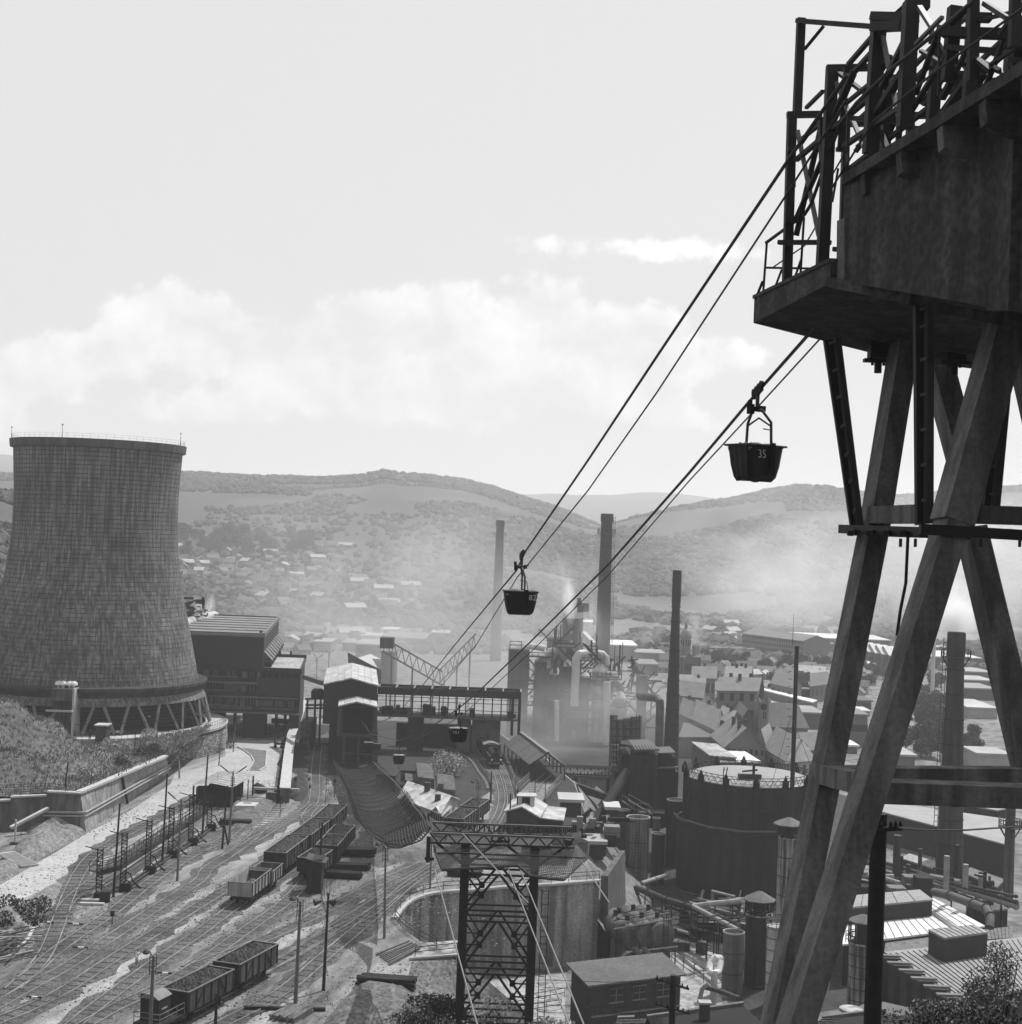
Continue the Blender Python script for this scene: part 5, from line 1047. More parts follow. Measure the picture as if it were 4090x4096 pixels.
for k,(x0,y0,x1,y1,x2,y2,zz,lb,rm_)in enumerate([(490,970,615,985,650,940,2.4,'open dark skip shed with pale rim left of the bush',WOOD),(640,945,745,950,735,910,1.6,'dark open container with pale rim before the bush',WOOD),(760,990,865,1000,845,905,3.2,'windowless dark bunker left of the pale bush',mat('bunker_stone',.10)),(885,1060,1000,1075,990,980,2.6,'rounded dark bunker right of the pale bush',mat('bunker_stone',.10)),(680,1010,770,1015,765,970,1.6,'small block between the bunkers and the cottage',mat('bunker_stone',.10)),(1690,1130,1800,1140,1800,1120,2.2,'low shed with pale roof by the platform railing',CONC_P)]):
    house('storage_bunker',lb,G('C',x0,y0,zz),G('C',x1,y1,zz),G('C',x2,y2,zz),0,zz,zz,'flat',rm_,mat('bunker_stone',.10),cat='bunker',ov=.1)
bush('C',925,965,0.4,2.6,'pale leafy bush growing between the dark bunkers',900,WEED,.16);bush('C',1000,960,0.4,2.2,'pale leafy bush beside the viaduct railing',700,WEED,.16)
# viaduct railings and pale walls
t=thing('viaduct_railing','railing with pale footing along the left side of the locomotive track','railing',tuple(G('C',1100,860)));vp=gp('C',[(880,760),(1000,810),(1090,860),(1130,900),(1160,950),(1205,1010),(1222,1060)])
railing(vp,0,1.2,.08,1.6).build('railing',STEEL,t);b=MB();vr=resample(vp,2)
for a,c in zip(vr,vr[1:]):b.bar(a+V(-.3,0,.1),c+V(-.3,0,.1),.5,.25)
b.build('footing',mat('worn_edge',.2),t)
t=thing('viaduct_railing','railing along the right side of the locomotive track','railing',tuple(G('C',1360,960)));railing(gp('C',[(1310,860),(1345,930),(1378,1010),(1392,1100)]),0,1.2,.08,1.6).build('railing',mat('worn_edge',.2),t)
t=thing('platform_walls','two low walls with railings enclosing the short platform','platform',tuple(G('C',1540,1060)))
for pts in([(1398,1085),(1475,1010)],[(1575,1140),(1600,1110),(1680,1020)]):railing(gp('C',pts),.6,1.1,.08,1.2).build('railing',mat('worn_edge',.2),t);a,c=gp('C',pts)[0],gp('C',pts)[-1];MB().bar(a+V(0,0,.3),c+V(0,0,.3),.4,.6).build('wall',mat('bunker_stone',.10),t)
patch('platform_floor',[xy(p)for p in gp('C',[(1398,1090),(1475,1015),(1680,1025),(1575,1140)])],.014,mat('platform_stone',.2,.95,.3,.5,coord='World',fine=2))
patch('crossing_deck',[xy(p)for p in gp('C',[(1235,930),(1310,880),(1345,960),(1385,1100),(1385,1180),(1330,1180),(1345,1080),(1300,960)])],.010,mat('worn_plank',.19,.95,.35,.9,coord='World',fine=2))
# ---------------------------------------------------------------- locomotive with its train
a,c=G('C',1262,925),G('C',1150,790);d=(c-a);d.z=0;d.normalize();lt=thing('locomotive','black steam locomotive on the curved viaduct facing the camera','locomotive',tuple(a),math.atan2(d.y,d.x))
def LL(b,nm,mm,**k):return b.build(nm,mm,lt,local=True,**k)
LL(MB().box(0,9.5,-1.3,1.3,1.0,1.25),'frame',DARKM);LL(MB().tube((.4,0,2.3),(7.2,0,2.35),.85,n=16),'boiler',WG_D,smooth=True);LL(MB().tube((.1,0,2.3),(.4,0,2.3),.78,n=16),'smokebox_door',DARKM,smooth=True)
LL(MB().tube((1.0,0,3.0),(1.0,0,4.0),.3,.42,n=12),'chimney',DARKM,smooth=True);LL(MB().lathe([(.45,0),(.45,.35),(.2,.6)],12,(3.4,0,3.1)),'steam_dome',WG_D,smooth=True)
LL(MB().box(7.2,9.4,-1.4,1.4,1.25,3.5),'cab',WG_D);rr=[(-1.55+3.1*k/8,3.5+.45*math.sin(math.pi*k/8))for k in range(9)];b=MB();b.v=[(x,y,z)for x in(7.0,10.0)for y,z in rr];b.f=[(k,k+9,k+10,k+1)for k in range(8)]+[tuple(range(9)),tuple(range(9,18))[::-1]];LL(b,'cab_roof',mat('worn_edge',.2),smooth=True)
LL(MB().box(.1,7.0,-1.25,-.9,1.3,2.3).box(.1,7.0,.9,1.25,1.3,2.3),'side_tank',WG_D);LL(MB().box(-.2,.05,-1.4,1.4,.8,1.3),'buffer_beam',mat('worn_edge',.2))
for y in(-.85,.85):LL(MB().tube((-.2,y,1.05),(-.7,y,1.05),.22,n=10),'buffer',DARKM);LL(MB().lathe([(.05,0),(.18,.1),(.18,.35),(.02,.4)],8,(-.1,y,1.5)),'lamp',mat('white_paint',.75))
for x in(1.4,3.0,4.6,6.2,8.2):LL(MB().tube((x,-.8,.65),(x,-.66,.65),.62,n=16).tube((x,.66,.65),(x,.8,.65),.62,n=16).tube((x,-.8,.65),(x,.8,.65),.08,n=6),'wheelset',DARKM)
pa_=a+d*11.0+V(.9,-.4,0);d2=(G('C',1040,710)-pa_);d2.z=0;d2.normalize();nr_=V(d2.y,-d2.x,0)
wagon(pa_+nr_*1.4,pa_+nr_*1.4+d2*11,'covered brownish wagon coupled behind the locomotive',load='coal',seed=20,side=WG_M);pb=pa_+d2*12.6
wagon(pb+nr_*1.4,pb+nr_*1.4+d2*11,'second wagon behind the locomotive, half under the bridge',load='coal',seed=21)
# ---------------------------------------------------------------- open pitched roof shed right of the viaduct
zE,zR=2.6,4.9;fr,br,fl2=G('C',1708,912,zE),G('C',1560,770,zE),G('C',1477,903,zE);bl=G('C',1312,772,zE);rf_,rb_=(fl2+fr)/2+V(0,0,zR-zE),(bl+br)/2+V(-.5,0,zR-zE)
os_=thing('open_shed','open sided shed with grey pitched roof on dark posts behind the platform','shed',tuple(rf_-V(0,0,zR)));SLATE=mat('slate_sheet',.11,.85,.15,.5,fine=2)
for k in range(6):
    f0,f1=k/6,(k+.985)/6
    for e0,e1 in((fl2,bl),(fr,br)):
        P=[e0.lerp(e1,f0),e0.lerp(e1,f1),rf_.lerp(rb_,f1),rf_.lerp(rb_,f0)];P=P if e0==fr else P[::-1];MB().hexa(P,[p+V(0,0,.15+.03*(k%2))for p in P]).build('roof_sheet',SLATE,os_)
MB().bar(rf_+V(0,0,.2),rb_+V(0,0,.2),.7,.25).build('ridge_vent',mat('worn_edge',.2),os_)
for k in range(7):
    for e0,e1 in((fl2,bl),(fr,br)):p=e0.lerp(e1,.02+k/6.3);MB().box(p.x-.12,p.x+.12,p.y-.12,p.y+.12,-.2,zE).build('post',WOOD,os_)
MB().bar(fl2,rf_,.25).bar(rf_,fr,.25).bar(fl2,fr,.2).build('truss',WOOD,os_)
# ================================================================ SAFETY NET UNDER THE CABLEWAY
NETM=mat('net_wire',.05,.7,.3,2);RIBM=mat('net_rib',.045,.75,.3,1.5)
lr=[AY('C',212,862,271),AY('C',250,960,240),AY('C',290,1040,218),AY('C',325,1150,196),AY('C',360,1250,182),AY('C',430,1325,172),AY('C',545,1393,164)]
rr_=[AY('C',470,880,271),AY('C',520,930,243),AY('C',600,1000,222),AY('C',680,1090,198),AY('C',730,1160,185),AY('C',790,1235,172),AY('C',815,1285,164)]
sn=thing('safety_net','long ribbed safety net hanging like a trough from the cableway house over the wagons','safety net',tuple(lr[3]))
def trough(n,L_,R_,sag,lift=0.0,nx=26,fine=.055,rib=.09,ribs_each=True,zoff=0):
    Lr,Rr=resample(L_,50),resample(R_,50)
    def pt(i,u):f=i/n*(len(L_)-1);k=min(int(f),len(L_)-2);g=f-k;a,c=L_[k].lerp(L_[k+1],g),R_[k].lerp(R_[k+1],g);p=a.lerp(c,u);s=(4*u*(1-u))**.7;return p+V(0,0,-sag*s+.12*noise.noise(p*.4))
    return pt
pt=trough(52,lr,rr_,1.5)
for i in range(53):
    P=[pt(i,u/8)for u in range(9)];e=V(0,0,.45);P=[P[0]+e+V(-.15,0,0)]+P+[P[-1]+e+V(.15,0,0)];MB().path(P,.065,4).build('rib',RIBM,sn)
b=MB()
for u in range(0,31):
    for i in range(52):b.bar(pt(i,u/30),pt(i+1,u/30),.055)
for i in range(53*2):
    P=[pt(min(52,i/2),u/8)for u in range(9)]
    for q0,q1 in zip(P,P[1:]):b.bar(q0,q1,.07)
b.build('netting',NETM,sn,kind='stuff')
for u in(0,1):MB().path([pt(i*2,u)for i in range(27)],.09,5).build('edge_rope',mat('worn_rope',.12),sn)
# cage of ribs closing the lower end
ce=thing('net_cage','row of curved dark ribs closing the lower end of the net','net cage',tuple(lr[-1]));cL,cR=[AY('C',545,1400,163),AY('C',660,1420,160),AY('C',780,1385,156),AY('C',840,1300,152)],[AY('C',545,1350,165),AY('C',640,1310,165),AY('C',740,1275,164),AY('C',815,1245,163)]
for k in range(17):f=k/16*3;i=min(2,int(f));g=f-i;a,c=cL[i].lerp(cL[i+1],g),cR[i].lerp(cR[i+1],g);MB().path([a,a.lerp(c,.35)+V(0,0,-.35),a.lerp(c,.7)+V(0,0,-.3),c],.09,5).build('rib',RIBM,ce)
for L_ in(cL,cR,[a.lerp(c,.5)+V(0,0,-.35)for a,c in zip(cL,cR)]):MB().path(resample(L_,2),.08,5).build('edge_rope',STEEL,ce)
# the second, wide net on the lattice pylon
PYY=110.0;w2=thing('safety_net','wide drooping wire net hung round the head of the lattice pylon','safety net',tuple(AY('C',1350,1450,PYY)))
rows=[[AY('C',x,y,Y)for x,y,Y in r]for r in(
    [(835,1235,150),(930,1290,143),(1180,1335,134),(1450,1345,128),(1690,1345,124),(1800,1330,124)],
    [(860,1340,116),(1000,1350,116),(1200,1350,116),(1450,1355,116),(1700,1360,116),(1800,1370,116)],
    [(850,1352,112),(1000,1392,112),(1200,1395,112),(1450,1400,112),(1650,1408,112),(1860,1400,113)],
    [(872,1470,109),(1000,1465,109),(1200,1475,109),(1450,1482,109),(1650,1490,109),(1850,1500,110)],
    [(915,1578,108),(1030,1570,108),(1200,1563,108),(1400,1548,108),(1480,1615,107),(1700,1640,107)])]
def grid(rows,nu,nv):
    R_=[[None]*(nu+1)for _ in range(nv+1)]
    rs=[[Vector(p)for p in r]for r in rows]
    def row(r,u):f=u*(len(r)-1);k=min(int(f),len(r)-2);return r[k].lerp(r[k+1],f-k)
    for j in range(nv+1):
        f=j/nv*(len(rs)-1);k=min(int(f),len(rs)-2)
        for i in range(nu+1):p=row(rs[k],i/nu).lerp(row(rs[k+1],i/nu),f-k);R_[j][i]=p+V(0,0,.12*noise.noise(p*.7))
    return R_
Gd=grid(rows,84,60);b=MB()
for j in range(61):
    for i in range(84):b.bar(Gd[j][i],Gd[j][i+1],.034)
for i in range(85):
    for j in range(60):b.bar(Gd[j][i],Gd[j+1][i],.034)
b.build('netting',NETM,w2,kind='stuff')
for r,th in((0,.05),(2,.07),(3,.07),(4,.11)):MB().path(resample(rows[r],1.2),th,6).build('edge_rope',RIBM,w2,smooth=True)
for i in(0,5):MB().path([r[i]for r in rows],.08,6).build('edge_rope',RIBM,w2,smooth=True)
for k in range(40):i=2+k*2;P=[Gd[j][i]for j in range(0,16)];P=[P[0]+V(0,0,.7)]+P[::3];MB().path(P,.07,4).build('rib',RIBM,w2)
# ---------------------------------------------------------------- lattice pylon
py=thing('lattice_pylon','dark riveted steel lattice pylon carrying the net before the curved wall','pylon',tuple(AY('D',1310,1478,PYY)))
DP=lambda x,y,Y=PYY:AY('D',x,y,Y);xL,xR=DP(1110,980).x,DP(1528,980).x;zb0=H(0,PYY)-.5;zt0=DP(1330,420).z;PST=mat('pylon_steel',.03,.6,.3,2)
lv=[DP(1330,y).z for y in(560,838,1150,1440)]+[zb0]
for Y in(PYY,PYY+3.2):
    for x in(xL,xR):
        MB().box(x-.3,x+.3,Y,Y+.12,zb0,zt0).build('leg',PST,py);MB().box(x-.3,x-.18,Y-.15,Y,zb0,zt0).box(x+.18,x+.3,Y-.15,Y,zb0,zt0).build('leg_flange',PST,py)
    xm=(xL+xR)/2;W_=(xR-xL)/2
    for k,(za_,zb2)in enumerate(zip(lv,lv[1:])):
        for dz in(0,-.45):MB().bar((xL,Y,za_+dz),(xR,Y,za_+dz),.14).build('horizontal_brace',PST,py)
        if k<4:
            for s in(-1,1):
                A_,B_=V(xm+s*.1,Y,za_-.45),V(xm+s*(W_-.2),Y,zb2+.1);MB().bar(A_,B_,.17).build('diagonal_brace',PST,py);m2=A_.lerp(B_,.52);MB().box(m2.x-.22,m2.x+.22,Y-.03,Y+.05,m2.z-.25,m2.z+.25).build('gusset_plate',PST,py)
                MB().bar(m2,V(xm+s*(W_-.2),Y,za_-.5),.12).bar(m2,V(xm+s*(W_-.2),Y,m2.z),.1).build('strut',PST,py)
for z in lv[:-1]:
    for x in(xL,xR):MB().bar((x,PYY,z),(x,PYY+3.2,z),.12).bar((x,PYY,z),(x,PYY+3.2,z-3),.1).build('side_brace',PST,py)
xa,xb=DP(920,400).x,DP(1775,400).x
for Y in(PYY-.4,PYY+3.6):
    for z in(zt0+.05,zt0+.75):MB().box(xa,xb,Y,Y+.2,z,z+.14).build('head_beam',mat('beam_top_worn',.12,.5,.3,2)if z>zt0+.5 else PST,py)
    n=16
    for k in range(n):x0,x1=xa+(xb-xa)*k/n,xa+(xb-xa)*(k+1)/n;MB().bar((x0,Y+.1,zt0+(.1 if k%2 else .8)),(x1,Y+.1,zt0+(.8 if k%2 else .1)),.1).build('head_lacing',PST,py)
for x in(xL,xR):
    for s in(-1,1):MB().bar((x,PYY,zt0-1.6),(x+s*2.2,PYY,zt0+.1),.2).build('head_knee',PST,py)
MB().box(xa+1.2,xb-1.6,PYY+.4,PYY+2.8,zt0-.1,zt0+.05).build('head_floor',PST,py)
for x in(1310,1368,1742):
    p=DP(x,385,PYY+1.2);b=MB()
    for k in range(14):a1,a2=k*math.pi/7,(k+1)*math.pi/7;b.bar(p+V(.3*math.cos(a1),.45*math.sin(a1)*-1,.55*math.sin(a1)),p+V(.3*math.cos(a2),.45*math.sin(a2)*-1,.55*math.sin(a2)),.14)
    b.build('cable_sheave',mat('worn_edge',.2),py);MB().box(p.x-.25,p.x+.25,p.y-.2,p.y+.2,zt0,p.z).build('sheave_stand',PST,py)
b=MB();xc=DP(1600,900).x;
for dz in range(0,24):b.bar((xc-.25,PYY+.5,zb0+dz*.5),(xc+.25,PYY+.5,zb0+dz*.5),.04)
for s in(-.25,.25):b.bar((xc+s,PYY+.5,zb0),(xc+s,PYY+.5,DP(1600,690).z),.06)
for dz in range(0,13):
    for k in range(8):a1,a2=math.pi*k/8,math.pi*(k+1)/8;z=DP(1600,690).z-dz*1.0;b.bar((xc+.38*math.cos(a1),PYY+.5-.55*math.sin(a1),z),(xc+.38*math.cos(a2),PYY+.5-.55*math.sin(a2),z),.04)
b.build('caged_ladder',PST,py,kind='stuff')
p=DP(912,400);MB().box(p.x-.15,p.x+.15,PYY,PYY+.3,DP(905,520).z,p.z+.4).bar(DP(890,495),DP(945,500),.2).build('end_bracket',PST,py)
for k,(xt,yt,xm_,ym)in enumerate([(945,545,1200,1478),(1380,545,1745,1478),(1450,545,1832,1478),(1115,350,1505,760),(1826,520,1985,760)]):
    a=DP(xt,yt,PYY-1);c=AY('D',xm_,ym,70 if k<3 else 92);e=c+(c-a)*.5 if k<3 else c;t=thing('guy_cable',['leftmost pale guy cable','inner one of the two right hand guy cables','outer one of the two right hand guy cables','thin cable crossing the net','cable leaving the net corner'][k]+' of the lattice pylon','cable',tuple(a));MB().tube(a,e,.045,n=5).build('cable',mat('cable_pale',.22,.5,.2,1),t)
# ---------------------------------------------------------------- small debris and weeds strewn over the yard
rg=random.Random(404);YD=[(p[0],p[1])for p in((-62,130),(-10,134),(2,165),(-5,200),(-25,262),(-50,262),(-75,205),(-72,140))]
def inside(x,y,poly):
    r_=False;j=len(poly)-1
    for i in range(len(poly)):
        if(poly[i][1]>y)!=(poly[j][1]>y)and x<(poly[j][0]-poly[i][0])*(y-poly[i][1])/(poly[j][1]-poly[i][1])+poly[i][0]:r_=not r_
        j=i
    return r_
def strewn(name,n,s0,s1,m,box,sq=.6):
    b=MB();k=0
    while k<n:
        x,y=rg.uniform(box[0],box[1]),rg.uniform(box[2],box[3])
        if not inside(x,y,YD)or noise.noise(Vector((x*.09,y*.09,s0*9)))<rg.uniform(-.35,.3):k+=.2;continue
        r=rg.uniform(s0,s1);i=len(b.v);a=rg.uniform(0,6);k+=1
        for q in range(4):b.v.append((x+r*math.cos(a+q*1.57)*rg.uniform(.6,1.3),y+r*math.sin(a+q*1.57)*rg.uniform(.6,1.3),.0))
        b.v.append((x,y,r*sq+.02));b.f+=[(i,i+1,i+4),(i+1,i+2,i+4),(i+2,i+3,i+4),(i+3,i,i+4)]
    b.build(name,m,kind='stuff')
strewn('stone_litter',6500,.04,.13,mat('pale_litter',.34,.95,.3,1),(-78,8,128,268));strewn('coal_litter',9000,.04,.14,COAL,(-78,8,128,268));strewn('weed_litter',3800,.06,.2,mat('weed_grey',.1,.95,.4,1),(-78,8,128,268),.7)
# ================================================================ LOWER PLANT
ZP=PLANT
PIPE=mat('plant_pipe',.08,.6,.35,1.5,streak=.3);PIPE_P=mat('pale_pipe',.4);TANKD=mat('gasholder_plate',.034,.7,.4,.5,streak=.5);SILO=mat('silo_plate',.16,.8,.25,.5,streak=.65);STREAK=mat('streaked_column',.28,.85,.35,.9,streak=.85)
def seat(c,x,y,Y):p=AY(c,x,y,Y);return p
def drum(name,label,cat,c,xc,yb,yt,wpx,m,Y=None,cap=None,rim=True,bands=3,n=28,taper=1.0,group=None,zb=ZP,ladder=False):
    """upright vessel: axis at xc, base at yb on the plant floor, top at yt, width in the same units"""
    s=CR[c][2]*0.47164;p=G(c,xc,yb,zb)if Y is None else AY(c,xc,yb,Y);Yc=p.y;r=wpx*s/2755*Yc/2;zt=HZ(c,xc,yt,Yc);x=p.x;zb_=zb
    t=thing(name,label,cat,(x,Yc,zb_),group=group)
    b=MB();b.lathe([(r,zb_),(r*taper,zt)],n,(x,Yc,0));b.build('shell',m,t,smooth=True)
    for k in range(bands):z=zb_+(zt-zb_)*(k+1)/(bands+1);MB().lathe([(r*1.0,z-.05),(r*1.02,z-.04),(r*1.02,z+.04),(r,z+.05)],n,(x,Yc,0),cap=False).build('seam',WG_D,t,smooth=True)
    if rim:MB().lathe([(r*.94,zt),(r*.97,zt+.08),(r*1.04,zt+.08),(r*1.04,zt-.1)],n,(x,Yc,0),cap=False).build('rim',mat('pale_rim',.35,.7,.2,1),t,smooth=True);MB().lathe([(r*.9,zt+.01),(0.01,zt+.02)],n,(x,Yc,0),cap=False).build('inside',DARKM,t)
    if cap:                                  # roofed head on open posts
        ybot,ytop,wc=cap;z0,z1,rc=HZ(c,xc,ybot,Yc),HZ(c,xc,ytop,Yc),wc*s/2755*Yc/2
        ring_rail(r*1.05,zt,(z0-zt),8,c=(x,Yc),th=.14,rails=(.35,.98)).build('head_frame',STEEL,t);ring_rail(r*1.25,zt-.1,1.1,16,c=(x,Yc),th=.06).build('railing',STEEL,t)
        for k in range(8):a0,a1=2*math.pi*k/8,2*math.pi*(k+1)/8;P=[V(x+rc*math.cos(a0),Yc+rc*math.sin(a0),z0),V(x+rc*math.cos(a1),Yc+rc*math.sin(a1),z0),V(x+.15*math.cos(a1),Yc+.15*math.sin(a1),z1),V(x+.15*math.cos(a0),Yc+.15*math.sin(a0),z1)];MB().hexa(P,[q+V(0,0,.12)for q in P]).build('cap_panel',mat('cap_sheet',.13,.8,.3,.8),t)
        MB().lathe([(r*.5,zt),(r*.5,z0)],12,(x,Yc,0)).build('neck',STEEL,t,smooth=True)
    if ladder:
        b=MB();a=-1.7;q=V(x+r*1.05*math.cos(a),Yc+r*1.05*math.sin(a),0)
        for dx in(-.28,.28):b.bar(q+V(dx,0,zb_),q+V(dx,0,zt+.8),.06)
        z=zb_+.4
        while z<zt:b.bar(q+V(-.28,0,z),q+V(.28,0,z),.05);z+=.45
        b.build('ladder',STEEL,t,kind='stuff')
    return t,x,Yc,r,zt
# ---------------------------------------------------------------- gasholder
gh,gx,gy,gr,gz=drum('gasholder','huge dark riveted gasholder with pale domed roof and lattice rim','gasholder','F',1098,1135,335,812,TANKD,Y=236,rim=False,bands=4,n=72)
MB().lathe([(gr*1.0,gz),(gr*.86,gz+.5),(gr*.5,gz+.95),(.05,gz+1.1)],72,(gx,gy,0),cap=False).build('roof',mat('gasholder_roof',.27,.8,.12,.35,fine=2),gh,smooth='all')
zl=.3;MB().lathe([(11.3,ZP),(11.3,zl-.4),(11.6,zl-.3),(11.6,zl),(11.2,zl),(11.1,zl-1.5)],72,(gx,gy,0),cap=False).build('water_tank',TANKD,gh,smooth=True)
MB().lathe([(10.3,zl-.4),(11.3,zl-.4)],72,(gx,gy,0),cap=False).build('water_lid',DARKM,gh)
for kk,(rr0,zz0)in enumerate([(gr+.25,gz+.1),(gr-.9,gz+.3)]):
    b=MB();n=96
    for k in range(n):
        a0,a1=2*math.pi*k/n,2*math.pi*(k+1)/n;P=lambda a,z:V(gx+rr0*math.cos(a),gy+rr0*math.sin(a),z)
        b.bar(P(a0,zz0),P(a1,zz0),.07).bar(P(a0,zz0+1.0),P(a1,zz0+1.0),.09).bar(P(a0,zz0+(1.0 if k%2 else 0)),P(a1,zz0+(0 if k%2 else 1.0)),.05)
    b.build('lattice_ring',STEEL,gh)
for k in range(14):
    a=2*math.pi*(k+.35)/14;x,y=gx+(gr+.35)*math.cos(a),gy+(gr+.35)*math.sin(a);MB().box(x-.18,x+.18,y-.18,y+.18,zl,gz+.2).build('guide_post',STEEL,gh);MB().box(x-.45,x+.45,y-.4,y+.4,gz,gz+1.1).lathe([(.02,1.9),(.2,1.6),(.35,1.1)],8,(x,y,gz)).build('guide_roller',DARKM,gh)
    a2=2*math.pi*(k+1.35)/14;q=(gx+(gr+.3)*math.cos((a+a2)/2),gy+(gr+.3)*math.sin((a+a2)/2));MB().bar((x,y,gz-.3),(q[0],q[1],zl+2.6),.07).bar((gx+(gr+.35)*math.cos(a2),gy+(gr+.35)*math.sin(a2),gz-.3),(q[0],q[1],zl+2.6),.07).build('stay',STEEL,gh)
p=AY('F',1130,345,gy-6);b=MB().box(p.x-2,p.x+1.6,p.y-1,p.y,gz+.9,gz+1.5);b.tube((p.x-1.4,p.y-.5,gz+1.9),(p.x+1,p.y-.5,gz+2.2),.15).tube((p.x+.4,p.y-.5,gz+1.2),(p.x+.4,p.y-.5,gz+3.2),.22).tube((p.x+.4,p.y-.5,gz+3.1),(p.x+1.4,p.y-.5,gz+3.1),.18);b.build('roof_valve',STEEL,gh)
for x in(955,975):q=AY('F',x,360,gy-9.5);MB().path([q+V(0,0,-1),q+V(0,0,1.6),q+V(.15,.5,2.0),q+V(.3,1,1.5)],.08,5).build('ladder_head',STEEL,gh)
MB().path([AY('F',x,y,Y)for x,y,Y in((640,570,233),(680,605,231),(860,658,226),(1080,688,224),(1300,690,224))],.2,8).build('ring_pipe',mat('ring_pipe_grey',.10,.7,.3,1),gh,smooth=True)
# ---------------------------------------------------------------- vessels
drum('pipe_mast','tall slender steel mast with climbing irons in front of the gasholder','mast','Z',1488,1700,1218,9,mat('mast_steel',.045,.7,.3,1),Y=205,rim=False,bands=0,n=12,taper=.9)
msx=AY('Z',1492,1450,205);b=MB()
for k in range(26):z=2+k*1.05;b.bar((msx.x-.75,204.9,z),(msx.x-.25,204.9,z),.07)
mst=[o for o in COL.objects if o.name=='pipe_mast'][0];b.build('climbing_iron',STEEL,mst);tp=AY('Z',1496,1218,205);MB().tube(tp,tp+V(0,0,4.5),.05,.02,5).build('lightning_rod',STEEL,mst)
for xx in(1560,1395):MB().tube(AY('Z',1493,1350,205),AY('Z',xx,1520 if xx>1500 else 1700,190 if xx>1500 else 215),.035,n=4).build('stay_wire',STEEL,mst)
drum('scrubber_tower','streaked scrubber column with wide octagonal cap beside the gasholder','scrubber','F',1362,1150,722,132,STREAK,Y=200,cap=(640,598,205),bands=5)
drum('scrubber_tower','dark scrubber column with rusty umbrella cap at the end of the pale pipe','scrubber','F',1168,1760,1215,168,mat('dark_column',.03,.8,.3,.8,streak=.5),Y=184,cap=(1125,1072,212),bands=3)
drum('scrubber_tower','pale streaked column with cap on lattice head right of the concrete legs','scrubber','G',715,1860,1405,172,STREAK,Y=172,cap=(1270,1228,190),bands=6)
t_,x_,y_,r_,z_=drum('wash_tower','pale ringed column with railed top left of the concrete legs','wash tower','F',1285,1790,1290,128,mat('pale_column',.40,.85,.2,.8,streak=.5),Y=176,rim=False,bands=6,ladder=False)
ring_rail(r_*1.08,z_-.2,1.3,14,c=(x_,y_),th=.07,rails=(1,.5,0)).build('top_railing',mat('worn_edge',.2),t_)
drum('open_vessel','open topped grey steel vessel standing before the dark column','vessel','F',1010,1725,1330,134,mat('grey_vessel',.14,.8,.2,.7,streak=.35),Y=181,bands=2,n=32)
for k,(xc,yb,yt,w_,Y,lb,ld)in enumerate([(395,1012,592,148,232,'front silo of the pale streaked group, with a long ladder',True),(300,960,545,78,240,'left silo of the pale streaked group',False),(425,960,553,85,246,'rear silo of the pale streaked group',False),(520,800,598,50,246,'small pale silo right of the streaked group',False)]):
    drum('silo',lb,'silo','F',xc,yb,yt,w_,SILO,Y=Y,bands=2,group='pale streaked silos',ladder=ld)
drum('cistern','dark open cistern between the silos and the gasholder, upper one','cistern','F',640,960,480,125,mat('dark_column',.03),Y=250,bands=1);drum('cistern','dark open cistern below the small silo','cistern','F',530,1000,696,88,mat('dark_column',.03),Y=236,bands=1)
t=thing('silo_walkway','railed steel walkway crossing the tops of the streaked silos','walkway',tuple(AY('F',400,560,235)))
for a,c in(((305,490),(450,590)),((345,485),(500,575)),((340,545),(480,545))):P=[AY('F',*a,238),AY('F',*c,236)];MB().bar(P[0],P[1],.6,.12).build('deck',STEEL,t);railing_pts=P;MB().bar(P[0]+V(0,0,1),P[1]+V(0,0,1),.06).bar(P[0],P[0]+V(0,0,1),.06).bar(P[1],P[1]+V(0,0,1),.06).bar(P[0].lerp(P[1],.5),P[0].lerp(P[1],.5)+V(0,0,1),.06).build('railing',mat('worn_edge',.2),t)
# lying tanks
for k,(xc,yc)in enumerate([(300,1325),(375,1370),(470,1352),(572,1352)]):
    r=1.55 if k else 1.3;Y=190-k;p=AY('F',xc,yc,Y);t=thing('storage_tank',['leftmost lying tank, half behind the curved wall corner','second lying tank from the wall corner','third lying tank from the wall corner','rightmost lying tank, with a ladder'][k],'tank',(p.x,p.y,p.z-r),group='lying storage tanks')
    q=p+V(-2.0,9,0);MB().tube(p,q,r,n=24).build('shell',mat('lying_tank',.12,.75,.25,.8,streak=.3),t,smooth=True);MB().lathe([(r,0),(r*.7,.25),(.02,.35)],24,(0,0,0),cap=False);MB().tube(p+V(.08,-.3,0),p,r*.75,r,n=24).build('dished_end',mat('lying_tank',.12),t,smooth=True)
    for f in(.3,.7):c_=p.lerp(q,f);MB().tube((c_.x,c_.y,c_.z+r*.8),(c_.x,c_.y,c_.z+r+.7),.3,n=8).build('manhole',STEEL,t)
    for f in(.1,.9):c_=p.lerp(q,f);MB().box(c_.x-r*.8,c_.x+r*.8,c_.y-.2,c_.y+.2,ZP,c_.z-r*.55).build('saddle',mat('dark_and_shaded_concrete',.13),t)
    if k==3:q2=p+V(.2,-.45,-r);b=MB().bar(q2+V(-.3,0,-1),q2+V(-.3,0,2*r+1),.07).bar(q2+V(.3,0,-1),q2+V(.3,0,2*r+1),.07);[b.bar(q2+V(-.3,0,-.8+z*.5),q2+V(.3,0,-.8+z*.5),.05)for z in range(9)];b.build('ladder',STEEL,t)
t=thing('tank_gangway','steel gangway with railings over and before the lying tanks','gangway',tuple(AY('F',450,1260,190)))
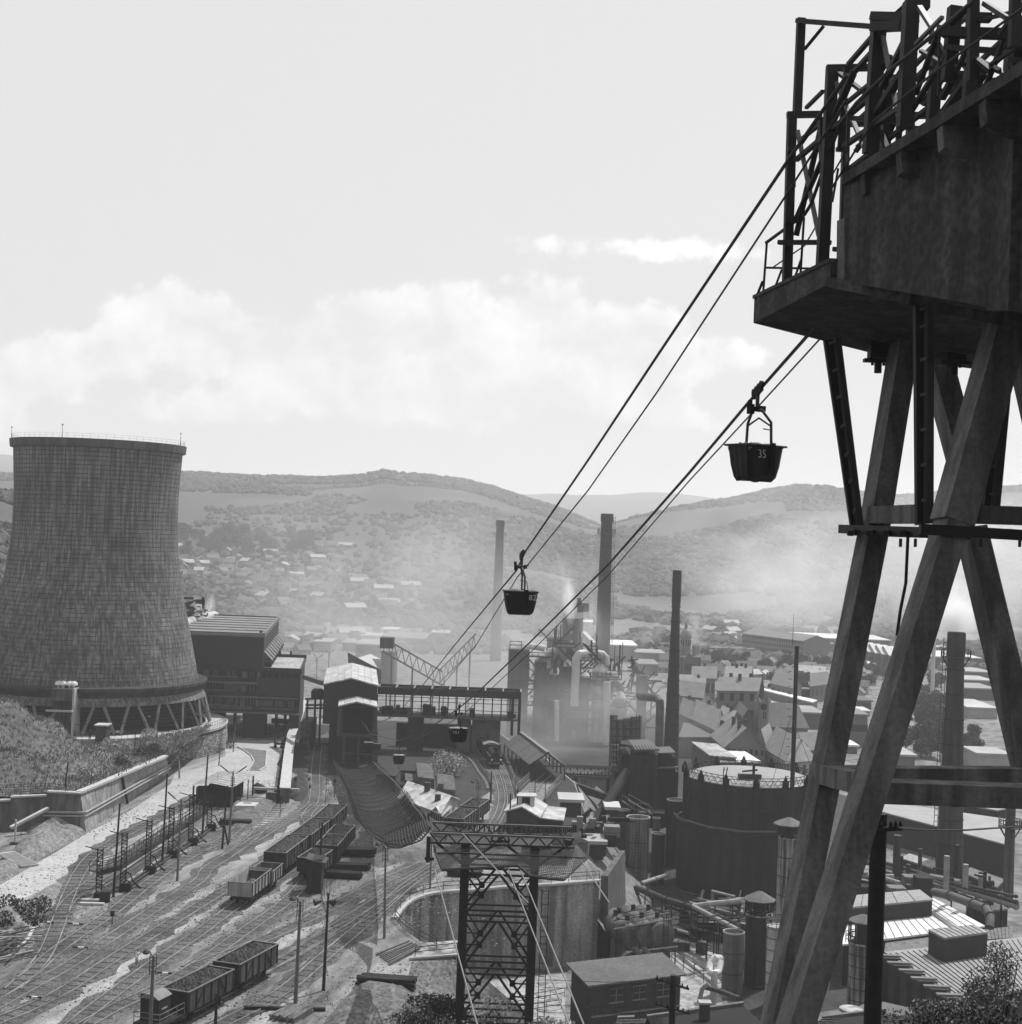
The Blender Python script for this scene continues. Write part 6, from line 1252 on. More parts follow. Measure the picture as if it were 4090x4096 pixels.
for(a,c,Y)in(((240,1272),(610,1210),192),((250,1315),(625,1250),188),((330,1465),(665,1428),180),((270,1235),(480,1330),191)):
    P=[AY('F',*a,Y),AY('F',*c,Y)];MB().bar(P[0],P[1],.7,.12).build('deck',mat('deck_grey',.09),t);b=MB()
    for f in(0,.25,.5,.75,1):s_=P[0].lerp(P[1],f);b.bar(s_,s_+V(0,0,1.1),.06)
    b.bar(P[0]+V(0,0,1.1),P[1]+V(0,0,1.1),.07).bar(P[0]+V(0,0,.55),P[1]+V(0,0,.55),.05);b.build('railing',STEEL,t)
    for f in(.05,.5,.95):s_=P[0].lerp(P[1],f);MB().bar((s_.x,s_.y,ZP),s_,.14).build('post',STEEL,t)
b=MB();p0,p1=AY('F',270,1540,178),AY('F',340,1465,179)
for k in range(12):q=p0.lerp(p1,k/11);MB().box(q.x-.2,q.x+.2,q.y-.6,q.y+.6,q.z,q.z+.06).build('stair_tread',mat('deck_grey',.09),t)
for x in(425,485):p=AY('F',x,1500,178);t=thing('pump_drum','dark drum lying under the gangway, '+('left one' if x<450 else 'right one'),'drum',tuple(p));MB().tube(p,p+V(-.5,3,0),.55,n=14).build('shell',DARKM,t,smooth=True)
# ---------------------------------------------------------------- skip house and inclined conveyor
TB=lambda x,y,Y=252:AY('F',x,y,Y);sk=thing('skip_house','tall dark sheet clad skip house with stepped roofs behind the silos','skip house',(TB(450,500).x,252,ZP));CLAD=mat('skip_cladding',.024,.85,.25,.6,streak=.4)
MB().box(TB(390,400).x,TB(665,400).x,252,262,TB(1,640).z,TB(1,280).z).build('lower_block',CLAD,sk);MB().box(TB(290,400).x,TB(528,400).x,251,259,TB(1,520).z,TB(1,170).z).build('upper_block',mat('skip_board',.045,.85,.3,.7,streak=.5),sk)
MB().box(TB(260,400).x,TB(400,400).x,253,262,ZP,TB(1,300).z).build('side_block',CLAD,sk)
MB().box(TB(537,400).x,TB(645,400).x,252.5,260,TB(1,280).z,TB(1,187).z).build('rear_block',CLAD,sk)
def slab(name,pts,th,m,par):MB().hexa(pts,[p+V(0,0,th)for p in pts]).build(name,m,par)
slab('roof',[TB(380,168,250),TB(545,165,250),TB(518,140,256),TB(362,142,256)],.25,mat('seam_sheet',.13,.8,.2,.6),sk)
for k in range(8):a,c=TB(385+k*20,168,249.9),TB(368+k*20,145,255.9);MB().bar(a+V(0,0,.35),c+V(0,0,.35),.12).build('roof_seam',CLAD,sk)
slab('roof',[TB(375,142,255.9),TB(520,140,255.9),TB(480,100,262),TB(345,102,262)],.2,SLATE,sk);slab('roof',[TB(292,128,251),TB(375,142,251),TB(345,102,258),TB(300,108,258)],.2,CLAD,sk)
slab('roof',[TB(535,188,252),TB(650,184,252),TB(612,145,260),TB(540,148,260)],.2,SLATE,sk);slab('ledge',[TB(535,282,251.6),TB(664,277,251.6),TB(664,273,253),TB(535,276,253)],.2,mat('worn_edge',.2),sk)
for(x0,y0,x1,y1)in((440,190,465,225),(310,180,345,230)):MB().box(TB(x0,y0).x,TB(x1,y0).x,250.8,251,TB(1,y1).z,TB(1,y0).z).build('window',DARKM,sk)
slab('roof',[TB(400,560,248),TB(580,575,248),TB(580,490,262),TB(415,520,262)],.2,SLATE,sk)
for k in range(5):z=TB(1,320).z-k*0;MB().box(TB(245,1).x,TB(292,1).x,252.5,254,TB(1,130+k*34).z,TB(1,130+k*34).z+.12).build('balcony',STEEL,sk)
b=MB();
for k in range(4):b.bar(TB(250,130+k*34),TB(290,164+k*34),.12)
for x in(248,268,290):b.bar(TB(x,300),TB(x,90),.14)
b.build('stair_frame',STEEL,sk);ic=thing('inclined_conveyor','dark round inclined conveyor tube rising to the skip house','conveyor',tuple(TB(110,680,240)))
MB().path([TB(95,690,240),TB(215,500,245),TB(335,300,250)],.85,14).build('tube',mat('conveyor_tube',.035,.8,.3,.8,streak=.3),ic,smooth=True);MB().bar((TB(150,600,243).x,243,ZP),TB(150,610,243),.5).build('trestle',STEEL,ic)
for(x0,y0)in((130,640),(190,545),(250,450)):p=TB(x0,y0,242+(640-y0)/30);MB().lathe([(.9,-.12),(.98,0),(.9,.12)],14,tuple(p),cap=False).build('flange',STEEL,ic)
t=house('winch_shed','small shed with seamed sheet roof beside the inclined conveyor',G('F',62,515,-5),G('F',115,565,-5),G('F',190,475,-5),-8,-5,-4.2,'mono',mat('seam_sheet',.13),CLAD,cat='shed')
t=thing('covered_conveyor','level covered conveyor with truss sides behind the open shed','conveyor bridge',tuple(AY('E',740,1745,300)));e=lambda x,y,Y=300:AY('E',x,y,Y)
MB().hexa([e(590,1722),e(905,1738),e(905,1738,304),e(590,1722,304)],[e(585,1700),e(902,1714),e(902,1714,304),e(585,1700,304)]).build('roof',mat('seam_sheet',.13),t);MB().bar(e(590,1768),e(905,1785),3,.35).build('floor',STEEL,t)
for k in range(14):x=592+k*22.5;MB().bar(e(x,1722),e(x,1768),.15).bar(e(x,1722 if k%2 else 1768),e(x+22,1768 if k%2 else 1722),.12).build('lacing',STEEL,t)
for x in(650,860):MB().bar(e(x,1770),V(e(x,1770).x,300,ZP),.8).build('trestle',STEEL,t)
house('long_dark_shed','pale corrugated long wall below the covered conveyor',e(585,1810,320),e(905,1810,320),e(905,1810,330),ZP-1,HZ('E',700,1795,320),HZ('E',700,1795,320),'flat',SLATE,mat('pale_wall_sheet',.2,.8,.2,1,streak=.3),cat='shed')
t=thing('sloping_belt','dark sloping belt bridge falling away right of the open shed','conveyor',tuple(AY('E',700,1860,270)));MB().hexa([e(580,1850,275),e(880,1950,255),e(890,1935,262),e(590,1830,285)],[e(580,1795,275),e(870,1905,255),e(885,1900,262),e(590,1790,285)]).build('belt_housing',CLAD,t)
# ---------------------------------------------------------------- pipes of the plant floor
def pipeline(label,pts,r,m=PIPE,supports=True,name='pipeline',fl=True):
    P=[AY(*p)if len(p)==4 else p for p in pts];t=thing(name,label,'pipeline',tuple(P[0]));r*=.58;MB().path(P,r,10).build('pipe',m,t,smooth=True)
    for a,c in zip(P,P[1:]):
        if fl and(c-a).length>2:MB().tube(a.lerp(c,.96),a.lerp(c,.99),r*1.3,n=10).build('flange',m,t)
        if supports and(c-a).length>4:
            for f in(.2,.7):q=a.lerp(c,f);MB().bar((q.x,q.y,min(ZP,q.z-1)),(q.x,q.y,q.z-r),.16).build('support',STEEL,t)
    return t
pipeline('pale pipe running level to the rusty capped column',[('F',765,1165,200),('F',860,1152,198),('F',1088,1130,190)],.62,PIPE_P)
pipeline('pale pipe running down to the open grey vessel',[('F',765,1170,199),('F',900,1240,192),('F',1060,1325,184)],.55,mat('greyish_pipe',.25,.7,.25,1))
pipeline('dark fat pipe curving from the silos towards the gasholder foot',[('F',395,1050,222),('F',480,1080,216),('F',600,1130,210),('F',720,1165,204),('F',880,1215,198),('F',1075,1310,188)],.8,mat('dark_fat_pipe',.05,.8,.3,1))
pipeline('short pale pipe rising beside the front silo',[('F',430,1020,222),('F',520,990,224),('F',600,965,226)],.6,mat('greyish_pipe',.25))
pipeline('white swan neck pipe, upper loop, beside the open vessel',[('F',942,1502,179),('F',900,1500,178),('F',875,1525,178),('F',865,1580,177)],.75,mat('white_pipe',.6,.5,.15,1),False)
pipeline('white swan neck pipe, lower loop, before the open vessel',[('F',855,1582,176),('F',885,1600,176),('F',905,1595,176),('F',925,1590,177),('F',940,1520,178)],.72,mat('white_pipe',.6),False)
pipeline('white pipe dropping to the ground before the open vessel',[('F',900,1590,176),('F',895,1690,175),('F',888,1800,175)],.7,mat('pipe_pale',.3),False)
pipeline('dark pipe slanting down in front of the open vessel',[('F',830,1685,172),('F',940,1715,170),('F',1060,1760,168)],.5,PIPE)
pipeline('rusty standing bend pipe at the ground by the swan neck pipes',[('F',800,1785,171),('F',820,1700,171),('F',860,1665,171)],.45,mat('greyish_pipe',.25),False)
rg=random.Random(31);t=thing('floor_pipework','tangle of thin pipes and valves on the dark plant floor below the gasholder','pipework',tuple(AY('F',700,1300,195)))
for k in range(34):
    a=V(*G('F',rg.uniform(620,1080),rg.uniform(1220,1440),ZP));a.z=ZP+rg.uniform(.4,4);l_=rg.uniform(2,9);d=rg.choice([V(1,.05,0),V(.2,1,0),V(-.7,.7,0)]);P=[a,a+d*l_,a+d*l_+V(0,0,rg.uniform(-2,-.2))]
    MB().path(P,rg.uniform(.08,.3),7).build('pipe',rg.choice([PIPE,STEEL,mat('greyish_pipe',.25)]),t,smooth=True)
for k in range(16):p=G('F',rg.uniform(620,1080),rg.uniform(1230,1480),ZP);s=rg.uniform(.4,1.6);MB().box(p.x-s,p.x+s,p.y-s,p.y+s,ZP,ZP+rg.uniform(.6,2.6)).build('plinth',rg.choice([DARKM,mat('dark_and_shaded_concrete',.13)]),t)
t=thing('yard_railings','thin steel railings along the pale concrete apron below the lying tanks','railing',tuple(G('F',800,1500,ZP)))
for pts in([(620,1390),(940,1480)],[(625,1470),(700,1530),(830,1610)],[(350,1455),(640,1435)]):railing([xy(G('F',*p,ZP+1))for p in pts],ZP,1.8,.08,2.6,(1,.6,.3)).build('railing',STEEL,t)
patch('concrete_apron',[xy(G('F',*p,ZP))for p in[(490,1480),(620,1400),(940,1480),(950,1860),(1000,1930),(660,1930),(660,1600)]],ZP+.03,mat('apron_concrete',.3,.9,.3,.2,fine=1.5,coord='World'))
patch('concrete_apron',[xy(G('D',*p,ZP))for p in[(1060,1250),(1640,1190),(1730,1180),(1720,1478),(1100,1478)]],ZP+.03,mat('apron_concrete',.42))
patch('dark_plant_floor',[xy(G('F',*p,ZP))for p in[(230,850),(640,870),(1400,1000),(1850,1060),(1950,1200),(1900,1800),(1000,1930),(950,1480),(620,1390),(440,1300),(300,1060)]],ZP+.02,mat('oily_floor',.05,.9,.5,.3,fine=2,coord='World'))
patch('dark_plant_floor',[xy(G('F',*p,ZP))for p in[(-60,500),(600,380),(1500,400),(1950,500),(1950,900),(640,868),(230,848),(-60,820)]],ZP+.02,mat('oily_floor',.05))
patch('dark_plant_floor',[(-30,440),(-8,348),(14,285),(15,235),(24,228),(40,300),(75,420),(60,470)],ZP+.015,mat('oily_floor',.05))
t=thing('apron_railing','railing and stepped kerbs on the pale apron behind the lattice pylon','railing',tuple(G('D',1500,1390,ZP)))
for pts in([(1280,1400),(1720,1320)],[(1250,1460),(1700,1390)]):railing([xy(G('D',*p,ZP))for p in pts],ZP,1.1,.07,2.2,(1,.5)).build('railing',STEEL,t)
# ---------------------------------------------------------------- pump house with dark roof
zE=HZ('F',400,1645,166);a,b_,c_=AY('F',110,1682,163),AY('F',680,1612,168),AY('F',520,1525,180)
zE=AY('F',400,1650,166).z;P0,P1=G('F',110,1682,zE),G('F',682,1614,zE);P2=G('F',540,1530,zE)
t=house('pump_house','long brick pump house with dark felt roof and small windows, lower middle',P0,P1,P2,ZP,zE,zE+.9,'mono',mat('felt_roof',.12,.9,.2,.4,fine=3),mat('pump_house_brick',.05,.9,.3,1.5,fine=6),(0,0),cat='pump house',ov=.7)
d=(P1-P0);d.z=0;L_=d.length;d.normalize();nn_=V(d.y,-d.x,0)
for f in(.27,.53,.80):
    q=P0+d*L_*f+nn_*.05;fr_=MB().bar(q+V(0,0,-2.1)-d*.95,q+V(0,0,-2.1)+d*.95,.3,.12).bar(q+V(0,0,-.55)-d*.9,q+V(0,0,-.55)+d*.9,.12,.08).build('window_sill',mat('worn_edge',.2),t)
    g=MB().hexa([q-d*.8+V(0,0,-2),q+d*.8+V(0,0,-2),q+d*.8+V(0,.1,-2),q-d*.8+V(0,.1,-2)],[q-d*.8+V(0,0,-.6),q+d*.8+V(0,0,-.6),q+d*.8+V(0,.1,-.6),q-d*.8+V(0,.1,-.6)]).build('window',WIN,t)
    MB().bar(q+V(0,-.05,-2),q+V(0,-.05,-.6),.08).bar(q+V(0,-.05,-1.3)-d*.8,q+V(0,-.05,-1.3)+d*.8,.06).build('glazing_bar',mat('worn_edge',.2),g)
MB().bar(P0+nn_*.08+V(0,0,-3.4)+V(0,0,0),P1+nn_*.08+V(0,0,-3.4),.12,.18).build('string_course',mat('worn_edge',.2),t)
# ---------------------------------------------------------------- chimneys
BRK=mat('smoke_brick',.030,.9,.25,.5,fine=4);BRK2=mat('stack_brick',.05,.9,.25,.5,fine=4)
def stack_(label,c,xb,yb,wb,xt,yt,wt,Y,m,group,crown=None,ladder=None,gal=None,bands=0,zb=ZP):
    s=CR[c][2]*0.47164;pb,pt_=AY(c,xb,yb,Y),AY(c,xt,yt,Y);rb,rt=wb*s/2755*Y/2,wt*s/2755*Y/2;x=pt_.x;zt=pt_.z;k_=(rb-rt)/(zt-pb.z);r0=rt+k_*(zt-zb)
    t=thing('chimney',label,'chimney',(x,Y,zb),group=group);prof=[(r0,zb),(rt,zt-2.5)]if crown else[(r0,zb),(rt,zt)]
    if crown:prof=[(r0,zb),(rt*.98,zt-crown),(rt*1.13,zt-crown*.8),(rt*1.13,zt-.3),(rt*1.05,zt)]
    MB().lathe(prof+[(rt*.7,zt)],32,(x,Y,0)).build('shaft',m,t,smooth=True);MB().lathe([(rt*.7,zt+.02),(.01,zt+.02)],24,(x,Y,0),cap=False).build('flue',DARKM,t)
    for k in range(bands):z=zb+(zt-zb)*(k+.5)/bands;r=rt+k_*(zt-z);MB().lathe([(r,z-.12),(r*1.025,z-.1),(r*1.025,z+.1),(r,z+.12)],32,(x,Y,0),cap=False).build('band',DARKM,t,smooth=True)
    if gal:
        for gg in gal:z=HZ(c,xt,gg,Y);r=rt+k_*(zt-z);MB().lathe([(r,z-.15),(r+1.0,z-.1),(r+1.0,z),(r,z)],24,(x,Y,0),cap=False).build('gallery',STEEL,t);ring_rail(r+.95,z,1.2,20,c=(x,Y),th=.09).build('gallery_railing',STEEL,t)
        for a in range(0,360,45):z=HZ(c,xt,gal[0],Y);r=rt+k_*(zt-z);MB().bar((x+(r+.9)*math.cos(R(a)),Y+(r+.9)*math.sin(R(a)),z-.1),(x+r*math.cos(R(a)),Y+r*math.sin(R(a)),z-1.6),.12).build('bracket',STEEL,t)
    if ladder:
        b=MB();sgn=ladder;zz0=zb+2
        while zz0<zt-1:r=rt+k_*(zt-zz0);q=x+sgn*(r+.55);b.bar((q-.3,Y-.3,zz0),(q+.3,Y-.3,zz0),.1);zz0+=1.0
        for o_ in(-.3,.3):b.bar((x+sgn*(r0+.55)+o_,Y-.3,zb),(x+sgn*(rt+.55)+o_,Y-.3,zt-1),.09)
        b.build('ladder',STEEL,t,kind='stuff')
    return t,x,Y,zt,rt
gch='tall works chimneys'
stack_('black tapering chimney with stepped crown left of the slender mast','E',1255,1560,98,1303,452,52,345,BRK,gch,crown=9,bands=14)
c1=stack_('tall brick chimney with two galleries behind the blast furnace','E',820,950,98,852,88,73,470,BRK2,gch,crown=3,ladder=1,gal=[212,800],bands=3)
stack_('pale hazy chimney farthest left behind the smoke','E',150,600,62,165,130,50,640,BRK2,gch,crown=3,gal=[225])
c2=stack_('thick dark chimney with ringed gallery and ladder, smoking, between the concrete legs','J',1590,1170,106,1612,520,78,246,mat('soot_concrete',.06,.9,.25,.5,streak=.5),gch,crown=3.5,ladder=-1,gal=[640],bands=10)
stack_('short thin pale chimney far away between the concrete legs','T',1055,720,38,1058,360,38,520,mat('lime_wall',.5),gch)
stack_('grey ribbed column at the right edge with a small gallery','G',1690,1090,66,1690,480,62,230,mat('ribbed_column',.10,.85,.25,.8,streak=.5),gch,gal=[660])
# ---------------------------------------------------------------- sheds right of the concrete legs
def flatroof(name,label,pts,z,drop,m,wm,seams=0,cat='building',lift=0.0,step=False):
    P=[G('G',x,y,z)for x,y in pts];c=sum(P,Vector())/len(P);t=thing(name,label,cat,(c.x,c.y,z-drop));n=len(P)
    if lift:P=[p+V(0,0,lift*(1 if i in(2,3)else 0))for i,p in enumerate(P)]
    W_=[c.lerp(p,.985)for p in P];MB().hexa([V(p.x,p.y,z-drop)for p in W_],W_).build('wall',wm,t);MB().hexa([p+V(0,0,.01)for p in P],[p+V(0,0,.25)for p in P]).build('roof',m,t)
    for k in range(1,seams):
        f=k/seams;a,b2=P[0].lerp(P[1],f),P[3].lerp(P[2],f);MB().bar(a+V(0,0,.27),b2+V(0,0,.27),.07,.06).build('roof_seam',WG_D,t)
    return t
WHITE_R=mat('white_sheet_roof',.62,.7,.1,.3,streak=.1);GREY_R=mat('seamed_zinc',.26,.75,.15,.3,fine=1.5)
flatroof('workshop','long low workshop with brilliant seamed sheet roof',[(600,1432),(1525,1312),(1190,1128),(625,1190)],-5.5,5,WHITE_R,CLAD,17)
t=flatroof('clerestory','long dark clerestory with sheet roof along the white roof',[(600,1195),(1185,1140),(1100,1075),(640,1115)],-3.2,2.5,GREY_R,mat('clerestory_wall',.04,.85,.3,1),5)
t=flatroof('roof_lantern','box shaped roof lantern with seamed top on the big grey roof',[(1258,1390),(1540,1352),(1455,1305),(1155,1335)],-.9,3.2,GREY_R,mat('lantern_wall',.05,.85,.3,1),9)
t=flatroof('hall','large hall roof of grey sheets with standing seams, lower right',[(1350,1785),(1990,1700),(1800,1380),(870,1480)],-3.8,6.5,GREY_R,mat('hall_brick',.06,.9,.3,1),0)
P=[G('G',x,y,-3.5)for x,y in[(1350,1785),(1990,1700),(1800,1380),(870,1480)]]
for k in range(1,26):f=k/26;MB().bar(P[3].lerp(P[2],f),P[0].lerp(P[1],f),.07,.07).build('roof_seam',WG_D,t)
for k in range(6):f0=k/6;a,b2=P[3].lerp(P[0],f0),P[3].lerp(P[0],f0+.15);MB().hexa([V(a.x-1.2,a.y-1.6,-10.5),V(a.x+.9,a.y-1.6,-10.5),V(b2.x+.9,b2.y+.3,-10.5),V(b2.x-1.2,b2.y+.3,-10.5)],[V(a.x-1.2,a.y-1.6,-3.4),V(a.x+.9,a.y-1.6,-3.4),V(b2.x+.9,b2.y+.3,-3.4),V(b2.x-1.2,b2.y+.3,-3.4)]).build('gable_step',mat('hall_brick',.06),t);MB().box(a.x-1.35,b2.x+1.0,a.y-1.75,a.y-1.1,-3.39,-3.2).build('step_coping',mat('step_cope',.2,.9,.2,1),t)
flatroof('annex','boarded flat roof between the white roof and the big hall',[(870,1480),(1200,1470),(1160,1380),(880,1405)],-6,4,mat('boarded_roof',.2,.9,.35,1.2,streak=.3),CLAD);flatroof('annex','ribbed pale roof right of the roof lantern',[(1520,1400),(1700,1390),(1700,1315),(1500,1335)],-4.5,5,mat('boarded_roof',.2),CLAD,8)
flatroof('long_hall','very long hall with pale sheet roof behind the thick chimney',[(820,560),(1690,790),(1690,620),(830,497)],-5,5.6,mat('long_roof',.30,.8,.15,.3),mat('long_hall_wall',.035,.85,.3,.6),0,'hall')
flatroof('gantry_hall','building with glazed truss gallery right of the thick chimney',[(1380,520),(1600,560),(1690,545),(1400,510)],-4,6,mat('long_roof',.30),CLAD);flatroof('sump','low pale slab right of the thick chimney foot',[(1370,960),(1600,1060),(1650,1010),(1430,930)],-9.2,1,mat('boarded_roof',.2),CLAD)
flatroof('side_annex','dark walled annex under the long hall eaves',[(980,870),(1200,940),(1200,890),(1030,840)],-7,3.5,mat('apron_concrete',.42),CLAD);flatroof('small_kiosk','small ribbed roof kiosk under the curved fat pipe',[(1570,1210),(1670,1200),(1610,1160),(1400,1105)],-7,3,mat('boarded_roof',.2),CLAD,6);flatroof('small_kiosk','flat pale canopy above the fat pipe',[(1500,1145),(1580,1130),(1380,1070),(1330,1085)],-6,1,mat('boarded_roof',.2),CLAD,5)
pipeline('fat pipe sweeping down beside the white roof with a bend at its end',[('G',1190,1080,205),('G',1300,1105,200),('G',1450,1160,193),('G',1530,1190,189),('G',1555,1240,187),('G',1550,1310,186)],1.0,mat('rusty_pipe',.11,.8,.35,1),False)
for k,(y0,y1,r,lb)in enumerate([(840,1150,.5,'upper'),(860,1175,.7,'middle'),(885,1110,.35,'lower')]):pipeline(lb+' pipe of the rack crossing behind the wooden pole',[('G',700,y0,232),('G',1100,y0+(y1-y0)*.38,222),('G',1400,y0+(y1-y0)*.68,212),('G',1730,y1,202)],r,PIPE if k!=1 else mat('greyish_pipe',.25))
drum('gas_washer','slim dark upright washer with rounded head between the pipes','washer','G',945,1050,712,48,mat('washer_plate',.06,.7,.3,1,streak=.3),Y=225,rim=False,bands=1);drum('gas_washer','slim dark post column right of the washer','washer','G',1098,990,800,26,PIPE,Y=226,rim=False,bands=0)
rg=random.Random(17);t=thing('pipe_jumble','jumble of valves, pipes and boxes under the pipe rack','pipework',tuple(AY('G',1000,1020,215)))
for k in range(46):
    a=AY('G',rg.uniform(660,1560),rg.uniform(960,1090),rg.uniform(205,228));a.z=max(a.z,ZP+.3);d=rg.choice([V(1,.05,0),V(.5,-.9,0),V(0,0,1),V(-.7,.7,0)]);MB().path([a,a+d*rg.uniform(1,6)],rg.uniform(.1,.45),7).build('pipe',rg.choice([PIPE,STEEL,mat('greyish_pipe',.25),DARKM]),t,smooth=True)
for k in range(14):p=AY('G',rg.uniform(680,1250),rg.uniform(960,1100),rg.uniform(206,226));s=rg.uniform(.4,1.3);MB().box(p.x-s,p.x+s,p.y-s,p.y+s,ZP,max(p.z,ZP+.5)).build('box',rg.choice([DARKM,CLAD,mat('boarded_roof',.2)]),t)
# ---------------------------------------------------------------- near roofs on the hillside
TILE=mat('clay_tile',.085,.9,.3,1.2,fine=4)
def tiled(label,A_,B_,C_,D_,nx,ny,cat='tiled roof house',wall=True,group=None,drop=3.0):
    A_,B_,C_,D_=[Vector(p)for p in(A_,B_,C_,D_)];t=thing('tiled_house',label,cat,tuple((A_+C_)/2-V(0,0,drop)),group=group);n=(B_-A_).cross(D_-A_).normalized();n=n if n.z>0 else-n;back=[D_+V(0,4.5,-2.2),C_+V(0,4.5,-2.2)]
    MB().hexa([V(p.x,p.y,A_.z-drop)for p in(A_.lerp(C_,.06),B_.lerp(D_,.06),back[1],back[0])],[A_.lerp(C_,.06)-V(0,0,.3),B_.lerp(D_,.06)-V(0,0,.3),back[1]-V(0,0,.2),back[0]-V(0,0,.2)]).build('wall',mat('hall_brick',.06),t)
    MB().hexa([A_-n*.16,B_-n*.16,C_-n*.16,D_-n*.16],[A_-n*.06,B_-n*.06,C_-n*.06,D_-n*.06]).build('roof_deck',DARKM,t);MB().hexa([D_-n*.1,C_-n*.1,back[1],back[0]],[D_,C_,back[1]+V(0,0,.15),back[0]+V(0,0,.15)]).build('roof_back',TILE,t)
    MB().bar(D_+V(0,0,.1),C_+V(0,0,.1),.35,.22).build('ridge',mat('clay_ridge',.16,.9,.2,1),t);me_=None;rg=random.Random(nx);w_=(B_-A_)/nx;h_=(D_-A_)/ny
    for j in range(ny):
        for i in range(nx):
            if i*ny+j>=290:break
            if me_ is None:
                a=-w_*.46-h_*.08;P=[a,a+w_*.92,a+w_*.92+h_*1.02,a+h_*1.02];o=MB();o.hexa([P[0]+n*.02,P[1]+n*.02,P[2]-n*.04,P[3]-n*.04],[P[0]+n*.1,P[1]+n*.1,P[2]+n*.02,P[3]+n*.02]);tmp=o.build('roof_tile',TILE);me_=tmp.data;bpy.data.objects.remove(tmp)
            o=bpy.data.objects.new('roof_tile',me_);COL.objects.link(o);o.parent=t;o.location=A_+w_*(i+.5)+h_*j+n*rg.uniform(0,.025)-Vector(t.location);o.rotation_euler=(rg.gauss(0,.006),0,rg.gauss(0,.01))
    return t
Ft=lambda x,y,Y:AY('F',x,y,Y)
tiled('house roof of dark clay tiles with a chimney, bottom edge by the pump house',Ft(525,1990,104),Ft(1290,1990,104),Ft(1085,1800,112),Ft(465,1885,112),24,12)
ch=thing('roof_chimney','brick chimney with pale head on the dark tiled roof','chimney',tuple(Ft(835,1850,108)));p=Ft(835,1870,108);MB().box(p.x-.38,p.x+.35,p.y-.3,p.y+.3,p.z-1.4,p.z+.9).build('shaft',CHIM,ch);MB().box(p.x-.48,p.x+.45,p.y-.4,p.y+.4,p.z+.9,p.z+1.05).build('head',mat('pale_rim',.35),ch)
tiled('small piece of tiled roof at the bottom edge left of the guy cable',Ft(230,1990,100),Ft(430,1990,100),Ft(385,1890,106),Ft(275,1895,106),8,6)
tiled('tiled roof right of the concrete legs, at the bottom edge',AY('G',380,2010,100),AY('G',960,1990,100),AY('G',880,1850,108),AY('G',470,1900,108),20,9)
t=thing('felt_roof_hut','low rounded felt roof with a short pale chimney before the streaked column','hut',tuple(AY('G',850,1850,118)));P=[AY('G',640,1850,116),AY('G',960,1880,114),AY('G',1130,1850,122),AY('G',800,1775,128)]
MB().hexa([p-V(0,0,4)for p in P],P).build('roof',mat('felt_roof',.12),t);p=AY('G',655,1850,112);MB().lathe([(.35,-1.6),(.6,-.9),(.6,-.1),(.9,0),(.9,.2),(.1,.25)],12,tuple(p)).build('chimney',mat('pale_column',.40),t,smooth=True)
# ================================================================ BLAST FURNACES
E=lambda x,y,Y=405:AY('E',x,y,Y)
FUR=mat('furnace_plate',.075,.8,.3,.3,streak=.4);FUR_L=mat('furnace_pale',.36,.75,.2,.4,streak=.35)
def stove(label,x0,x1,ytop,ybot,ycone,Y,m=FUR,cm=None):
    a,c=E(x0,ytop,Y),E(x1,ytop,Y);r=(c.x-a.x)/2;x=(a.x+c.x)/2;zt,zc=a.z,E(x0,ycone,Y).z;t=thing('hot_blast_stove',label,'stove',(x,Y,ZP),group='stoves of the blast furnace')
    MB().lathe([(r,ZP),(r,zt)],24,(x,Y,0)).build('shell',m,t,smooth=True)
    for k in range(8):a0,a1=2*math.pi*k/8,2*math.pi*(k+1)/8;MB().poly([V(x+r*1.12*math.cos(a0),Y+r*1.12*math.sin(a0),zt-.3),V(x+r*1.12*math.cos(a1),Y+r*1.12*math.sin(a1),zt-.3),V(x+.6*math.cos(a1),Y+.6*math.sin(a1),zc),V(x+.6*math.cos(a0),Y+.6*math.sin(a0),zc)]).build('cone_panel',cm or mat('cone_sheet',.55,.7,.15,.6),t)
    for f in(.25,.5,.75):z=zt-(zt+10)*f*.8;MB().lathe([(r,z-.2),(r*1.1,z-.1),(r*1.1,z+.05),(r,z+.1)],24,(x,Y,0),cap=False).build('gallery',STEEL,t);ring_rail(r*1.1,z,1.2,14,c=(x,Y),th=.12).build('railing',STEEL,t)
    return t
stove('leftmost tall dark stove with conical top',385,472,1030,1500,990,402);stove('middle dark stove with ribbed cone, behind the pale pipe',566,650,1062,1400,1022,404);stove('pale stove with bright cone nearest the tall chimney',757,868,1095,1400,1052,398,FUR_L);stove('small round dust catcher with bright cone, right',900,972,1268,1400,1230,392,FUR_L)
stove('squat dark vessel hung between the stoves',668,742,1130,1330,1105,400);stove('dark lower vessel left between the stoves',478,560,1115,1400,1075,406)
def upipe(label,pts,r,m):P=[E(*p)for p in pts];t=thing('gas_main',label,'gas pipe',tuple(P[0]),group='gas mains of the blast furnace');MB().path(resample(P,1.5),r,12).build('pipe',m,t,smooth=True);return t
PP=mat('gas_main_pale',.48,.65,.2,.6,streak=.2)
upipe('tall white inverted U gas main in front of the stoves',[(640,1325,395),(650,1100,395),(652,1020,395),(675,990,395),(715,985,396)],1.12,mat('white_gas_main',.55,.6,.15,.5));upipe('right bend of the inverted gas main above the pale stove',[(790,988,398),(820,992,398),(843,1015,398),(848,1060,398)],1.03,PP)
upipe('left inverted U gas main over the dark stoves',[(462,1080,402),(464,1010,402),(485,975,402),(525,968,402)],1.08,PP);upipe('right bend of the left gas main',[(590,968,402),(620,972,402),(642,1000,402),(644,1060,402)],1.03,FUR)
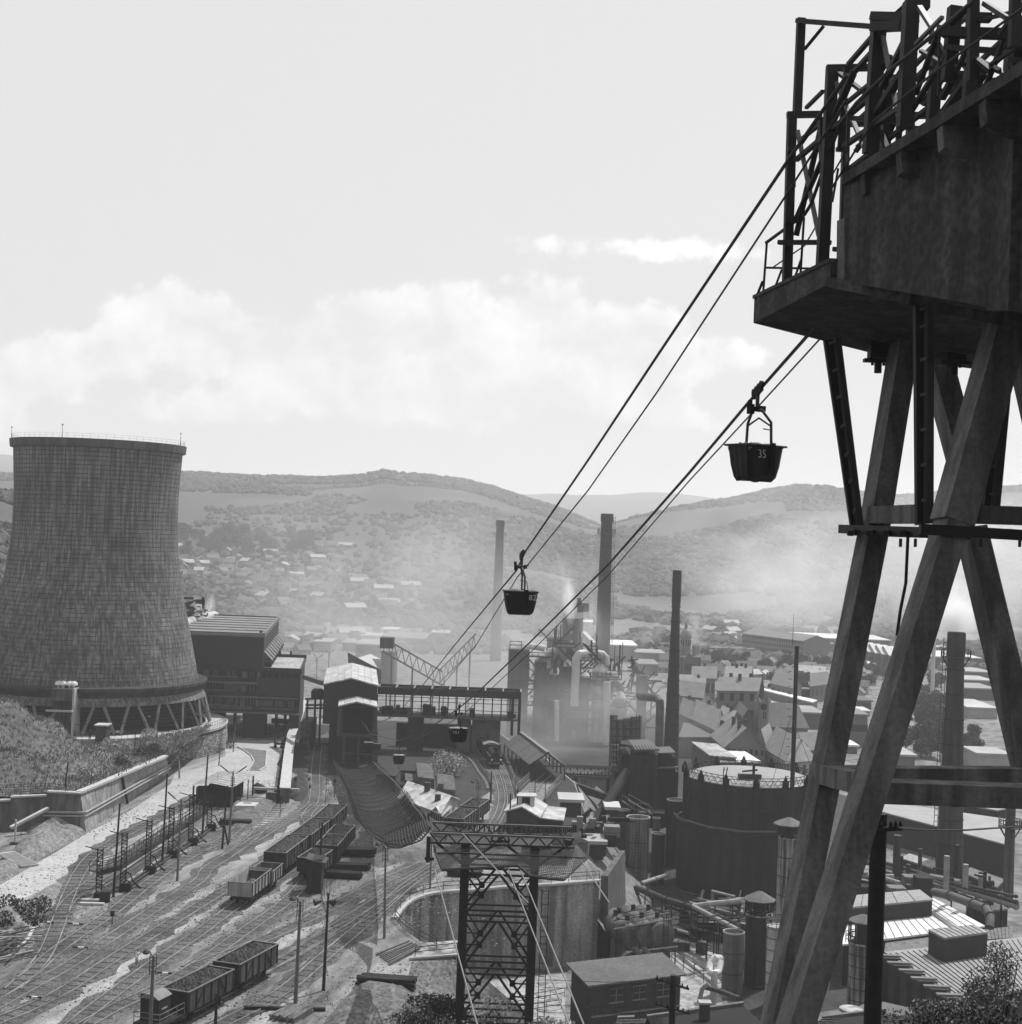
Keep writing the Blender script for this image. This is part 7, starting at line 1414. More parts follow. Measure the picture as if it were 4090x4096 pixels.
upipe('gas main at the far left with platform',[(320,945,408),(360,940,408),(400,945,408),(450,955,408)],0.9,PP);upipe('gas downcomer behind the dark stoves',[(515,1115,404),(520,1030,404),(540,1000,404),(558,1030,404),(556,1140,404)],.6,FUR)
upipe('curved pipe with round eye left of the small dust catcher',[(862,1250,394),(870,1200,394),(900,1180,394),(930,1195,394),(938,1235,394)],1.08,FUR);upipe('small swan neck above the pale stove gallery',[(895,1100,396),(900,1060,396),(912,1053,396),(928,1070,396),(930,1120,396)],.45,FUR)
upipe('big dark cold blast pipe bending down left of the black chimney',[(1060,1262,370),(1120,1268,366),(1170,1275,362),(1192,1300,360),(1190,1400,360),(1186,1600,360)],1.03,mat('cold_blast_pipe',.10,.7,.3,.5,streak=.3));upipe('pale vertical downpipe below the pale stove',[(850,1170,392),(848,1400,392),(850,1680,392)],0.99,PP)
upipe('small vertical pipe with funnel low between the stoves',[(528,1290,388),(528,1460,388),(528,1550,388)],.65,PP)
t=thing('furnace_top_house','tall dark sheet clad furnace head house with pale roof and hoist','head house',tuple(E(640,960)));MB().box(E(575,800,420).x,E(697,800,420).x,420,434,ZP,E(1,757,420).z).build('wall',FUR,t);MB().box(E(470,900,424).x,E(574,900,424).x,424,432,ZP,E(1,870,424).z).build('side_wall',FUR,t)
MB().hexa([E(565,757,419),E(700,757,419),E(700,757,436),E(565,757,436)],[E(585,724,419),E(700,724,419),E(700,724,436),E(585,724,436)]).build('roof',mat('cone_sheet',.32),t);MB().bar(E(670,724,421),E(672,630,421),1.0).bar(E(672,640,421),E(700,700,421),.4).bar(E(672,640,421),E(640,700,421),.4).build('hoist_post',STEEL,t);q=E(700,695,421);MB().box(q.x-1.5,q.x+1.5,420,422,q.z-1,q.z+1.4).build('hoist_cab',STEEL,t)
MB().bar(E(697,860,420),E(762,930,416),1.5).build('chute',PP,t)
for y in(820,880):MB().box(E(617,y,419.8).x,E(630,y,419.8).x,419.7,419.95,E(1,y+18,419.8).z,E(1,y,419.8).z).build('window',FUR_L,t)
rg=random.Random(41);t=thing('furnace_steelwork','dense steel platforms, ladders and braces round the blast furnace','steelwork',tuple(E(600,1100)))
for k in range(330):
    x,y,Y=rg.uniform(330,1100),rg.uniform(880,1560),rg.uniform(394,440)
    if y<1000 and not 440<x<720:continue
    if x>980 and y<1150:continue
    p=E(x,y,Y);l_=rg.uniform(2,8);d=rg.choice([V(1,0,0),V(0,0,1),V(0,0,1),V(.7,0,.7),V(-.7,0,.7)]);MB().bar(p,p+d*l_,rg.choice([.25,.35,.5])).build('brace',STEEL,t)
for k in range(34):
    x,y,Y=rg.uniform(360,960),rg.uniform(940,1450),rg.uniform(394,425);p=E(x,y,Y);w_=rg.uniform(2,5);MB().box(p.x-w_,p.x+w_,Y,Y+3,p.z,p.z+.3).build('platform',STEEL,t);b=MB().bar((p.x-w_,Y,p.z+1.3),(p.x+w_,Y,p.z+1.3),.15)
    for f in range(6):b.bar((p.x-w_+w_*f*.4,Y,p.z),(p.x-w_+w_*f*.4,Y,p.z+1.3),.12)
    b.build('platform_railing',STEEL,t)
for x0,y0,x1 in((225,960,300),(690,990,790),(845,1150,945)):a,c=E(x0,y0,396),E(x1,y0,396);MB().box(a.x,c.x,396,400,a.z-.3,a.z).build('platform',STEEL,t);railing([(a.x,396),(c.x,396)],a.z,2.2,.2,2.2).build('platform_railing',STEEL,t)
for x,y0,w_ in((285,960,38),(1085,1130,14)):a=E(x,y0,400);MB().box(a.x-w_*.075,a.x+w_*.075,400,403,ZP,a.z).build('column',FUR,t)
for k in range(46):
    f=k/46;a=E(1005+140*f,1020+230*f,410);MB().bar(a,a+V(rg.uniform(-3,3),0,rg.uniform(-7,3)),.4).build('brace',STEEL,t)
for k in range(12):
    x=890+k*15;t=thing('cooler_tube','tall thin tube of the cooler battery above the skip house','tube',tuple(E(x,1560,330)),group='cooler tubes');yt=1380+(k*37)%40;MB().tube((E(x,1480,330).x,330+(k%3),ZP),E(x,yt,330+(k%3)),.75,n=10).build('tube',mat('cooler_tube',.14,.7,.3,.8,streak=.3),t,smooth=True)
t=thing('cooler_scaffold','steel frame with railings round the cooler tubes','frame',tuple(E(960,1540,328)))
for y in(1420,1470,1520,1560):MB().bar(E(880,y,328),E(1060,y,328),.25).build('beam',STEEL,t)
for x in(880,915,1040,1058):MB().bar(E(x,1690,328),E(x,1385,328),.25).build('post',STEEL,t)
# hazy works behind: sheds, bins and skip bridges left of the furnace
def block(c,x0,x1,yt,yb,Y,dp,label,roof=.25,wall=.09,name='works_building',rl=0.0,cat='building',group=None):
    yg=G(c,(x0+x1)/2,yb,PLANT).y if c in 'MEJ' else 0
    if 250<yg<1300:Y=yg
    a,d_=AY(c,x0,yt,Y),AY(c,x1,yt,Y);zb=AY(c,x0,yb,Y).z;zb=zb if c=='R' else min(zb,H((a.x+d_.x)/2,Y)-1);t=thing(name,label,cat,((a.x+d_.x)/2,Y,zb),group=group);z=min(a.z,d_.z);MB().box(a.x,d_.x,Y,Y+dp,zb,z).build('wall',mat('works_wall_%d'%int(wall*100),wall,.9,.2,.15),t)
    m_=mat('works_roof_%d'%int(roof*100),roof,.85,.2,.1)
    if rl:
        ym=Y+dp/2;MB().hexa([(a.x-1,Y-1,z),(d_.x+1,Y-1,z),(d_.x+1,ym,z+rl),(a.x-1,ym,z+rl)],[(a.x-1,Y-1,z+.4),(d_.x+1,Y-1,z+.4),(d_.x+1,ym,z+rl+.4),(a.x-1,ym,z+rl+.4)]).build('roof',m_,t);MB().hexa([(a.x-1,ym,z+rl),(d_.x+1,ym,z+rl),(d_.x+1,Y+dp+1,z),(a.x-1,Y+dp+1,z)],[(a.x-1,ym,z+rl+.4),(d_.x+1,ym,z+rl+.4),(d_.x+1,Y+dp+1,z+.4),(a.x-1,Y+dp+1,z+.4)]).build('roof',m_,t)
    else:MB().box(a.x-.5,d_.x+.5,Y-.5,Y+dp,z+.003,z+.5).build('roof',m_,t)
    n=max(2,int((d_.x-a.x)/6))
    if z-zb>7 and wall<.2:
        for k in range(n):x=a.x+(d_.x-a.x)*(k+.5)/n;MB().box(x-1.2,x+1.2,Y-.06,Y-.01,zb+(z-zb)*.55,zb+(z-zb)*.75).build('window',WIN,t)
    return t
for a in[('M',1150,1310,860,960,470,30,'flat roofed hazy block left of the skip bridges',.3,.1),('M',1310,1560,820,900,500,40,'long hazy hall with grey roof behind the skip bridges',.2,.1),('M',1120,1290,805,830,620,20,'low pale roofed shed in the haze',.4,.12),('M',1310,1395,770,800,640,18,'lowest of three parallel pale roofs',.55,.15),('M',1345,1430,742,760,680,16,'middle of three parallel pale roofs',.55,.15),('M',1355,1440,718,735,720,14,'highest of three parallel pale roofs',.55,.15),('M',1070,1240,850,900,540,25,'hazy hall right of the round trees',.25,.1),('M',900,1000,845,905,560,22,'hazy block with windows behind the lamp posts',.3,.3),('M',1600,1700,790,840,560,20,'pale shed between the cables',.4,.12),('E',870,1040,935,1040,520,30,'bright roofed works block right of the tall chimney',.7,.2),('E',1040,1220,985,1060,540,20,'hazy works block left of the black chimney',.25,.15),('E',1060,1180,1060,1130,480,24,'gabled shed left of the black chimney',.2,.12),('E',700,770,790,930,520,20,'white steaming works wall beside the furnace head house',.6,.5)]:block(*a)
t=thing('cooling_pond_roof','pale hipped hall roof between the lamp posts and the skip bridges','hall',tuple(AY('M',1230,960,430)));MB().hexa([AY('M',1100,905,430),AY('M',1300,1010,415),AY('M',1300,1100,415),AY('M',1105,990,430)][::-1],[AY('M',1140,935,452),AY('M',1300,945,440),AY('M',1305,1000,440),AY('M',1140,960,452)][::-1]).build('wall',mat('works_wall_9',.09),t);MB().hexa([AY('M',1145,945,430),AY('M',1300,1008,420),AY('M',1300,950,450),AY('M',1235,918,455)],[AY('M',1145,942,430),AY('M',1300,1004,420),AY('M',1300,946,450),AY('M',1235,914,455)]).build('roof',mat('works_roof_39',.4),t)
for k,(x0,y0,x1,y1,Y)in enumerate([(1310,900,1660,1100,430),(1860,870,1640,1090,450)]):
    t=thing('skip_bridge',['left','right'][k]+' hazy inclined skip bridge behind the conveyor bridge','skip bridge',tuple(AY('M',x1,y1,Y)),group='skip bridges');a,c=AY('M',x0,y0,Y),AY('M',x1,y1,Y)
    for dz in(0,4):MB().bar(a+V(0,0,dz),c+V(0,0,dz),.45).build('chord',FUR,t)
    n=16
    for i in range(n):p,q=a.lerp(c,i/n),a.lerp(c,(i+1)/n);MB().bar(p+V(0,0,4 if i%2 else 0),q+V(0,0,0 if i%2 else 4),.22).build('lacing',FUR,t)
    for f in(.15,.5,.85):p=a.lerp(c,f);MB().bar((p.x,p.y,-12),p,.5).build('trestle',FUR,t)
t=block('M',1300,1380,905,1100,415,14,'tall dark bin tower left of the skip bridges with rail top',.12,.06,'bin_tower');a,c=AY('M',1290,880,415),AY('M',1370,880,415);MB().box(a.x,c.x,415,420,a.z,a.z+3).build('head',FUR,t)

for a in[('R',680,900,710,905,236,6,'dark brick shed with pale roof strip behind the brick hut',.4,.06),('R',905,1150,1170,1345,214,5,'dark hut with pale flat roof at the top of the rubble bank',.35,.06),('R',1185,1270,1085,1180,226,5,'small dark shed left of the silos',.3,.05),('R',1190,1300,795,850,240,5,'low pale roofed lean-to below the inclined conveyor',.5,.06),('R',1560,1815,720,1000,256,8,'dark low block between the silos and the gasholder',.12,.05)]:block(*a)
t=thing('yard_machinery','clutter of dark drums, pipes and truck bodies on the bank above the silos','machinery',tuple(AY('R',950,980,225)));rg=random.Random(8)
for k in range(40):
    x,y=rg.uniform(840,1260),rg.uniform(880,1120);p=AY('R',x,y,rg.uniform(214,236));s_=rg.uniform(.3,1.2);m_=rg.choice([DARKM,STEEL,STEEL,mat('worn_edge',.2)]);d=rg.choice([V(1,.1,0),V(.3,1,0),V(.6,0,.5)])
    (MB().tube(p,p+d*rg.uniform(1,4),s_*.3,n=10)if k%2 else MB().box(p.x-s_,p.x+s_,p.y-s_,p.y+s_,p.z-1.2,p.z+rg.uniform(0,.6))).build('pipe' if k%2 else 'crate',m_,t)
p=AY('R',1068,1150,218);t=thing('white_vat','small vat with bright white lid on the bank','vat',tuple(p));MB().tube(p-V(0,0,2),p,1.5,n=20).build('shell',mat('grey_vessel',.14),t,smooth=True);MB().lathe([(1.5,0),(.6,.35),(.5,.9),(.1,.95)],20,tuple(p)).build('lid',mat('white_paint',.75),t,smooth=True)
# ================================================================ TOWN
def hit(c,x,y):
    d=ray(c,x,y);t=60.0;p=CAM+d*t
    while t<6000:
        p=CAM+d*t
        if p.z<=H(p.x,p.y):return p
        t+=6+t*.01
    return p
RT,WT=ROOF_T,WALL_T
def th(label,pts,h=5.5,rh=3.2,ridge='deep',rm=0,wm=0,nw=(0,0),fl=1,chim=0,hip=0,c='S',name='town_house',cat='house',ov=.6,zb=PLANT):
    z=zb+h;P=[G(c,x,y,z)for x,y in pts];return house(name,label,P[0],P[1],P[2],zb,z,z+rh,ridge,RT[rm]if isinstance(rm,int)else rm,WT[wm]if isinstance(wm,int)else wm,nw,fl,chim,hip=hip,cat=cat,ov=ov)
th('large house with many chimneys and a broad gable nearest the gasholder',[(705,1750),(1135,1768),(960,1640)],6,4.5,'deep',1,0,(7,3),2,4)
th('small gabled house right of the many chimneyed one',[(1030,1660),(1150,1748),(1235,1672)],5.5,3,'deep',1,0)
th('long low row with windowed front, right of the broad gable',[(1130,1778),(1400,1935),(1650,1800)],5,4,'long',0,1,(10,0),1)
th('steep gabled house standing left of the church tower',[(810,1545),(1065,1562),(935,1435)],6,5,'deep',0,2,(0,0));th('terrace with even windows descending towards the steep gable',[(320,1445),(590,1575),(690,1470)],6.5,4,'long',1,1,(11,0),2,1)
th('short terrace with windows beside the black chimney',[(188,1385),(312,1445),(390,1375)],6.5,3.5,'long',1,1,(5,0),2,1);th('white roofed house with two rows of windows behind the terrace',[(600,1435),(745,1500),(880,1425)],8,2.2,'long',1,1,(5,0),2,2)
th('three storey block with pale long roof behind the church',[(605,1130),(1045,1138),(1105,1100)],14,3,'long',1,0,(4,2),3,3,name='apartment_block',cat='apartment block');th('house with patched tiles beside the black chimney',[(188,1190),(440,1220),(480,1150)],8,3.5,'long',0,0,(2,0),1)
th('pale roofed block right behind the black chimney',[(188,1085),(325,1090),(330,1020)],9,2.5,'long',1,0);th('smaller pale roofed block with a chimney next to it',[(330,1112),(462,1118),(460,1070)],8,2.5,'long',1,0,chim=1)
th('long grey roofed house below the domed church',[(335,1000),(585,1005),(590,940)],8,3,'long',0,0,(5,0),1,1);th('grey tiled house row with sloping chimneys',[(690,1040),(960,1045),(990,960)],7,4,'long',1,0,(0,0),1,4);th('low house between church and slender mast',[(1200,1060),(1430,1110),(1540,1040)],6,3.5,'long',0,0,(4,0));th('house with steep dark dormer gable behind the mast',[(1640,1090),(1830,1065),(1810,1010)],6,3.5,'long',0,0,(4,0))
th('flat roofed workshop nearest the gasholder rim',[(525,1860),(812,1885),(600,1740)],6,.4,'flat',mat('gravel_roof',.30),2,(0,0),name='workshop',cat='workshop');th('ribbed pale roof beside the gasholder',[(600,1928),(1075,1930),(900,1820)],5,.4,'flat',WHITE_R,2,name='workshop',cat='workshop');th('walled yard block left of the broad gable',[(186,1660),(530,1660),(560,1505)],5,.3,'flat',SLATE,0,name='workshop',cat='workshop');th('tiled roof right of the low row',[(1500,1800),(1700,1790),(1690,1680)],6,3,'long',0,0);th('hip roofed house before the concrete leg',[(1380,1930),(1680,1900),(1620,1800)],5,4,'long',1,1,(4,0),1,0,hip=.5)
# market halls with bright roofs
t=thing('market_hall','long hall with brilliant white sloping roof and raised centre behind the church spire','hall',tuple(G('S',1250,1400,ZP)));z=-8.5;P=[G('S',*p,z)for p in[(842,1215),(1530,1392),(1652,1340),(1062,1145)]];P[2].z+=.5;P[3].z+=.5
MB().hexa([V(p.x,p.y,ZP)for p in P],[p-V(0,0,.1)for p in P]).build('wall',mat('render_wall_c',.12),t)
for k in range(16):a,b2,c_,d_=P[0].lerp(P[1],k/16),P[0].lerp(P[1],(k+.96)/16),P[3].lerp(P[2],(k+.96)/16),P[3].lerp(P[2],k/16);MB().hexa([a,b2,c_,d_],[q+V(0,0,.3)for q in(a,b2,c_,d_)]).build('roof_sheet',WHITE_R,t)
z=-5.5;P=[G('S',*p,z)for p in[(1060,1125),(1660,1275),(1712,1252),(1080,1112)]];MB().hexa([V(p.x,p.y,-8.4)for p in P],P).build('clerestory',mat('render_wall_c',.12),t);MB().hexa(P,[p+V(0,0,.3)for p in P]).build('clerestory_roof',WHITE_R,t)
for a in[('J',830,970,800,835,520,16,'long dark hall with pale edge right of the mast',.15,.08),('J',1105,1198,855,905,470,14,'long dark hall between the concrete legs, upper',.12,.08),('J',1095,1190,905,925,440,12,'bright narrow roof between the concrete legs',.5,.1),('J',1105,1180,925,1080,415,14,'tall windowless block between the concrete legs',.2,.14),('J',860,960,915,990,440,18,'grey roofed block left of the first concrete leg',.25,.1),('J',1660,1780,715,748,640,24,'first of the long dark halls right of the thick chimney',.3,.12),('J',1650,1790,755,780,580,20,'second of the long halls right of the thick chimney',.35,.12),('J',1655,1800,795,850,520,20,'third long hall right of the thick chimney',.25,.09),('J',1668,1810,890,940,440,26,'pale flat shed with conveyor right of the thick chimney',.4,.3),('J',1440,1730,640,700,720,40,'very wide factory hall with bright roof behind the thick chimney',.5,.09),('J',1430,1660,595,625,800,40,'factory hall roof farther up behind the thick chimney',.4,.1),('J',800,1290,545,600,860,40,'factory with long bright roofs at the hill foot',.6,.09),('J',910,1010,575,600,790,30,'stepped bright roof before the long factory',.5,.1),('J',1145,1215,675,700,640,16,'small two stepped pale roof between the concrete legs',.55,.1),('J',450,630,455,470,1050,14,'thin pale building at the foot of the wooded hill',.4,.3),('J',420,640,600,640,700,16,'dark long roof below the school block',.15,.1),('J',1715,1870,1115,1190,330,12,'ruined pale house with arched windows near the right concrete leg',.35,.32),('J',1275,1410,1120,1185,290,14,'grey tiled roof between the second and third concrete leg',.35,.15),('J',1065,1130,1075,1110,300,14,'small white ribbed roof just behind the first concrete leg',.6,.15)]:
    block(*a,name='factory_hall',group=None)
# long school-like block
a,c=AY('S',885,500,730),AY('S',1555,600,690);d=(c-a);d.z=0;L_=d.length;d.normalize();nn_=V(-d.y,d.x,0);a.z=(a.z+c.z)/2
t=house('factory_block','long four storey block with rows of windows under the wooded hill',a,a+d*L_,a+d*L_+nn_*16,PLANT,a.z,a.z+2.5,'long',RT[1],WT[0],(26,0),4,cat='factory block')
for k in range(5):x0,y0=1155+k*34,612+k*6;block('J',x0,x0+30,y0,y0+70,600,20,['first','second','third','fourth','last'][k]+' bay of the sawtooth hall between the concrete legs',.5,.09,'sawtooth_bay',3.5,group='sawtooth hall bays')
# church with spire
cy=AY('S',1125,1525,398);Y=398;ch=thing('church','small gothic church with pointed spire tower','church',(cy.x,Y,ZP));X=lambda x:AY('S',x,1400,Y).x;Zs=lambda y:AY('S',1125,y,Y).z;sw=mat('church_stone',.22,.9,.2,.4)
MB().box(X(1062),X(1172),Y,Y+7,ZP,Zs(1275)).build('tower',sw,ch);xm=(X(1062)+X(1172))/2;hw=(X(1172)-X(1062))/2;g=MB()
for x0,x1,y0,y1 in((X(1062),X(1172),Y-.1,Y),(X(1172),X(1172)+.1,Y,Y+7)):pass
for sx,sy,ex,ey in((X(1062),Y,X(1172),Y),(X(1172),Y,X(1172),Y+7)):g.poly([V(sx,sy-.02,Zs(1275)),V(ex,ey-.02,Zs(1275)),V((sx+ex)/2,(sy+ey)/2-.02,Zs(1215))])
g.build('gablet',sw,ch);MB().lathe([(hw*1.15,Zs(1270)),(hw*.55,Zs(1180)),(.12,Zs(1000))],8,(xm,Y+3.5,0)).build('spire',mat('spire_copper',.07,.8,.2,1),ch);MB().bar((xm,Y+3.5,Zs(1005)),(xm,Y+3.5,Zs(975)),.15).bar((xm-.6,Y+3.5,Zs(988)),(xm+.6,Y+3.5,Zs(988)),.12).build('cross',STEEL,ch)
for sx in(-1,1):MB().lathe([(.8,Zs(1275)),(.5,Zs(1240)),(.05,Zs(1215))],6,(xm+sx*hw,Y,0)).build('pinnacle',sw,ch)
for x0,x1 in((1112,1124),(1134,1146)):MB().box(X(x0),X(x1),Y-.06,Y-.02,Zs(1450),Zs(1370)).build('belfry_window',WIN,ch)
p=AY('S',1125,1318,Y);MB().lathe([(.9,0),(.9,.1)],12,(0,0,0));MB().tube((xm,Y-.1,p.z),(xm,Y-.02,p.z),.9,n=12).build('clock_face',WIN,ch);zE=Zs(1548)
MB().box(X(1172)+.1,X(1620),Y+1,Y+12,ZP,zE).build('nave',sw,ch);b=MB();zr_=zE+6
b.hexa([(X(1172)+.1,Y+.4,zE),(X(1632),Y+.4,zE),(X(1545),Y+6.5,zr_),(X(1172)+.1,Y+6.5,zr_)],[(X(1172)+.1,Y+.4,zE+.3),(X(1632),Y+.4,zE+.3),(X(1545),Y+6.5,zr_+.3),(X(1172)+.1,Y+6.5,zr_+.3)]);b.hexa([(X(1172)+.1,Y+6.5,zr_),(X(1545),Y+6.5,zr_),(X(1632),Y+12.6,zE),(X(1172)+.1,Y+12.6,zE)],[(X(1172)+.1,Y+6.5,zr_+.3),(X(1545),Y+6.5,zr_+.3),(X(1632),Y+12.6,zE+.3),(X(1172)+.1,Y+12.6,zE+.3)]);b.build('nave_roof',RT[0],ch)
# domed cathedral
Y=560.0;X=lambda x:AY('S',x,700,Y).x;Zs=lambda y:AY('S',250,y,Y).z;cw=mat('cathedral_wall',.13,.9,.2,.3);dm=mat('dome_metal',.24,.6,.2,.4);cc=thing('cathedral','domed brick cathedral with round cupolas behind the black chimney','cathedral',(X(255),Y,ZP));cx_=X(255)
MB().box(X(170),X(400),Y-8,Y+14,ZP,Zs(745)).build('nave',cw,cc);MB().box(X(205),X(330),Y-12,Y-8.1,ZP,Zs(760)).build('transept',cw,cc);MB().poly([V(X(205),Y-12.1,Zs(760)),V(X(330),Y-12.1,Zs(760)),V(cx_,Y-12.1,Zs(690))]).build('gable',cw,cc)
MB().lathe([(2.0,Zs(745)),(2.0,Zs(555)),(2.25,Zs(550)),(2.2,Zs(520)),(1.75,Zs(485)),(1.0,Zs(460)),(.6,Zs(455)),(.6,Zs(420)),(.75,Zs(415)),(.5,Zs(390)),(.1,Zs(368))],24,(cx_,Y,0)).build('dome',dm,cc,smooth=True)
for k in range(12):a=2*math.pi*k/12;MB().obox((cx_+2.02*math.cos(a),Y+2.02*math.sin(a)),(-math.sin(a),math.cos(a)),.22,.06,Zs(640),Zs(575)).build('drum_window',WIN,cc)
for xx,yy,oy in((345,650,-3),(395,655,4),(180,655,-3)):z=Zs(yy);MB().lathe([(.85,ZP),(.85,z-.6),(1.05,z-.4),(1.05,z+.3),(.7,z+.9),(.1,z+1.5)],14,(X(xx),Y+oy,0)).build('cupola',cw if yy<0 else dm,cc,smooth=True)
for k in range(6):MB().box(X(215+k*19),X(225+k*19),Y-12.2,Y-12.02,Zs(880),Zs(810)).build('window',WIN,cc)
# ---------------------------------------------------------------- trees
rgt=random.Random(77);CROWNS=[]
for s in range(3):
    b=MB();rg=random.Random(s)
    for _ in range(9):a=rg.uniform(0,6.28);q=rg.uniform(0,.55);foliage(b,(q*math.cos(a),q*math.sin(a),rg.uniform(.75,1.75)),(.48,.48,.42),130,.10,rg)
    o=b.build('crown',LEAF_D);CROWNS.append(o.data);bpy.data.objects.remove(o)
o=MB().tube((0,0,0),(0,0,1.1),.07,.04,6).tube((0,0,.7),(.3,.1,1.3),.04,.02,5).tube((0,0,.6),(-.3,-.1,1.2),.04,.02,5).build('trunk',BARK);TRM=o.data;bpy.data.objects.remove(o)
def tree(p,h,label,group):
    t=thing('tree',label,'tree',tuple(p),rgt.uniform(0,6),group);t.scale=(h/2.1*rgt.uniform(.85,1.15),)*2+(h/2.1,)
    for nm,me_ in(('crown',rgt.choice(CROWNS)),('trunk',TRM)):o=bpy.data.objects.new(nm,me_);COL.objects.link(o);o.parent=t
    return t
for k,(x0,x1,y0,y1,n,h0,h1,lab)in enumerate([(1320,1540,900,1140,34,8,14,'leafy tree in the grove between the concrete legs left of the thick chimney'),(1640,1700,1060,1150,8,7,10,'leafy tree right of the thick chimney'),(700,960,760,840,16,6,10,'tree among the houses right of the spire'),(1130,1350,700,800,14,7,11,'tree beyond the halls between the concrete legs'),(640,1000,650,720,16,7,11,'tree in the gardens below the long block'),(120,200,560,640,8,8,12,'tree behind the tall brick chimney'),(1400,1560,730,850,14,7,10,'tree in the waste ground behind the thick chimney'),(420,640,640,700,12,6,10,'tree in the gardens right of the cathedral')]):
    for i in range(n):p=G('J',rgt.uniform(x0,x1),rgt.uniform(y0,y1),ZP);tree(p,rgt.uniform(h0,h1)*.6,lab,lab+' group' if False else lab.replace('leafy tree','trees').replace('tree ','trees '))
for i in range(46):p=hit('M',rgt.uniform(100,900),rgt.uniform(230,340));tree(p+V(0,0,-.5),rgt.uniform(10,16),'hazy tall tree of the row along the hill town at the left','hazy trees above the hill town')
for i in range(44):p=hit('M',rgt.uniform(740,1500),rgt.uniform(560,900));tree(p+V(0,0,-.5),rgt.uniform(5,8),'hazy tree among the houses behind the power station','hazy trees behind the power station')
# ---------------------------------------------------------------- many small houses
HP=[]
for v_ in range(6):
    L_,W_,h_,rh=[(11,8,4,3),(14,8,4.5,3.2),(9,8,3.6,3.2),(18,9,5.5,3),(12,10,6,3.5),(8,7,3.2,2.6)][v_]
    wo_=MB();wo_.box(-L_/2,L_/2,-W_/2,W_/2,-2,h_);wo_.poly([(-L_/2,-W_/2,h_),(-L_/2,W_/2,h_),(-L_/2,0,h_+rh)]);wo_.poly([(L_/2,-W_/2,h_),(L_/2,0,h_+rh),(L_/2,W_/2,h_)]);w_m=wo_.build('wall',[WT[0],WT[1],WT[1],WT[0],WT[1],WT[2]][v_])
    r_m=MB();e=.5;zz=h_-e*rh/(W_/2)
    for s in(-1,1):P=[V(-L_/2-e,s*(W_/2+e),zz),V(L_/2+e,s*(W_/2+e),zz),V(L_/2+e,0,h_+rh),V(-L_/2-e,0,h_+rh)];P=P if s<0 else P[::-1];r_m.hexa([p+V(0,0,.02)for p in P],[p+V(0,0,.25)for p in P])
    r_m=r_m.build('roof',[RT[1],RT[0],RT[1],mat('roof_pale',.38,.8,.2,.3),RT[2],RT[0]][v_]);c_m=MB().box(-.4,.4,.6,1.3,h_,h_+rh+1).build('chimney',CHIM);wn_=MB()
    for k in range(3):x=-L_/2+L_*(k+.5)/3;wn_.box(x-.5,x+.5,-W_/2-.05,-W_/2-.01,h_*.4,h_*.75)
    wn_=wn_.build('window_row',WIN);HP.append([(o.name.split('.')[0],o.data)for o in(w_m,r_m,c_m,wn_)]);[bpy.data.objects.remove(o)for o in(w_m,r_m,c_m,wn_)]
def small(p,label,group,sc=.6):
    v_=rgt.randrange(6);label=label.replace('small',['gabled','long gabled','narrow pale walled','long pale roofed','broad dark roofed','tiny'][v_]);t=thing('town_house',label,'house',tuple(p),rgt.gauss(.15,.5)+rgt.choice([0,0,1.57]),group);t.scale=(sc,)*3
    for nm,me_ in HP[v_]:o=bpy.data.objects.new(nm,me_);COL.objects.link(o);o.parent=t;nm=='window_row' and o.__setitem__('kind','stuff')
taken=[]
def scatter(c,x0,x1,y0,y1,n,label,group,mind=8,sc=.6):
    k=tries=0
    while k<n and tries<n*8:
        tries+=1;x,y=rgt.uniform(x0,x1),rgt.uniform(y0,y1);p=hit(c,x,y)
        if any((p-q).length<mind for q in taken):continue
        taken.append(p);small(p,label,group,sc*rgt.uniform(.85,1.15));k+=1
for o in list(COL.objects):
    if o.get('category')and o.parent is None and o.location.y>330:taken.append(Vector(o.location))
scatter('J',270,640,640,760,26,'small tiled house in the old quarter right of the cathedral','houses right of the cathedral');scatter('J',640,1000,650,770,34,'small tiled house between the long block and the bright halls','houses before the long block');scatter('J',880,1180,720,850,12,'small tiled house left of and behind the first concrete leg','houses behind the first concrete leg');scatter('J',1150,1560,660,760,12,'small house near the factory halls between the concrete legs','houses by the factory halls');scatter('J',60,230,560,720,18,'small hazy house between the tall and the black chimney','houses between the chimneys');scatter('J',260,560,470,620,20,'small hazy house at the foot of the wooded hill','houses at the hill foot');scatter('J',260,700,760,1000,6,'small town house in front of the three storey block','houses in front of the block')
scatter('M',90,1100,290,470,84,'pale small house on the hazy hill town beyond the power station','houses of the hill town',13,.62);scatter('M',500,1500,460,700,46,'hazy small house in the valley behind the power station','houses in the valley haze',12,.7);scatter('M',740,1120,780,940,12,'hazy small house just behind the power station lamps','houses behind the lamps',9,.65)
block('M',940,1050,385,420,1150,12,'white hazy block on the hill town edge',.5,.5,'hill_building');block('M',190,290,190,260,1500,20,'tall hazy block rising over the trees of the hill town',.2,.08,'hill_building')
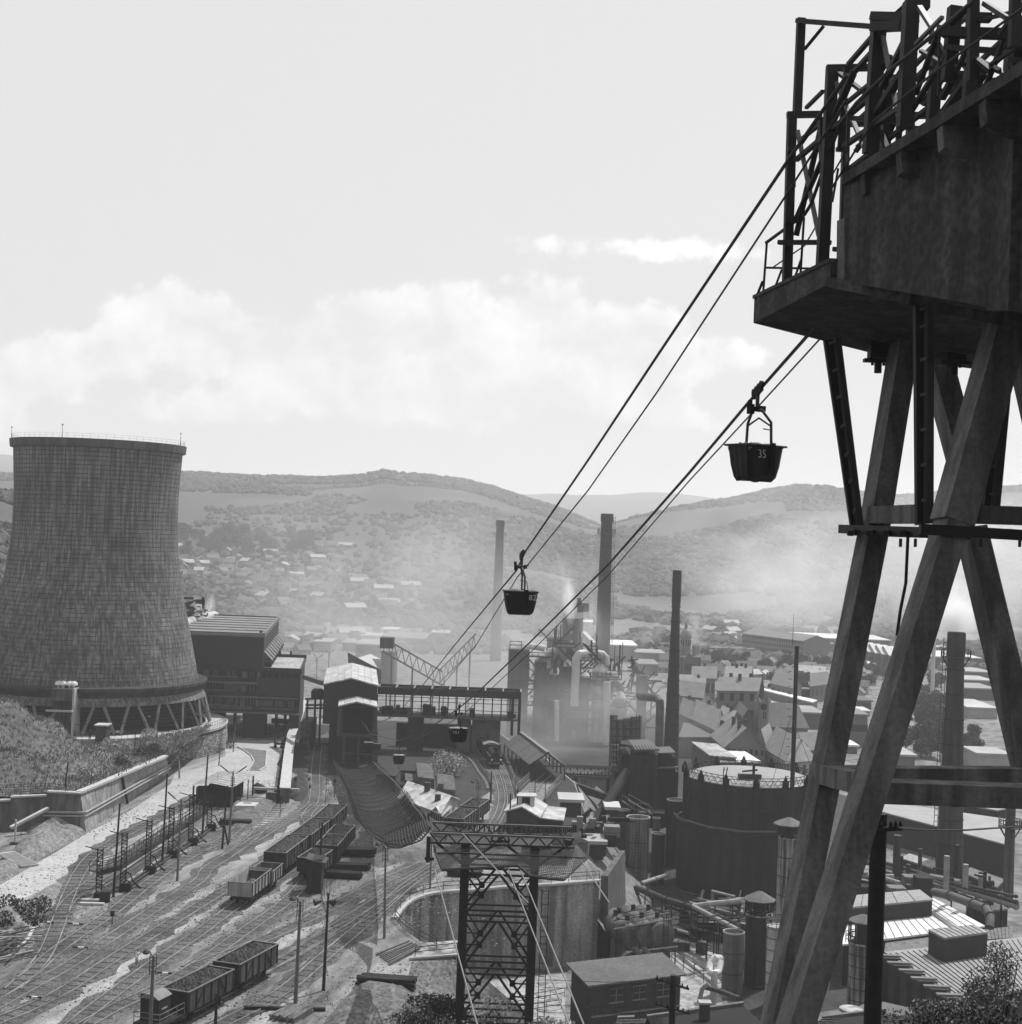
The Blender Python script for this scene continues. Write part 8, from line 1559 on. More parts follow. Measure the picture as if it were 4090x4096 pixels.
# ---------------------------------------------------------------- woods on the hills: too many trees to count
rg=random.Random(99);b=MB();k=0
while k<38000:
    az=R(rg.uniform(-24,24));d=rg.uniform(660,2250);x,y=d*math.sin(az),d*math.cos(az);z=H(x,y)
    if z<-8.5 and(noise.noise(Vector((x/45,y/45,2.2)))<-.12+.3*rg.random()or(az<.05 and rg.random()<.6)):k+=.5;continue
    dn=noise.noise(Vector((x/160,y/160,7.7)))+.25*(z/100)
    if z>-8.5 and dn<-.4+.4*min(1,max(0,z)/50):k+=.5;continue
    if-13.5<math.degrees(az)<-1.5 and 900<d<1500 and rg.random()<.8:k+=.5;continue
    r=rg.uniform(2.2,4.6);b.blob((x,y,z+r*.4),r,.8,.35,rg);k+=1
for i in range(1500):
    az=R(-24+48*i/1500+rg.uniform(-.03,.03))
    for tab,D in((RL,2100),(RRt,1750)):
        x,y=(D+rg.uniform(-15,15))*math.sin(az),(D+rg.uniform(-15,15))*math.cos(az);z=H(x,y);r=rg.uniform(1.8,4.2)if noise.noise(Vector((az*60,D,0)))>-.15 else 2;b.blob((x,y,z),r,.9,.3,rg)
b.build('hill_woods',mat('woods',.085,.9,.4,.02,coord='World',fine=.12,isl=.35),kind='stuff')
b=MB()
for i in range(5000):x,y=rg.uniform(-190,-62),rg.uniform(260,640);z=H(x,y);(b.blob((x,y,z+.8),rg.uniform(1.2,3.6),.85,.35,rg)if z>-8 else None)
if b.v:b.build('flank_woods',mat('woods',.05),kind='stuff')
# ================================================================ CABLEWAY SUPPORT, NEAR RIGHT
Zp=lambda x,y,Y:AY('Z',x,y,Y);UPV=V(-.12,.99,0)
CL=mat('leg_cast_concrete',.19,.9,.15,.9,streak=.45,fine=9);CU=mat('deck_concrete',.075,.9,.4,.8,streak=.4,fine=6);ST2=mat('trestle_steel',.014,.65,.3,2);ST3=mat('trestle_bare_steel',.12,.5,.4,3)
cs=thing('cableway_support','towering concrete cableway support on splayed legs with heavy deck','cableway support',(9,33,30))
def leg(p,q,w_,h_,w2=None):MB().bar(Zp(*p),Zp(*q),w_,h_,up=UPV,w2=w2 or w_,h2=h_).build('leg',CL,cs)
leg((1706,650,38),(1652,985,37),.52,.8);leg((1652,985,37),(1455,1990,34.2),.52,.8);leg((1762,660,41),(1842,960,40),.62,.8);leg((1833,1000,39),(1958,1520,37),.58,.8);leg((1906,590,30.5),(1797,986,30),.66,.75);leg((1797,986,30),(1484,1990,28.6),.50,.72);leg((1935,640,31),(2040,1100,30.5),.6,.75)
def beam(a,c,w_,h_,nm='cross_beam',m=CL):MB().bar(Zp(*a),Zp(*c),w_,h_).build(nm,m,cs)
beam((1655,972,36.6),(1735,970,33.5),.5,.42);beam((1735,970,33.5),(1790,969,31),.5,.42);beam((1815,970,30.3),(2010,976,30.3),.5,.38);beam((1550,1459,36),(1640,1480,31),.5,.45);beam((1655,1492,30.2),(2010,1505,30.4),.6,.44);beam((1590,1466,36.8),(2010,1468,37),.5,.52)
for a,c in(((1588,998,37.2),(1742,1004,31)),((1736,998,29.6),(2000,1014,29.6)),((1600,1002,38),(1830,1010,38))):beam(a,c,.16,.22,'steel_beam',ST2)
for x in(1605,1640,1672,1705,1738,1770,1805,1850,1900):beam((x,1006,31.5),(x+6,1002,37.5),.12,.12,'steel_joist',ST2)
for x in(1700,1728,1754,1852,1925):p=Zp(x,1016,31);MB().tube(p,p-V(0,0,.18),.035,n=6).build('bolt',ST2,cs)
def lattice(l0,l1,r0,r1,rungs,m=CL,w_=.09):
    MB().bar(Zp(*l0),Zp(*l1),w_,.12,up=UPV).build('lattice_post',ST2,cs);MB().bar(Zp(*r0),Zp(*r1),w_*1.6,.2,up=UPV).build('lattice_post',mat('post_grey',.06,.8,.2,1),cs)
    for f in rungs:a,c=Zp(*l0).lerp(Zp(*l1),f),Zp(*r0).lerp(Zp(*r1),f);MB().bar(a,c,.06,.09,up=UPV).build('batten',mat('batten_grey',.15,.7,.2,1),cs)
    P=[Zp(*l0),Zp(*r0),Zp(*r1),Zp(*l1)];MB().hexa([p+V(0,.25,0)for p in(P[3],P[2],P[2]+V(0,.04,0),P[3]+V(0,.04,0))],[p+V(0,.25,0)for p in(P[0],P[1],P[1]+V(0,.04,0),P[0]+V(0,.04,0))]).build('web',ST2,cs)
I2=lambda x,y:(1363+.2934*x,471.6+.2934*y)
def LI(a,b2,c,d,rungs,Y0,Y1):lattice((*I2(*a),Y0),(*I2(*b2),Y1),(*I2(*c),Y0),(*I2(*d),Y1),rungs)
LI((665,580),(845,1835),(738,560),(885,1770),(.02,.16,.30,.45,.60,.74,.90),36,36.6);LI((1250,360),(1262,1770),(1332,335),(1328,1760),(.02,.10,.25,.41,.57,.73,.89),31,31);LI((1790,860),(1690,1650),(1838,800),(1758,1650),(.46,.68,.9),33,33)
# deck slabs; z falls gently as it does on the real casting
def pl(Y,px):return(px-964)/2755*Y
A1_,B1_,C1_=Zp(1423.5,567,38.3),Zp(1568,487,33),Zp(1690,600,39.5);zt1=51.43
low=[V(A1_.x,38.3,0),V(B1_.x,33,0),V(17,34,0),V(17,42,0),V(C1_.x,39.6,0)];zb1=[50.78,50.95,50.2,49.9,50.15]
MB().hexa([V(p.x,p.y,z)for p,z in zip(low,zb1)],[V(p.x,p.y,zt1)for p in low]).build('lower_deck',CU,cs)
MB().hexa([V(A1_.x-.04,38.35,zt1),V(B1_.x-.04,33,zt1),V(B1_.x+.5,33,zt1),V(A1_.x+.5,38.35,zt1)],[V(A1_.x-.04,38.35,zt1+.09),V(B1_.x-.04,33,zt1+.09),V(B1_.x+.5,33,zt1+.09),V(A1_.x+.5,38.35,zt1+.09)]).build('deck_edge',CU,cs)
w0,w1=V(pl(33,1570),33,0),V(pl(33,1570)+1.45,23.4,0)
MB().hexa([V(w0.x+.02,33,51.0),V(w1.x+1.3,23.4,48.6),V(17,23.4,48.6),V(17,34.5,50.4)],[V(w0.x+.02,33,53.15),V(w1.x+1.3,23.4,53.15),V(17,23.4,53.15),V(17,34.5,53.15)]).build('anchor_block',CU,cs)
MB().hexa([V(w0.x-.02,33.02,53.2),V(w1.x,23.4,53.2),V(17,23.4,53.2),V(17,33.5,53.2)],[V(w0.x-.02,33.02,53.44),V(w1.x,23.4,53.44),V(17,23.4,53.44),V(17,33.5,53.44)]).build('upper_deck',CU,cs)
MB().bar(V(w0.x+.1,33.0,52.4),V(w0.x+.12,32.95,51),.3,.3).build('corner_pier',CL,cs)
for f,w_ in((.62,.5),):
    xx=w0.x+.02+(w1.x+1.28-w0.x)*f;yy_=33-9.6*f;zz=51-2.4*f;MB().hexa([V(xx-.12,yy_+w_,zz+.05),V(xx-.12+.14*w_,yy_-w_,zz-.1),V(xx+.3,yy_-w_,zz-.1),V(xx+.3,yy_+w_,zz+.05)],[V(xx-.12,yy_+w_,53.1),V(xx-.12+.14*w_,yy_-w_,53.1),V(xx+.3,yy_-w_,53.1),V(xx+.3,yy_+w_,53.1)]).build('wall_rib',CL if f<.5 else CU,cs)
for f in(.1,.3,.5,.68,.84):p=w0.lerp(w1,f);MB().hexa([V(p.x+.1,p.y-.2,52.75),V(p.x+1.2,p.y-.2,52.4),V(p.x+1.2,p.y+.2,52.4),V(p.x+.1,p.y+.2,52.75)],[V(p.x+.05,p.y-.2,53.19),V(p.x+1.2,p.y-.2,53.19),V(p.x+1.2,p.y+.2,53.19),V(p.x+.05,p.y+.2,53.19)]).build('corbel',CL if f in(.5,)else CU,cs)
for a,c in(((1568,532,33.2),(1727,566,31)),((1765,578,30.9),(1885,602,29.6)),((1430,600,38.4),(1600,560,36)),((1610,560,36.5),(1730,640,38))):beam(a,c,.3,.22,'edge_beam',CU)
for x,y in((1658,668),(1802,672)):
    p=Zp(x,y,38.5);b=MB().box(p.x-.25,p.x+.25,p.y-.2,p.y+.2,p.z-.1,p.z+.5).box(p.x-.38,p.x+.38,p.y-.12,p.y+.12,p.z-.22,p.z-.13).tube(p-V(0,0,.2),p-V(0,0,.5),.1,n=8)
    for dx in(-.15,.15):b.tube(p+V(dx,0,.1),p+V(dx,0,-.3),.04,n=6)
    b.build('anchor_bolt',ST2,cs)
p=Zp(1714,1012,34);MB().path([p,Zp(1710,1100,34),Zp(1700,1150,34),Zp(1693,1200,34)],.04,5).build('hanging_rope',ST2,cs)
# steel trestle on the deck
tr=thing('steel_trestle','black riveted steel trestle with handrails on top of the concrete support','trestle',(8,33,51.5));Hh=lambda x,y,Y:AY('H',x,y,Y)
def mem(x0,y0,x1,y1,Y0,Y1,wc,nm='member',m=ST2,both=True):
    a,c=Hh(x0,y0,Y0),Hh(x1,y1,Y1);w_=wc*.3174/2755*(Y0+Y1)/2
    MB().bar(a,c,w_,w_*.8,up=UPV if abs(c.z-a.z)>abs(c.x-a.x)else V(0,0,1)).build(nm,m,tr)
    if both:[MB().bar(a+o_,c+o_,w_,w_*.8).build(nm,ST2,tr)for o_ in(V(1.5,.6,0),V(2.9,-.3,0))]
for a in[(415,690,385,1690,36.5,36.5,52),(655,400,595,1580,34.6,34.6,66),(935,90,880,910,32.4,32.4,80),(1125,10,1085,760,30.6,30.6,85),(1385,40,1345,480,29,29,76),(1495,-60,1490,480,28,28,60),(1745,-60,1735,280,26,26,60),(385,682,592,678,36.5,36.5,42),(620,405,872,400,34.6,34.6,44),(885,125,1165,118,32.4,32.4,60),(1085,25,1230,30,30.6,30.6,60),(335,1440,645,1440,36.3,35.5,32),(1310,190,1790,205,29,28,70),(1330,280,1610,300,29,28,40),(930,480,1060,480,32.4,31.8,40),(1240,405,1440,380,30,29,30),(1520,120,1783,60,28,26.5,26),(1540,420,1783,260,28,26.5,22),(1500,350,1650,420,28,27.5,30),(760,700,1050,720,33.5,32,34),
          (600,700,440,1400,35.5,36.3,30),(560,720,470,850,35.8,36.3,26),(440,1300,590,960,36.4,35,28),(500,640,600,540,36,35,22),(440,950,900,560,36.4,32.6,30),(480,820,900,480,36.3,32.6,24),(690,890,1060,640,34.5,31,34),(750,382,895,215,34,32.5,28),(700,520,900,300,34.5,32.5,30),(690,430,860,560,34.5,33,26),(640,760,780,430,34.8,33.5,40),(860,560,1000,330,33,32,30),(900,700,1080,420,32.5,30.8,46),(950,520,1110,200,32,30.6,40),(990,900,940,780,32,32.4,30),(1100,700,1330,330,30.8,29,30),(1150,560,1300,150,30.4,29.4,30),(1240,250,1480,30,30,28,30),(1010,100,1110,10,32,30.8,26),(1380,460,1490,200,29,28,26),(1560,20,1700,110,27.8,26.6,34),(1600,420,1500,340,27.5,28,34),(1650,200,1783,20,27,26,24),(1180,300,1380,420,30.2,29,24),(620,1120,600,700,35,35,60),(740,400,700,900,34,34.2,30)]:mem(*a)
for a in[(448,775,575,1400,36.4,35.2,24),(678,490,850,885,34.5,33,24),(955,215,1048,690,32.3,31.2,26),(1172,40,1420,430,30.4,28.8,32),(1310,100,1150,262,29.4,30.4,24),(860,560,775,660,33,33.6,20)]:mem(*a,'bare_brace',ST3,False)
for a in[(470,108,445,690,36.5,36.5,48),(448,122,890,156,36.5,34,34),(605,152,490,292,36,36.4,20)]:mem(*a,'davit_frame',ST2,False)
mem(900,95,1090,100,32.3,31.4,60,'gusset_plate',ST2,False);mem(905,160,1080,150,32.3,31.4,70,'gusset_plate',ST2,False);mem(390,885,442,885,36.4,36.4,34,'splice_plate',ST2,False);mem(380,1100,435,1100,36.4,36.4,34,'splice_plate',ST2,False);mem(372,1310,428,1310,36.4,36.4,44,'splice_plate',ST2,False)
def rail(pts,r,nm='handrail'):MB().path([Hh(*p)for p in pts],r,7).build(nm,ST2,tr,smooth=True)
rail([(262,1442,38),(490,1275,36),(530,1210,35.5),(600,1010,35),(700,740,34),(800,610,33),(1000,415,31),(1270,195,28.5),(1500,0,26.5)],.045);rail([(255,1590,38),(560,1595,37.6)],.03);rail([(200,1780,38.2),(245,1670,38.1)],.025);rail([(300,1590,37.8),(490,1460,36.2),(660,1170,34.8)],.02);rail([(650,1120,33.4),(900,720,31),(1300,400,28),(1783,50,25)],.025);rail([(660,1030,33),(740,890,32.6)],.02)
for a in[(266,1440,243,1752,38,38),(487,1290,466,1625,36,36.4),(748,680,740,990,33.4,32.8),(1292,190,1285,565,28.4,28.4),(240,1670,195,1785,38,38.2),(355,1600,310,1720,37.4,37.6),(470,1540,435,1640,36.4,36.6),(690,1000,655,1200,33.6,33.6)]:mem(*a,12,'handrail_post',ST2,False)
# ================================================================ ROPES AND BUCKETS
ROPE=mat('rope_steel',.02,.5,.2,3)
def rope(label,pts,r):P=[Zp(*p)for p in pts];t=thing('cable',label,'cable',tuple(P[0]));MB().path(P,r,6).build('strand',ROPE,t);return P
K1=rope('thick carrying cable of the left line, through the far bucket',[(1600,140,30),(1482,310,33),(1240,672,43.5),(1110,868,52),(992,1040,68)]+[(975,1076,71),(930,1130,84),(868,1205,112),(797,1294,160),(745,1352,215),(690,1372,272)],.045);rope('thin hauling cable of the left line',[(1600,185,30.5),(1481,372,33.3),(1240,740,44),(1110,925,53),(999,1062,68),(977,1088,70),(900,1215,95),(830,1298,150),(760,1372,220),(700,1380,272)],.028)
rope('thick carrying cable of the right line, through the near bucket',[(1600,540,35.5),(1524,633,38),(1440,728,42)]+[(1412,760,43.4),(1300,893,50),(1150,1063,64),(1000,1212,87),(905,1303,108),(868,1335,118),(800,1380,150),(754,1398,183),(700,1385,245),(676,1352,276)],.05);rope('thin hauling cable of the right line',[(1546,641,38),(1440,757,42),(1300,908,50),(1150,1083,64),(1000,1232,87),(870,1352,118),(754,1412,183),(700,1395,245),(690,1362,276)],.025)
TUB=mat('bucket_plate',.03,.6,.4,1.5,streak=.3);HOOK=mat('hanger_steel',.05,.6,.3,2);WHT=mat('stencil_white',.5,.7,.2,3)
def bucket(x,y,Y,num,label,rz=.45,sc=1.0,tilt=.85,full_=True,white=False,detail=True):
    p=Zp(x,y,Y);t=thing('cable_bucket',label,'cable bucket',tuple(p),rz,'buckets of the cableway');t.scale=(sc,)*3
    def L2(b,nm,m,**k):return b.build(nm,m,t,local=True,**k)
    N=28;lv_=[(0,.52,.30),(.10,.60,.38),(.45,.68,.45),(1.0,.76,.50),(1.06,.78,.52)];b=MB()
    for z,a,c in lv_:
        for k in range(N):
            th_=2*math.pi*k/N;cx2,sy2=math.cos(th_),math.sin(th_);e=9.0;rr2=(abs(cx2)**e+abs(sy2)**e)**(-1/e);rib_=1+(.03 if(k%2 and abs(cx2)>.75)else 0);b.v.append((a*cx2*rr2*rib_,c*sy2*rr2,z-2.75+(.05*math.sin(k)if z==0 else 0)))
    for j in range(len(lv_)-1):
        for k in range(N):q=(k+1)%N;b.f.append((j*N+k,j*N+q,(j+1)*N+q,(j+1)*N+k))
    b.f.append(tuple(range(N))[::-1]);L2(b,'tub',TUB)
    b=MB();b.path([(.79*s1,.53*s2,-1.69)for s1,s2 in((-1,-1),(1,-1),(1,1),(-1,1),(-1,-1))],.035,6);L2(b,'rim',HOOK)
    hm=heap(1.46,.96,-1.78,.13,num or 5);L2(hm,'ore_load',mat('white_load',.7)if white else mat('ore',.35,.95,.4,5))
    if detail:
        for s in(-1,1):L2(MB().box(.1,.3,s*.53-.03,s*.53+.03,-2.6,-1.6),'side_strap',DARKM)
        for s in(-1,1):L2(MB().path([(.12,s*.53,-1.62),(.12,s*.50,-.98),(.02,s*.22,-.62),(0,0,-.52)],.045,7),'hanger_arm',HOOK,smooth=True)
        L2(MB().path([(.12,-.52,-1.1),(.1,0,-.82),(.12,.52,-1.05)],.03,6),'hanger_tie',HOOK,smooth=True);L2(MB().path([(.3,-.4,-1.62),(.22,-.4,-1.2),(-.1,-.4,-1.18)],.022,5),'latch_lever',HOOK)
        L2(MB().box(-.26,.26,-.12,.12,-.62,-.5).box(-.34,-.2,-.1,.1,-.72,-.42).tube((-.3,0,-.42),(-.3,0,-.3),.07,n=8).box(.1,.34,-.05,.05,-.5,-.44),'grip',DARKM);L2(MB().tube((0,0,-.6),(.02,0,0),.06,n=8),'hanger_post',HOOK)
        dd=V(math.cos(-rz)*0,0,0)
    else:L2(MB().bar((.1,0,-1.6),(0,0,0),.08),'hanger_arm',HOOK)
    u=(K1[4]-K1[1]).normalized();u=Matrix.Rotation(-rz,3,'Z')@u;w_=u.cross(V(0,0,1)).normalized()
    b=MB();b.bar(-u*.42+V(0,0,-.02),u*.42+V(0,0,-.02),.1,.2);L2(b,'trolley_frame',DARKM)
    for f in(-.36,-.12,.12,.36):c=u*f+V(0,0,.07);L2(MB().tube(c-w_*.05,c+w_*.05,.13,n=12),'trolley_wheel',DARKM,smooth=True)
    if num:
        o,fw_=lettering(str(num),t,WHT,.004);s=.26/.7;o.scale=(s,s,1);o.rotation_euler=(R(86),0,0);o.location=((-.42 if num==35 else .33 if num==82 else-.5),-.53,-2.08)
    return t
bucket(1430,738,42.2,35,'nearest cable bucket marked 35, heaped with pale ore',.62,.94);bucket(985,1048,69,82,'second cable bucket marked 82 before the far chimneys',.12);bucket(867,1334,118,161,'cable bucket marked 161 before the conveyor bridge, white topped',.1,1.0,white=True);bucket(754,1399,183,None,'white topped cable bucket low over the dark coal ground',.1,white=True,detail=False);bucket(697,1381,240,None,'left one of two small cable buckets at the station mouth',.1,white=True,detail=False);bucket(712,1384,246,None,'right one of two small cable buckets at the station mouth',.1,white=False,detail=False)
# ---------------------------------------------------------------- near wooden pole and power line
def wpole(c,x,yb,yt,Y,r,label,arms):
    a,t_=AY(c,x,yb,Y),AY(c,x,yt,Y);t=thing('utility_pole',label,'pole',(t_.x,Y,a.z));MB().tube((t_.x,Y,a.z-3),t_,r*1.15,r,12).build('shaft',WOOD,t,smooth=True)
    for(x0,y0,x1,y1)in arms:
        p,q=AY(c,x0,y0,Y-r),AY(c,x1,y1,Y-r);MB().bar(p,q,.12,.12).build('crossarm',WOOD,t)
        for f in(.05,.2,.35,.65,.8,.95):s=p.lerp(q,f);MB().lathe([(.02,0),(.05,.06),(.06,.12),(.04,.2),(.01,.24)],8,tuple(s)).build('insulator',STEEL,t,smooth=True)
    return t
wpole('G',838,2010,572,43,.24,'thick black wooden pole right of the concrete legs at the bottom edge',[(780,680,985,668)]);wpole('F',636,1990,1610,92,.19,'wooden telegraph pole with two crossarms in front of the pump house',[(520,1630,735,1700),(515,1792,742,1858)])
def wire(label,pts,r=.02):P=[AY(*p)for p in pts];t=thing('power_line',label,'wire',tuple(P[0]),group='overhead wires');MB().path(resample(P,4),r,4).build('wire',ROPE,t)
wire('sagging wire from the black wooden pole to the right edge',[('G',960,665,42.5),('G',1150,680,44),('G',1400,680,46),('G',1760,655,50)],.03)
for k,(y0,y1,y2)in enumerate([(1645,1655,1640),(1680,1700,1690),(1800,1820,1800),(1840,1860,1850)]):wire('wire number %s from the telegraph pole towards the left'%['one','two','three','four'][k],[('F',560+40*k,y0,92),('F',200,y1,98),('F',-200,y2,104)],.02)
for k,(x0,y0,x1,y1)in enumerate([(640,1225,1090,1180),(640,1250,1090,1235),(620,1285,1230,1210),(930,1640,1260,1680)]):wire(['upper','second','sagging','lowest'][k]+' thin wire crossing to the capped columns',[('F',x0,y0,185),('F',(x0+x1)/2,max(y0,y1)+12,182),('F',x1,y1,180)],.05)
# ---------------------------------------------------------------- trees and bushes on the near hillside
def leafy(c,x,y,Y,r,n,s,label,m=LEAF,cat='bush',name='bush',trunk=None):
    p=AY(c,x,y,Y);t=thing(name,label,cat,(p.x,Y,p.z-r[2]));b=MB();rg=random.Random(int(x+y))
    for k in range(7):q=V(rg.uniform(-.6,.6)*r[0],rg.uniform(-.6,.6)*r[1],rg.uniform(-.6,.6)*r[2]);foliage(b,tuple(p+q),(r[0]*.55,r[1]*.55,r[2]*.55),n//7,s,rg)
    b.build('crown' if name=='tree' else 'foliage',m,t,kind='stuff');tb=MB();base=V(p.x,p.y,H(p.x,p.y)-.5 if not trunk else trunk)
    for k in range(6):e=p+V(rg.uniform(-.8,.8)*r[0],rg.uniform(-.8,.8)*r[1],rg.uniform(-.2,.8)*r[2]);tb.tube(base.lerp(p,.4)+V(0,0,-r[2]*.3),e,.03*r[2]+.02,.015,5)
    tb.tube(base,base.lerp(p,.5),.05*r[2]+.03,.03*r[2]+.02,6);tb.build('trunk',BARK,t,smooth=True);return t
LV2=mat('bright_leaves',.14,.7,.45,1.5,coord='World',fine=5)  # paler leaf tone for the near growth at lower right
leafy('G',1640,1560,52,(.75,.7,.85),1100,.045,'feathery tree crown reaching in at the right edge',LV2,'tree','tree');leafy('G',1560,1740,48,(1.15,1.0,.75),1900,.05,'dense bush with pale flecks in the lower right corner',LV2);leafy('G',1300,1890,46,(1.5,1.0,.55),1900,.05,'bushy growth along the bottom edge, right',LV2);leafy('G',1620,1920,40,(1.2,1.0,.6),1700,.045,'dark lower bush in the bottom right corner',LEAF);leafy('G',1080,1960,44,(1.2,1.0,.4),1200,.045,'low dark bush at the foot of the black wooden pole',LEAF)
for k,(x,y,r,lb)in enumerate([(900,1400,2.8,'feathery bush left of the pylon foot'),(1010,1440,2.6,'bush right at the left pylon leg'),(1180,1440,2.8,'bush between the pylon legs'),(800,1470,2.6,'bush at the bottom edge left of the pylon'),(1300,1490,2.4,'low bush at the bottom edge before the right pylon leg'),(950,1330,2.0,'upper small bush beside the abutment block'),(1080,1510,3.0,'lowest bush under the pylon'),(1480,1520,2.2,'bush fringe at the bottom edge right of the pylon'),(1650,1500,1.8,'small bush at the bottom edge under the outer guy cable')]):leafy('D',x,y+20,116-k%3*3,(r,r*.7,r*.55),1500,.10,lb,LEAF if k%2 else WEED)
# ---------------------------------------------------------------- workers
CLO=mat('white_shirt',.7,.8,.1,3);TRO=mat('grey_trousers',.35,.85,.15,3);SKIN=mat('skin_grey',.28,.6,.1,3);HAIR=mat('dark_hair',.03)
def worker(p,rz,label,lean=.0,shirt=CLO,tro=TRO,h=1.72):
    t=thing('person',label,'person',tuple(p),rz);J={'pel':(0,0,.95),'ch':(0,-lean*.3,1.28),'nk':(0,-lean*.5,1.47),'kl':(-.11,-.06,.5),'fl':(-.12,.02,.08),'tl':(-.12,-.14,.04),'kr':(.11,.02,.5),'fr':(.13,.12,.08),'tr':(.13,-.03,.04),'sl':(-.19,-lean*.45,1.4),'el':(-.25,-.1-lean*.4,1.14),'hl':(-.2,-.28-lean*.4,1.0),'sr':(.19,-lean*.45,1.4),'er':(.26,-.05-lean*.4,1.14),'hr':(.22,-.22-lean*.4,.98)}
    ks=list(J);ed=[('pel','ch'),('ch','nk'),('pel','kl'),('kl','fl'),('fl','tl'),('pel','kr'),('kr','fr'),('fr','tr'),('ch','sl'),('sl','el'),('el','hl'),('ch','sr'),('sr','er'),('er','hr')]
    rad_=dict(pel=.15,ch=.16,nk=.06,kl=.075,fl=.05,tl=.04,kr=.075,fr=.05,tr=.04,sl=.07,el=.05,hl=.035,sr=.07,er=.05,hr=.035);me_=bpy.data.meshes.new('body');me_.from_pydata([J[k]for k in ks],[(ks.index(a),ks.index(c))for a,c in ed],[]);o=bpy.data.objects.new('body',me_);COL.objects.link(o);o.parent=t
    s=o.modifiers.new('skin','SKIN');
    for i,k in enumerate(ks):me_.skin_vertices[0].data[i].radius=(rad_[k],)*2;me_.skin_vertices[0].data[i].use_root=(k=='pel')
    o.modifiers.new('sub','SUBSURF').levels=1;o.modifiers['sub'].render_levels=1;me_.materials.append(shirt)
    b=MB();b.lathe([(.05,0),(.085,.06),(.095,.13),(.08,.2),(.03,.245)],12,(0,-lean*.6-.01,1.5));b.tube((0,-lean*.6-.09,1.61),(0,-lean*.6-.13,1.59),.015,n=5);b.build('head',SKIN,t,local=True,smooth=True);b=MB();b.lathe([(.1,.12),(.1,.17),(.07,.24),(.02,.26)],12,(0,-lean*.6+.015,1.5));b.build('hair',HAIR,t,local=True,smooth=True)
    b=MB();b.tube((-.02,0,.98),(-.11,-.06,.5),.125,.09,8).tube((-.11,-.06,.5),(-.12,.02,.1),.09,.07,8).tube((.02,0,.98),(.11,.02,.5),.125,.09,8).tube((.11,.02,.5),(.13,.12,.1),.09,.07,8);b.build('trousers',tro,t,local=True,smooth=True);return t
worker(G('P',1316,1365),.9,'worker in white shirt and pale trousers walking across the tracks',.35);worker(G('Q',1478,905),2.6,'farther of two workers in pale shirts beside the rails by the white wall',.1,tro=HAIR);worker(G('Q',1488,985),.3,'nearer of two workers beside the rails by the white wall',.1,tro=HAIR);worker(V(*G('O',990,985,5.0)),.5,'person sitting in dark clothes on the basin walkway by the gauge hut',.5,HAIR,HAIR)
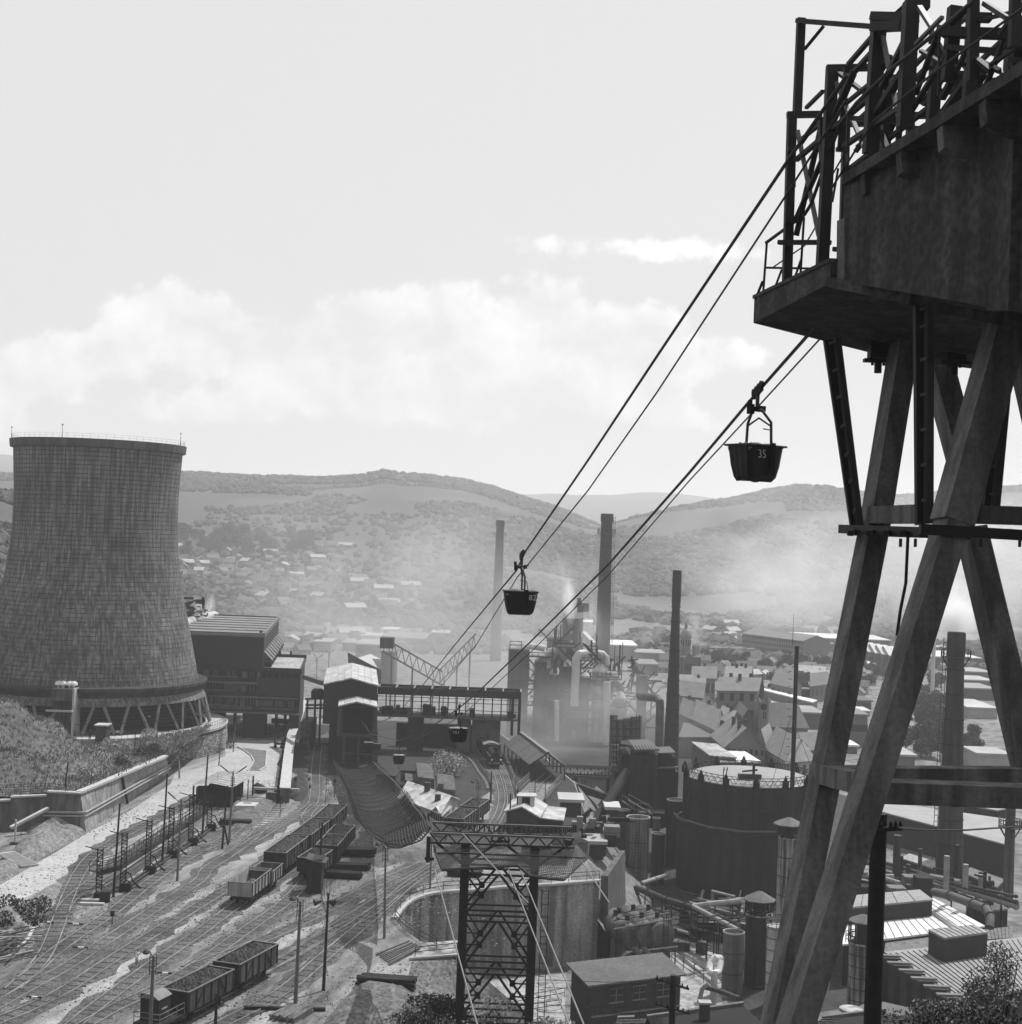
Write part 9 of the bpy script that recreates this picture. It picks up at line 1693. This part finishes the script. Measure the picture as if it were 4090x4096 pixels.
# ================================================================ SMOKE AND STEAM
def smoke(label,c,x,y,Y,r,dens,sc,thr=.5,aniso=.2,rot=0.0,col=.97,nm='smoke',lean=0.0):
    p=AY(c,x,y,Y);M=bpy.data.materials.new('smoke_'+str(len(bpy.data.materials)));M.use_nodes=True;t=M.node_tree;t.nodes.clear();N=t.nodes.new;l=t.links.new
    o=N('ShaderNodeOutputMaterial');v=N('ShaderNodeVolumePrincipled');v.inputs['Color'].default_value=(col,)*3+(1,);v.inputs['Anisotropy'].default_value=aniso;tc_=N('ShaderNodeTexCoord');no=N('ShaderNodeTexNoise');no.inputs['Scale'].default_value=sc;no.inputs['Detail'].default_value=5;no.inputs['Distortion'].default_value=.6
    ln=N('ShaderNodeVectorMath');ln.operation='LENGTH';l(tc_.outputs['Object'],ln.inputs[0]);ml=N('ShaderNodeMapRange');ml.interpolation_type='SMOOTHSTEP';ml.inputs['From Min'].default_value=1.0;ml.inputs['From Max'].default_value=.15;l(ln.outputs['Value'],ml.inputs['Value'])
    l(tc_.outputs['Object'],no.inputs['Vector']);mr=N('ShaderNodeMapRange');mr.inputs['From Min'].default_value=thr-.05;mr.inputs['From Max'].default_value=thr+.16;l(no.outputs['Fac'],mr.inputs['Value']);m1=N('ShaderNodeMath');m1.operation='MULTIPLY';l(ml.outputs[0],m1.inputs[0]);l(mr.outputs[0],m1.inputs[1]);m2=N('ShaderNodeMath');m2.operation='MULTIPLY';m2.inputs[1].default_value=dens;l(m1.outputs[0],m2.inputs[0]);l(m2.outputs[0],v.inputs['Density']);l(v.outputs[0],o.inputs['Volume'])
    b=MB();b.lathe([(math.sin(math.pi*k/10)+(1e-3 if k in(0,10)else 0),-math.cos(math.pi*k/10))for k in range(11)],20);ob=b.build(nm,M,kind='stuff');ob.location=p;ob.scale=r;ob.rotation_euler=(0,rot,0);ob['label']=label;return ob
smoke('thin smoke spread over the blast furnaces','E',560,1430,370,(46,22,18),.032,2.0,.42,col=.7);smoke('smoke drifting left behind the conveyor bridge','E',120,1000,430,(60,60,34),.012,2.0,.44,col=.75);smoke('smoke drifting up the valley from the furnaces','Z',760,1130,620,(120,120,56),.0085,2.2,.46,col=.75);smoke('smoke veil rising before the far hills','Z',800,1020,900,(200,150,90),.0020,1.7,.49,col=.85)
smoke('smoke drifting before the wooded hill on the right','Z',1590,1060,900,(150,120,75),.011,2.4,.46);smoke('pale smoke behind the right concrete leg','Z',1880,1060,820,(90,100,70),.018,2.0,.44);smoke('low haze of smoke before the first concrete leg','Z',1480,1110,760,(70,80,40),.011,2.2,.47);smoke('dusty smoke right of the dust catcher','E',1010,1290,378,(16,12,13),.05,1.5,.42,col=.5)
smoke('thin smoke over the valley town behind the power station','Z',620,1230,620,(130,120,34),.0055,1.6,.46,col=.75)
for a in[(*q[:8],q[8]if len(q)>8 else .5,.4,*q[10:])for q in[('white steam plume over the thick chimney','J',1600,450,248,(5.0,4,4.8),.9,1.6,.36),('upper part of the steam plume over the thick chimney','J',1565,370,256,(6,5,6.5),.3,1.5,.40),('steam jet beside the furnace head house','E',605,640,400,(2.4,3,8),.7,1.8,.42,.2,-.12),('thin top of the steam jet by the head house','E',560,520,405,(5,4,10),.10,1.6,.46,.2,-.25),('white steam right of the head house','E',735,830,412,(4.5,4,13),.12,1.8,.45),('steam behind the cathedral dome','S',330,490,575,(9,6,12),.10,1.6,.43),('small steam puff left of the black chimney','E',1175,825,560,(12,5,6),.05,1.7,.45,.2,-.6),('steam puffs on the roof line by the cooling tower','N',470,230,345,(1.7,2,4.5),.6,1.8,.43,.2,-.3),('right steam puff by the cooling tower','N',575,205,350,(1.7,2,5),.6,1.8,.43,.2,.1)]]:smoke(*a,nm='steam')
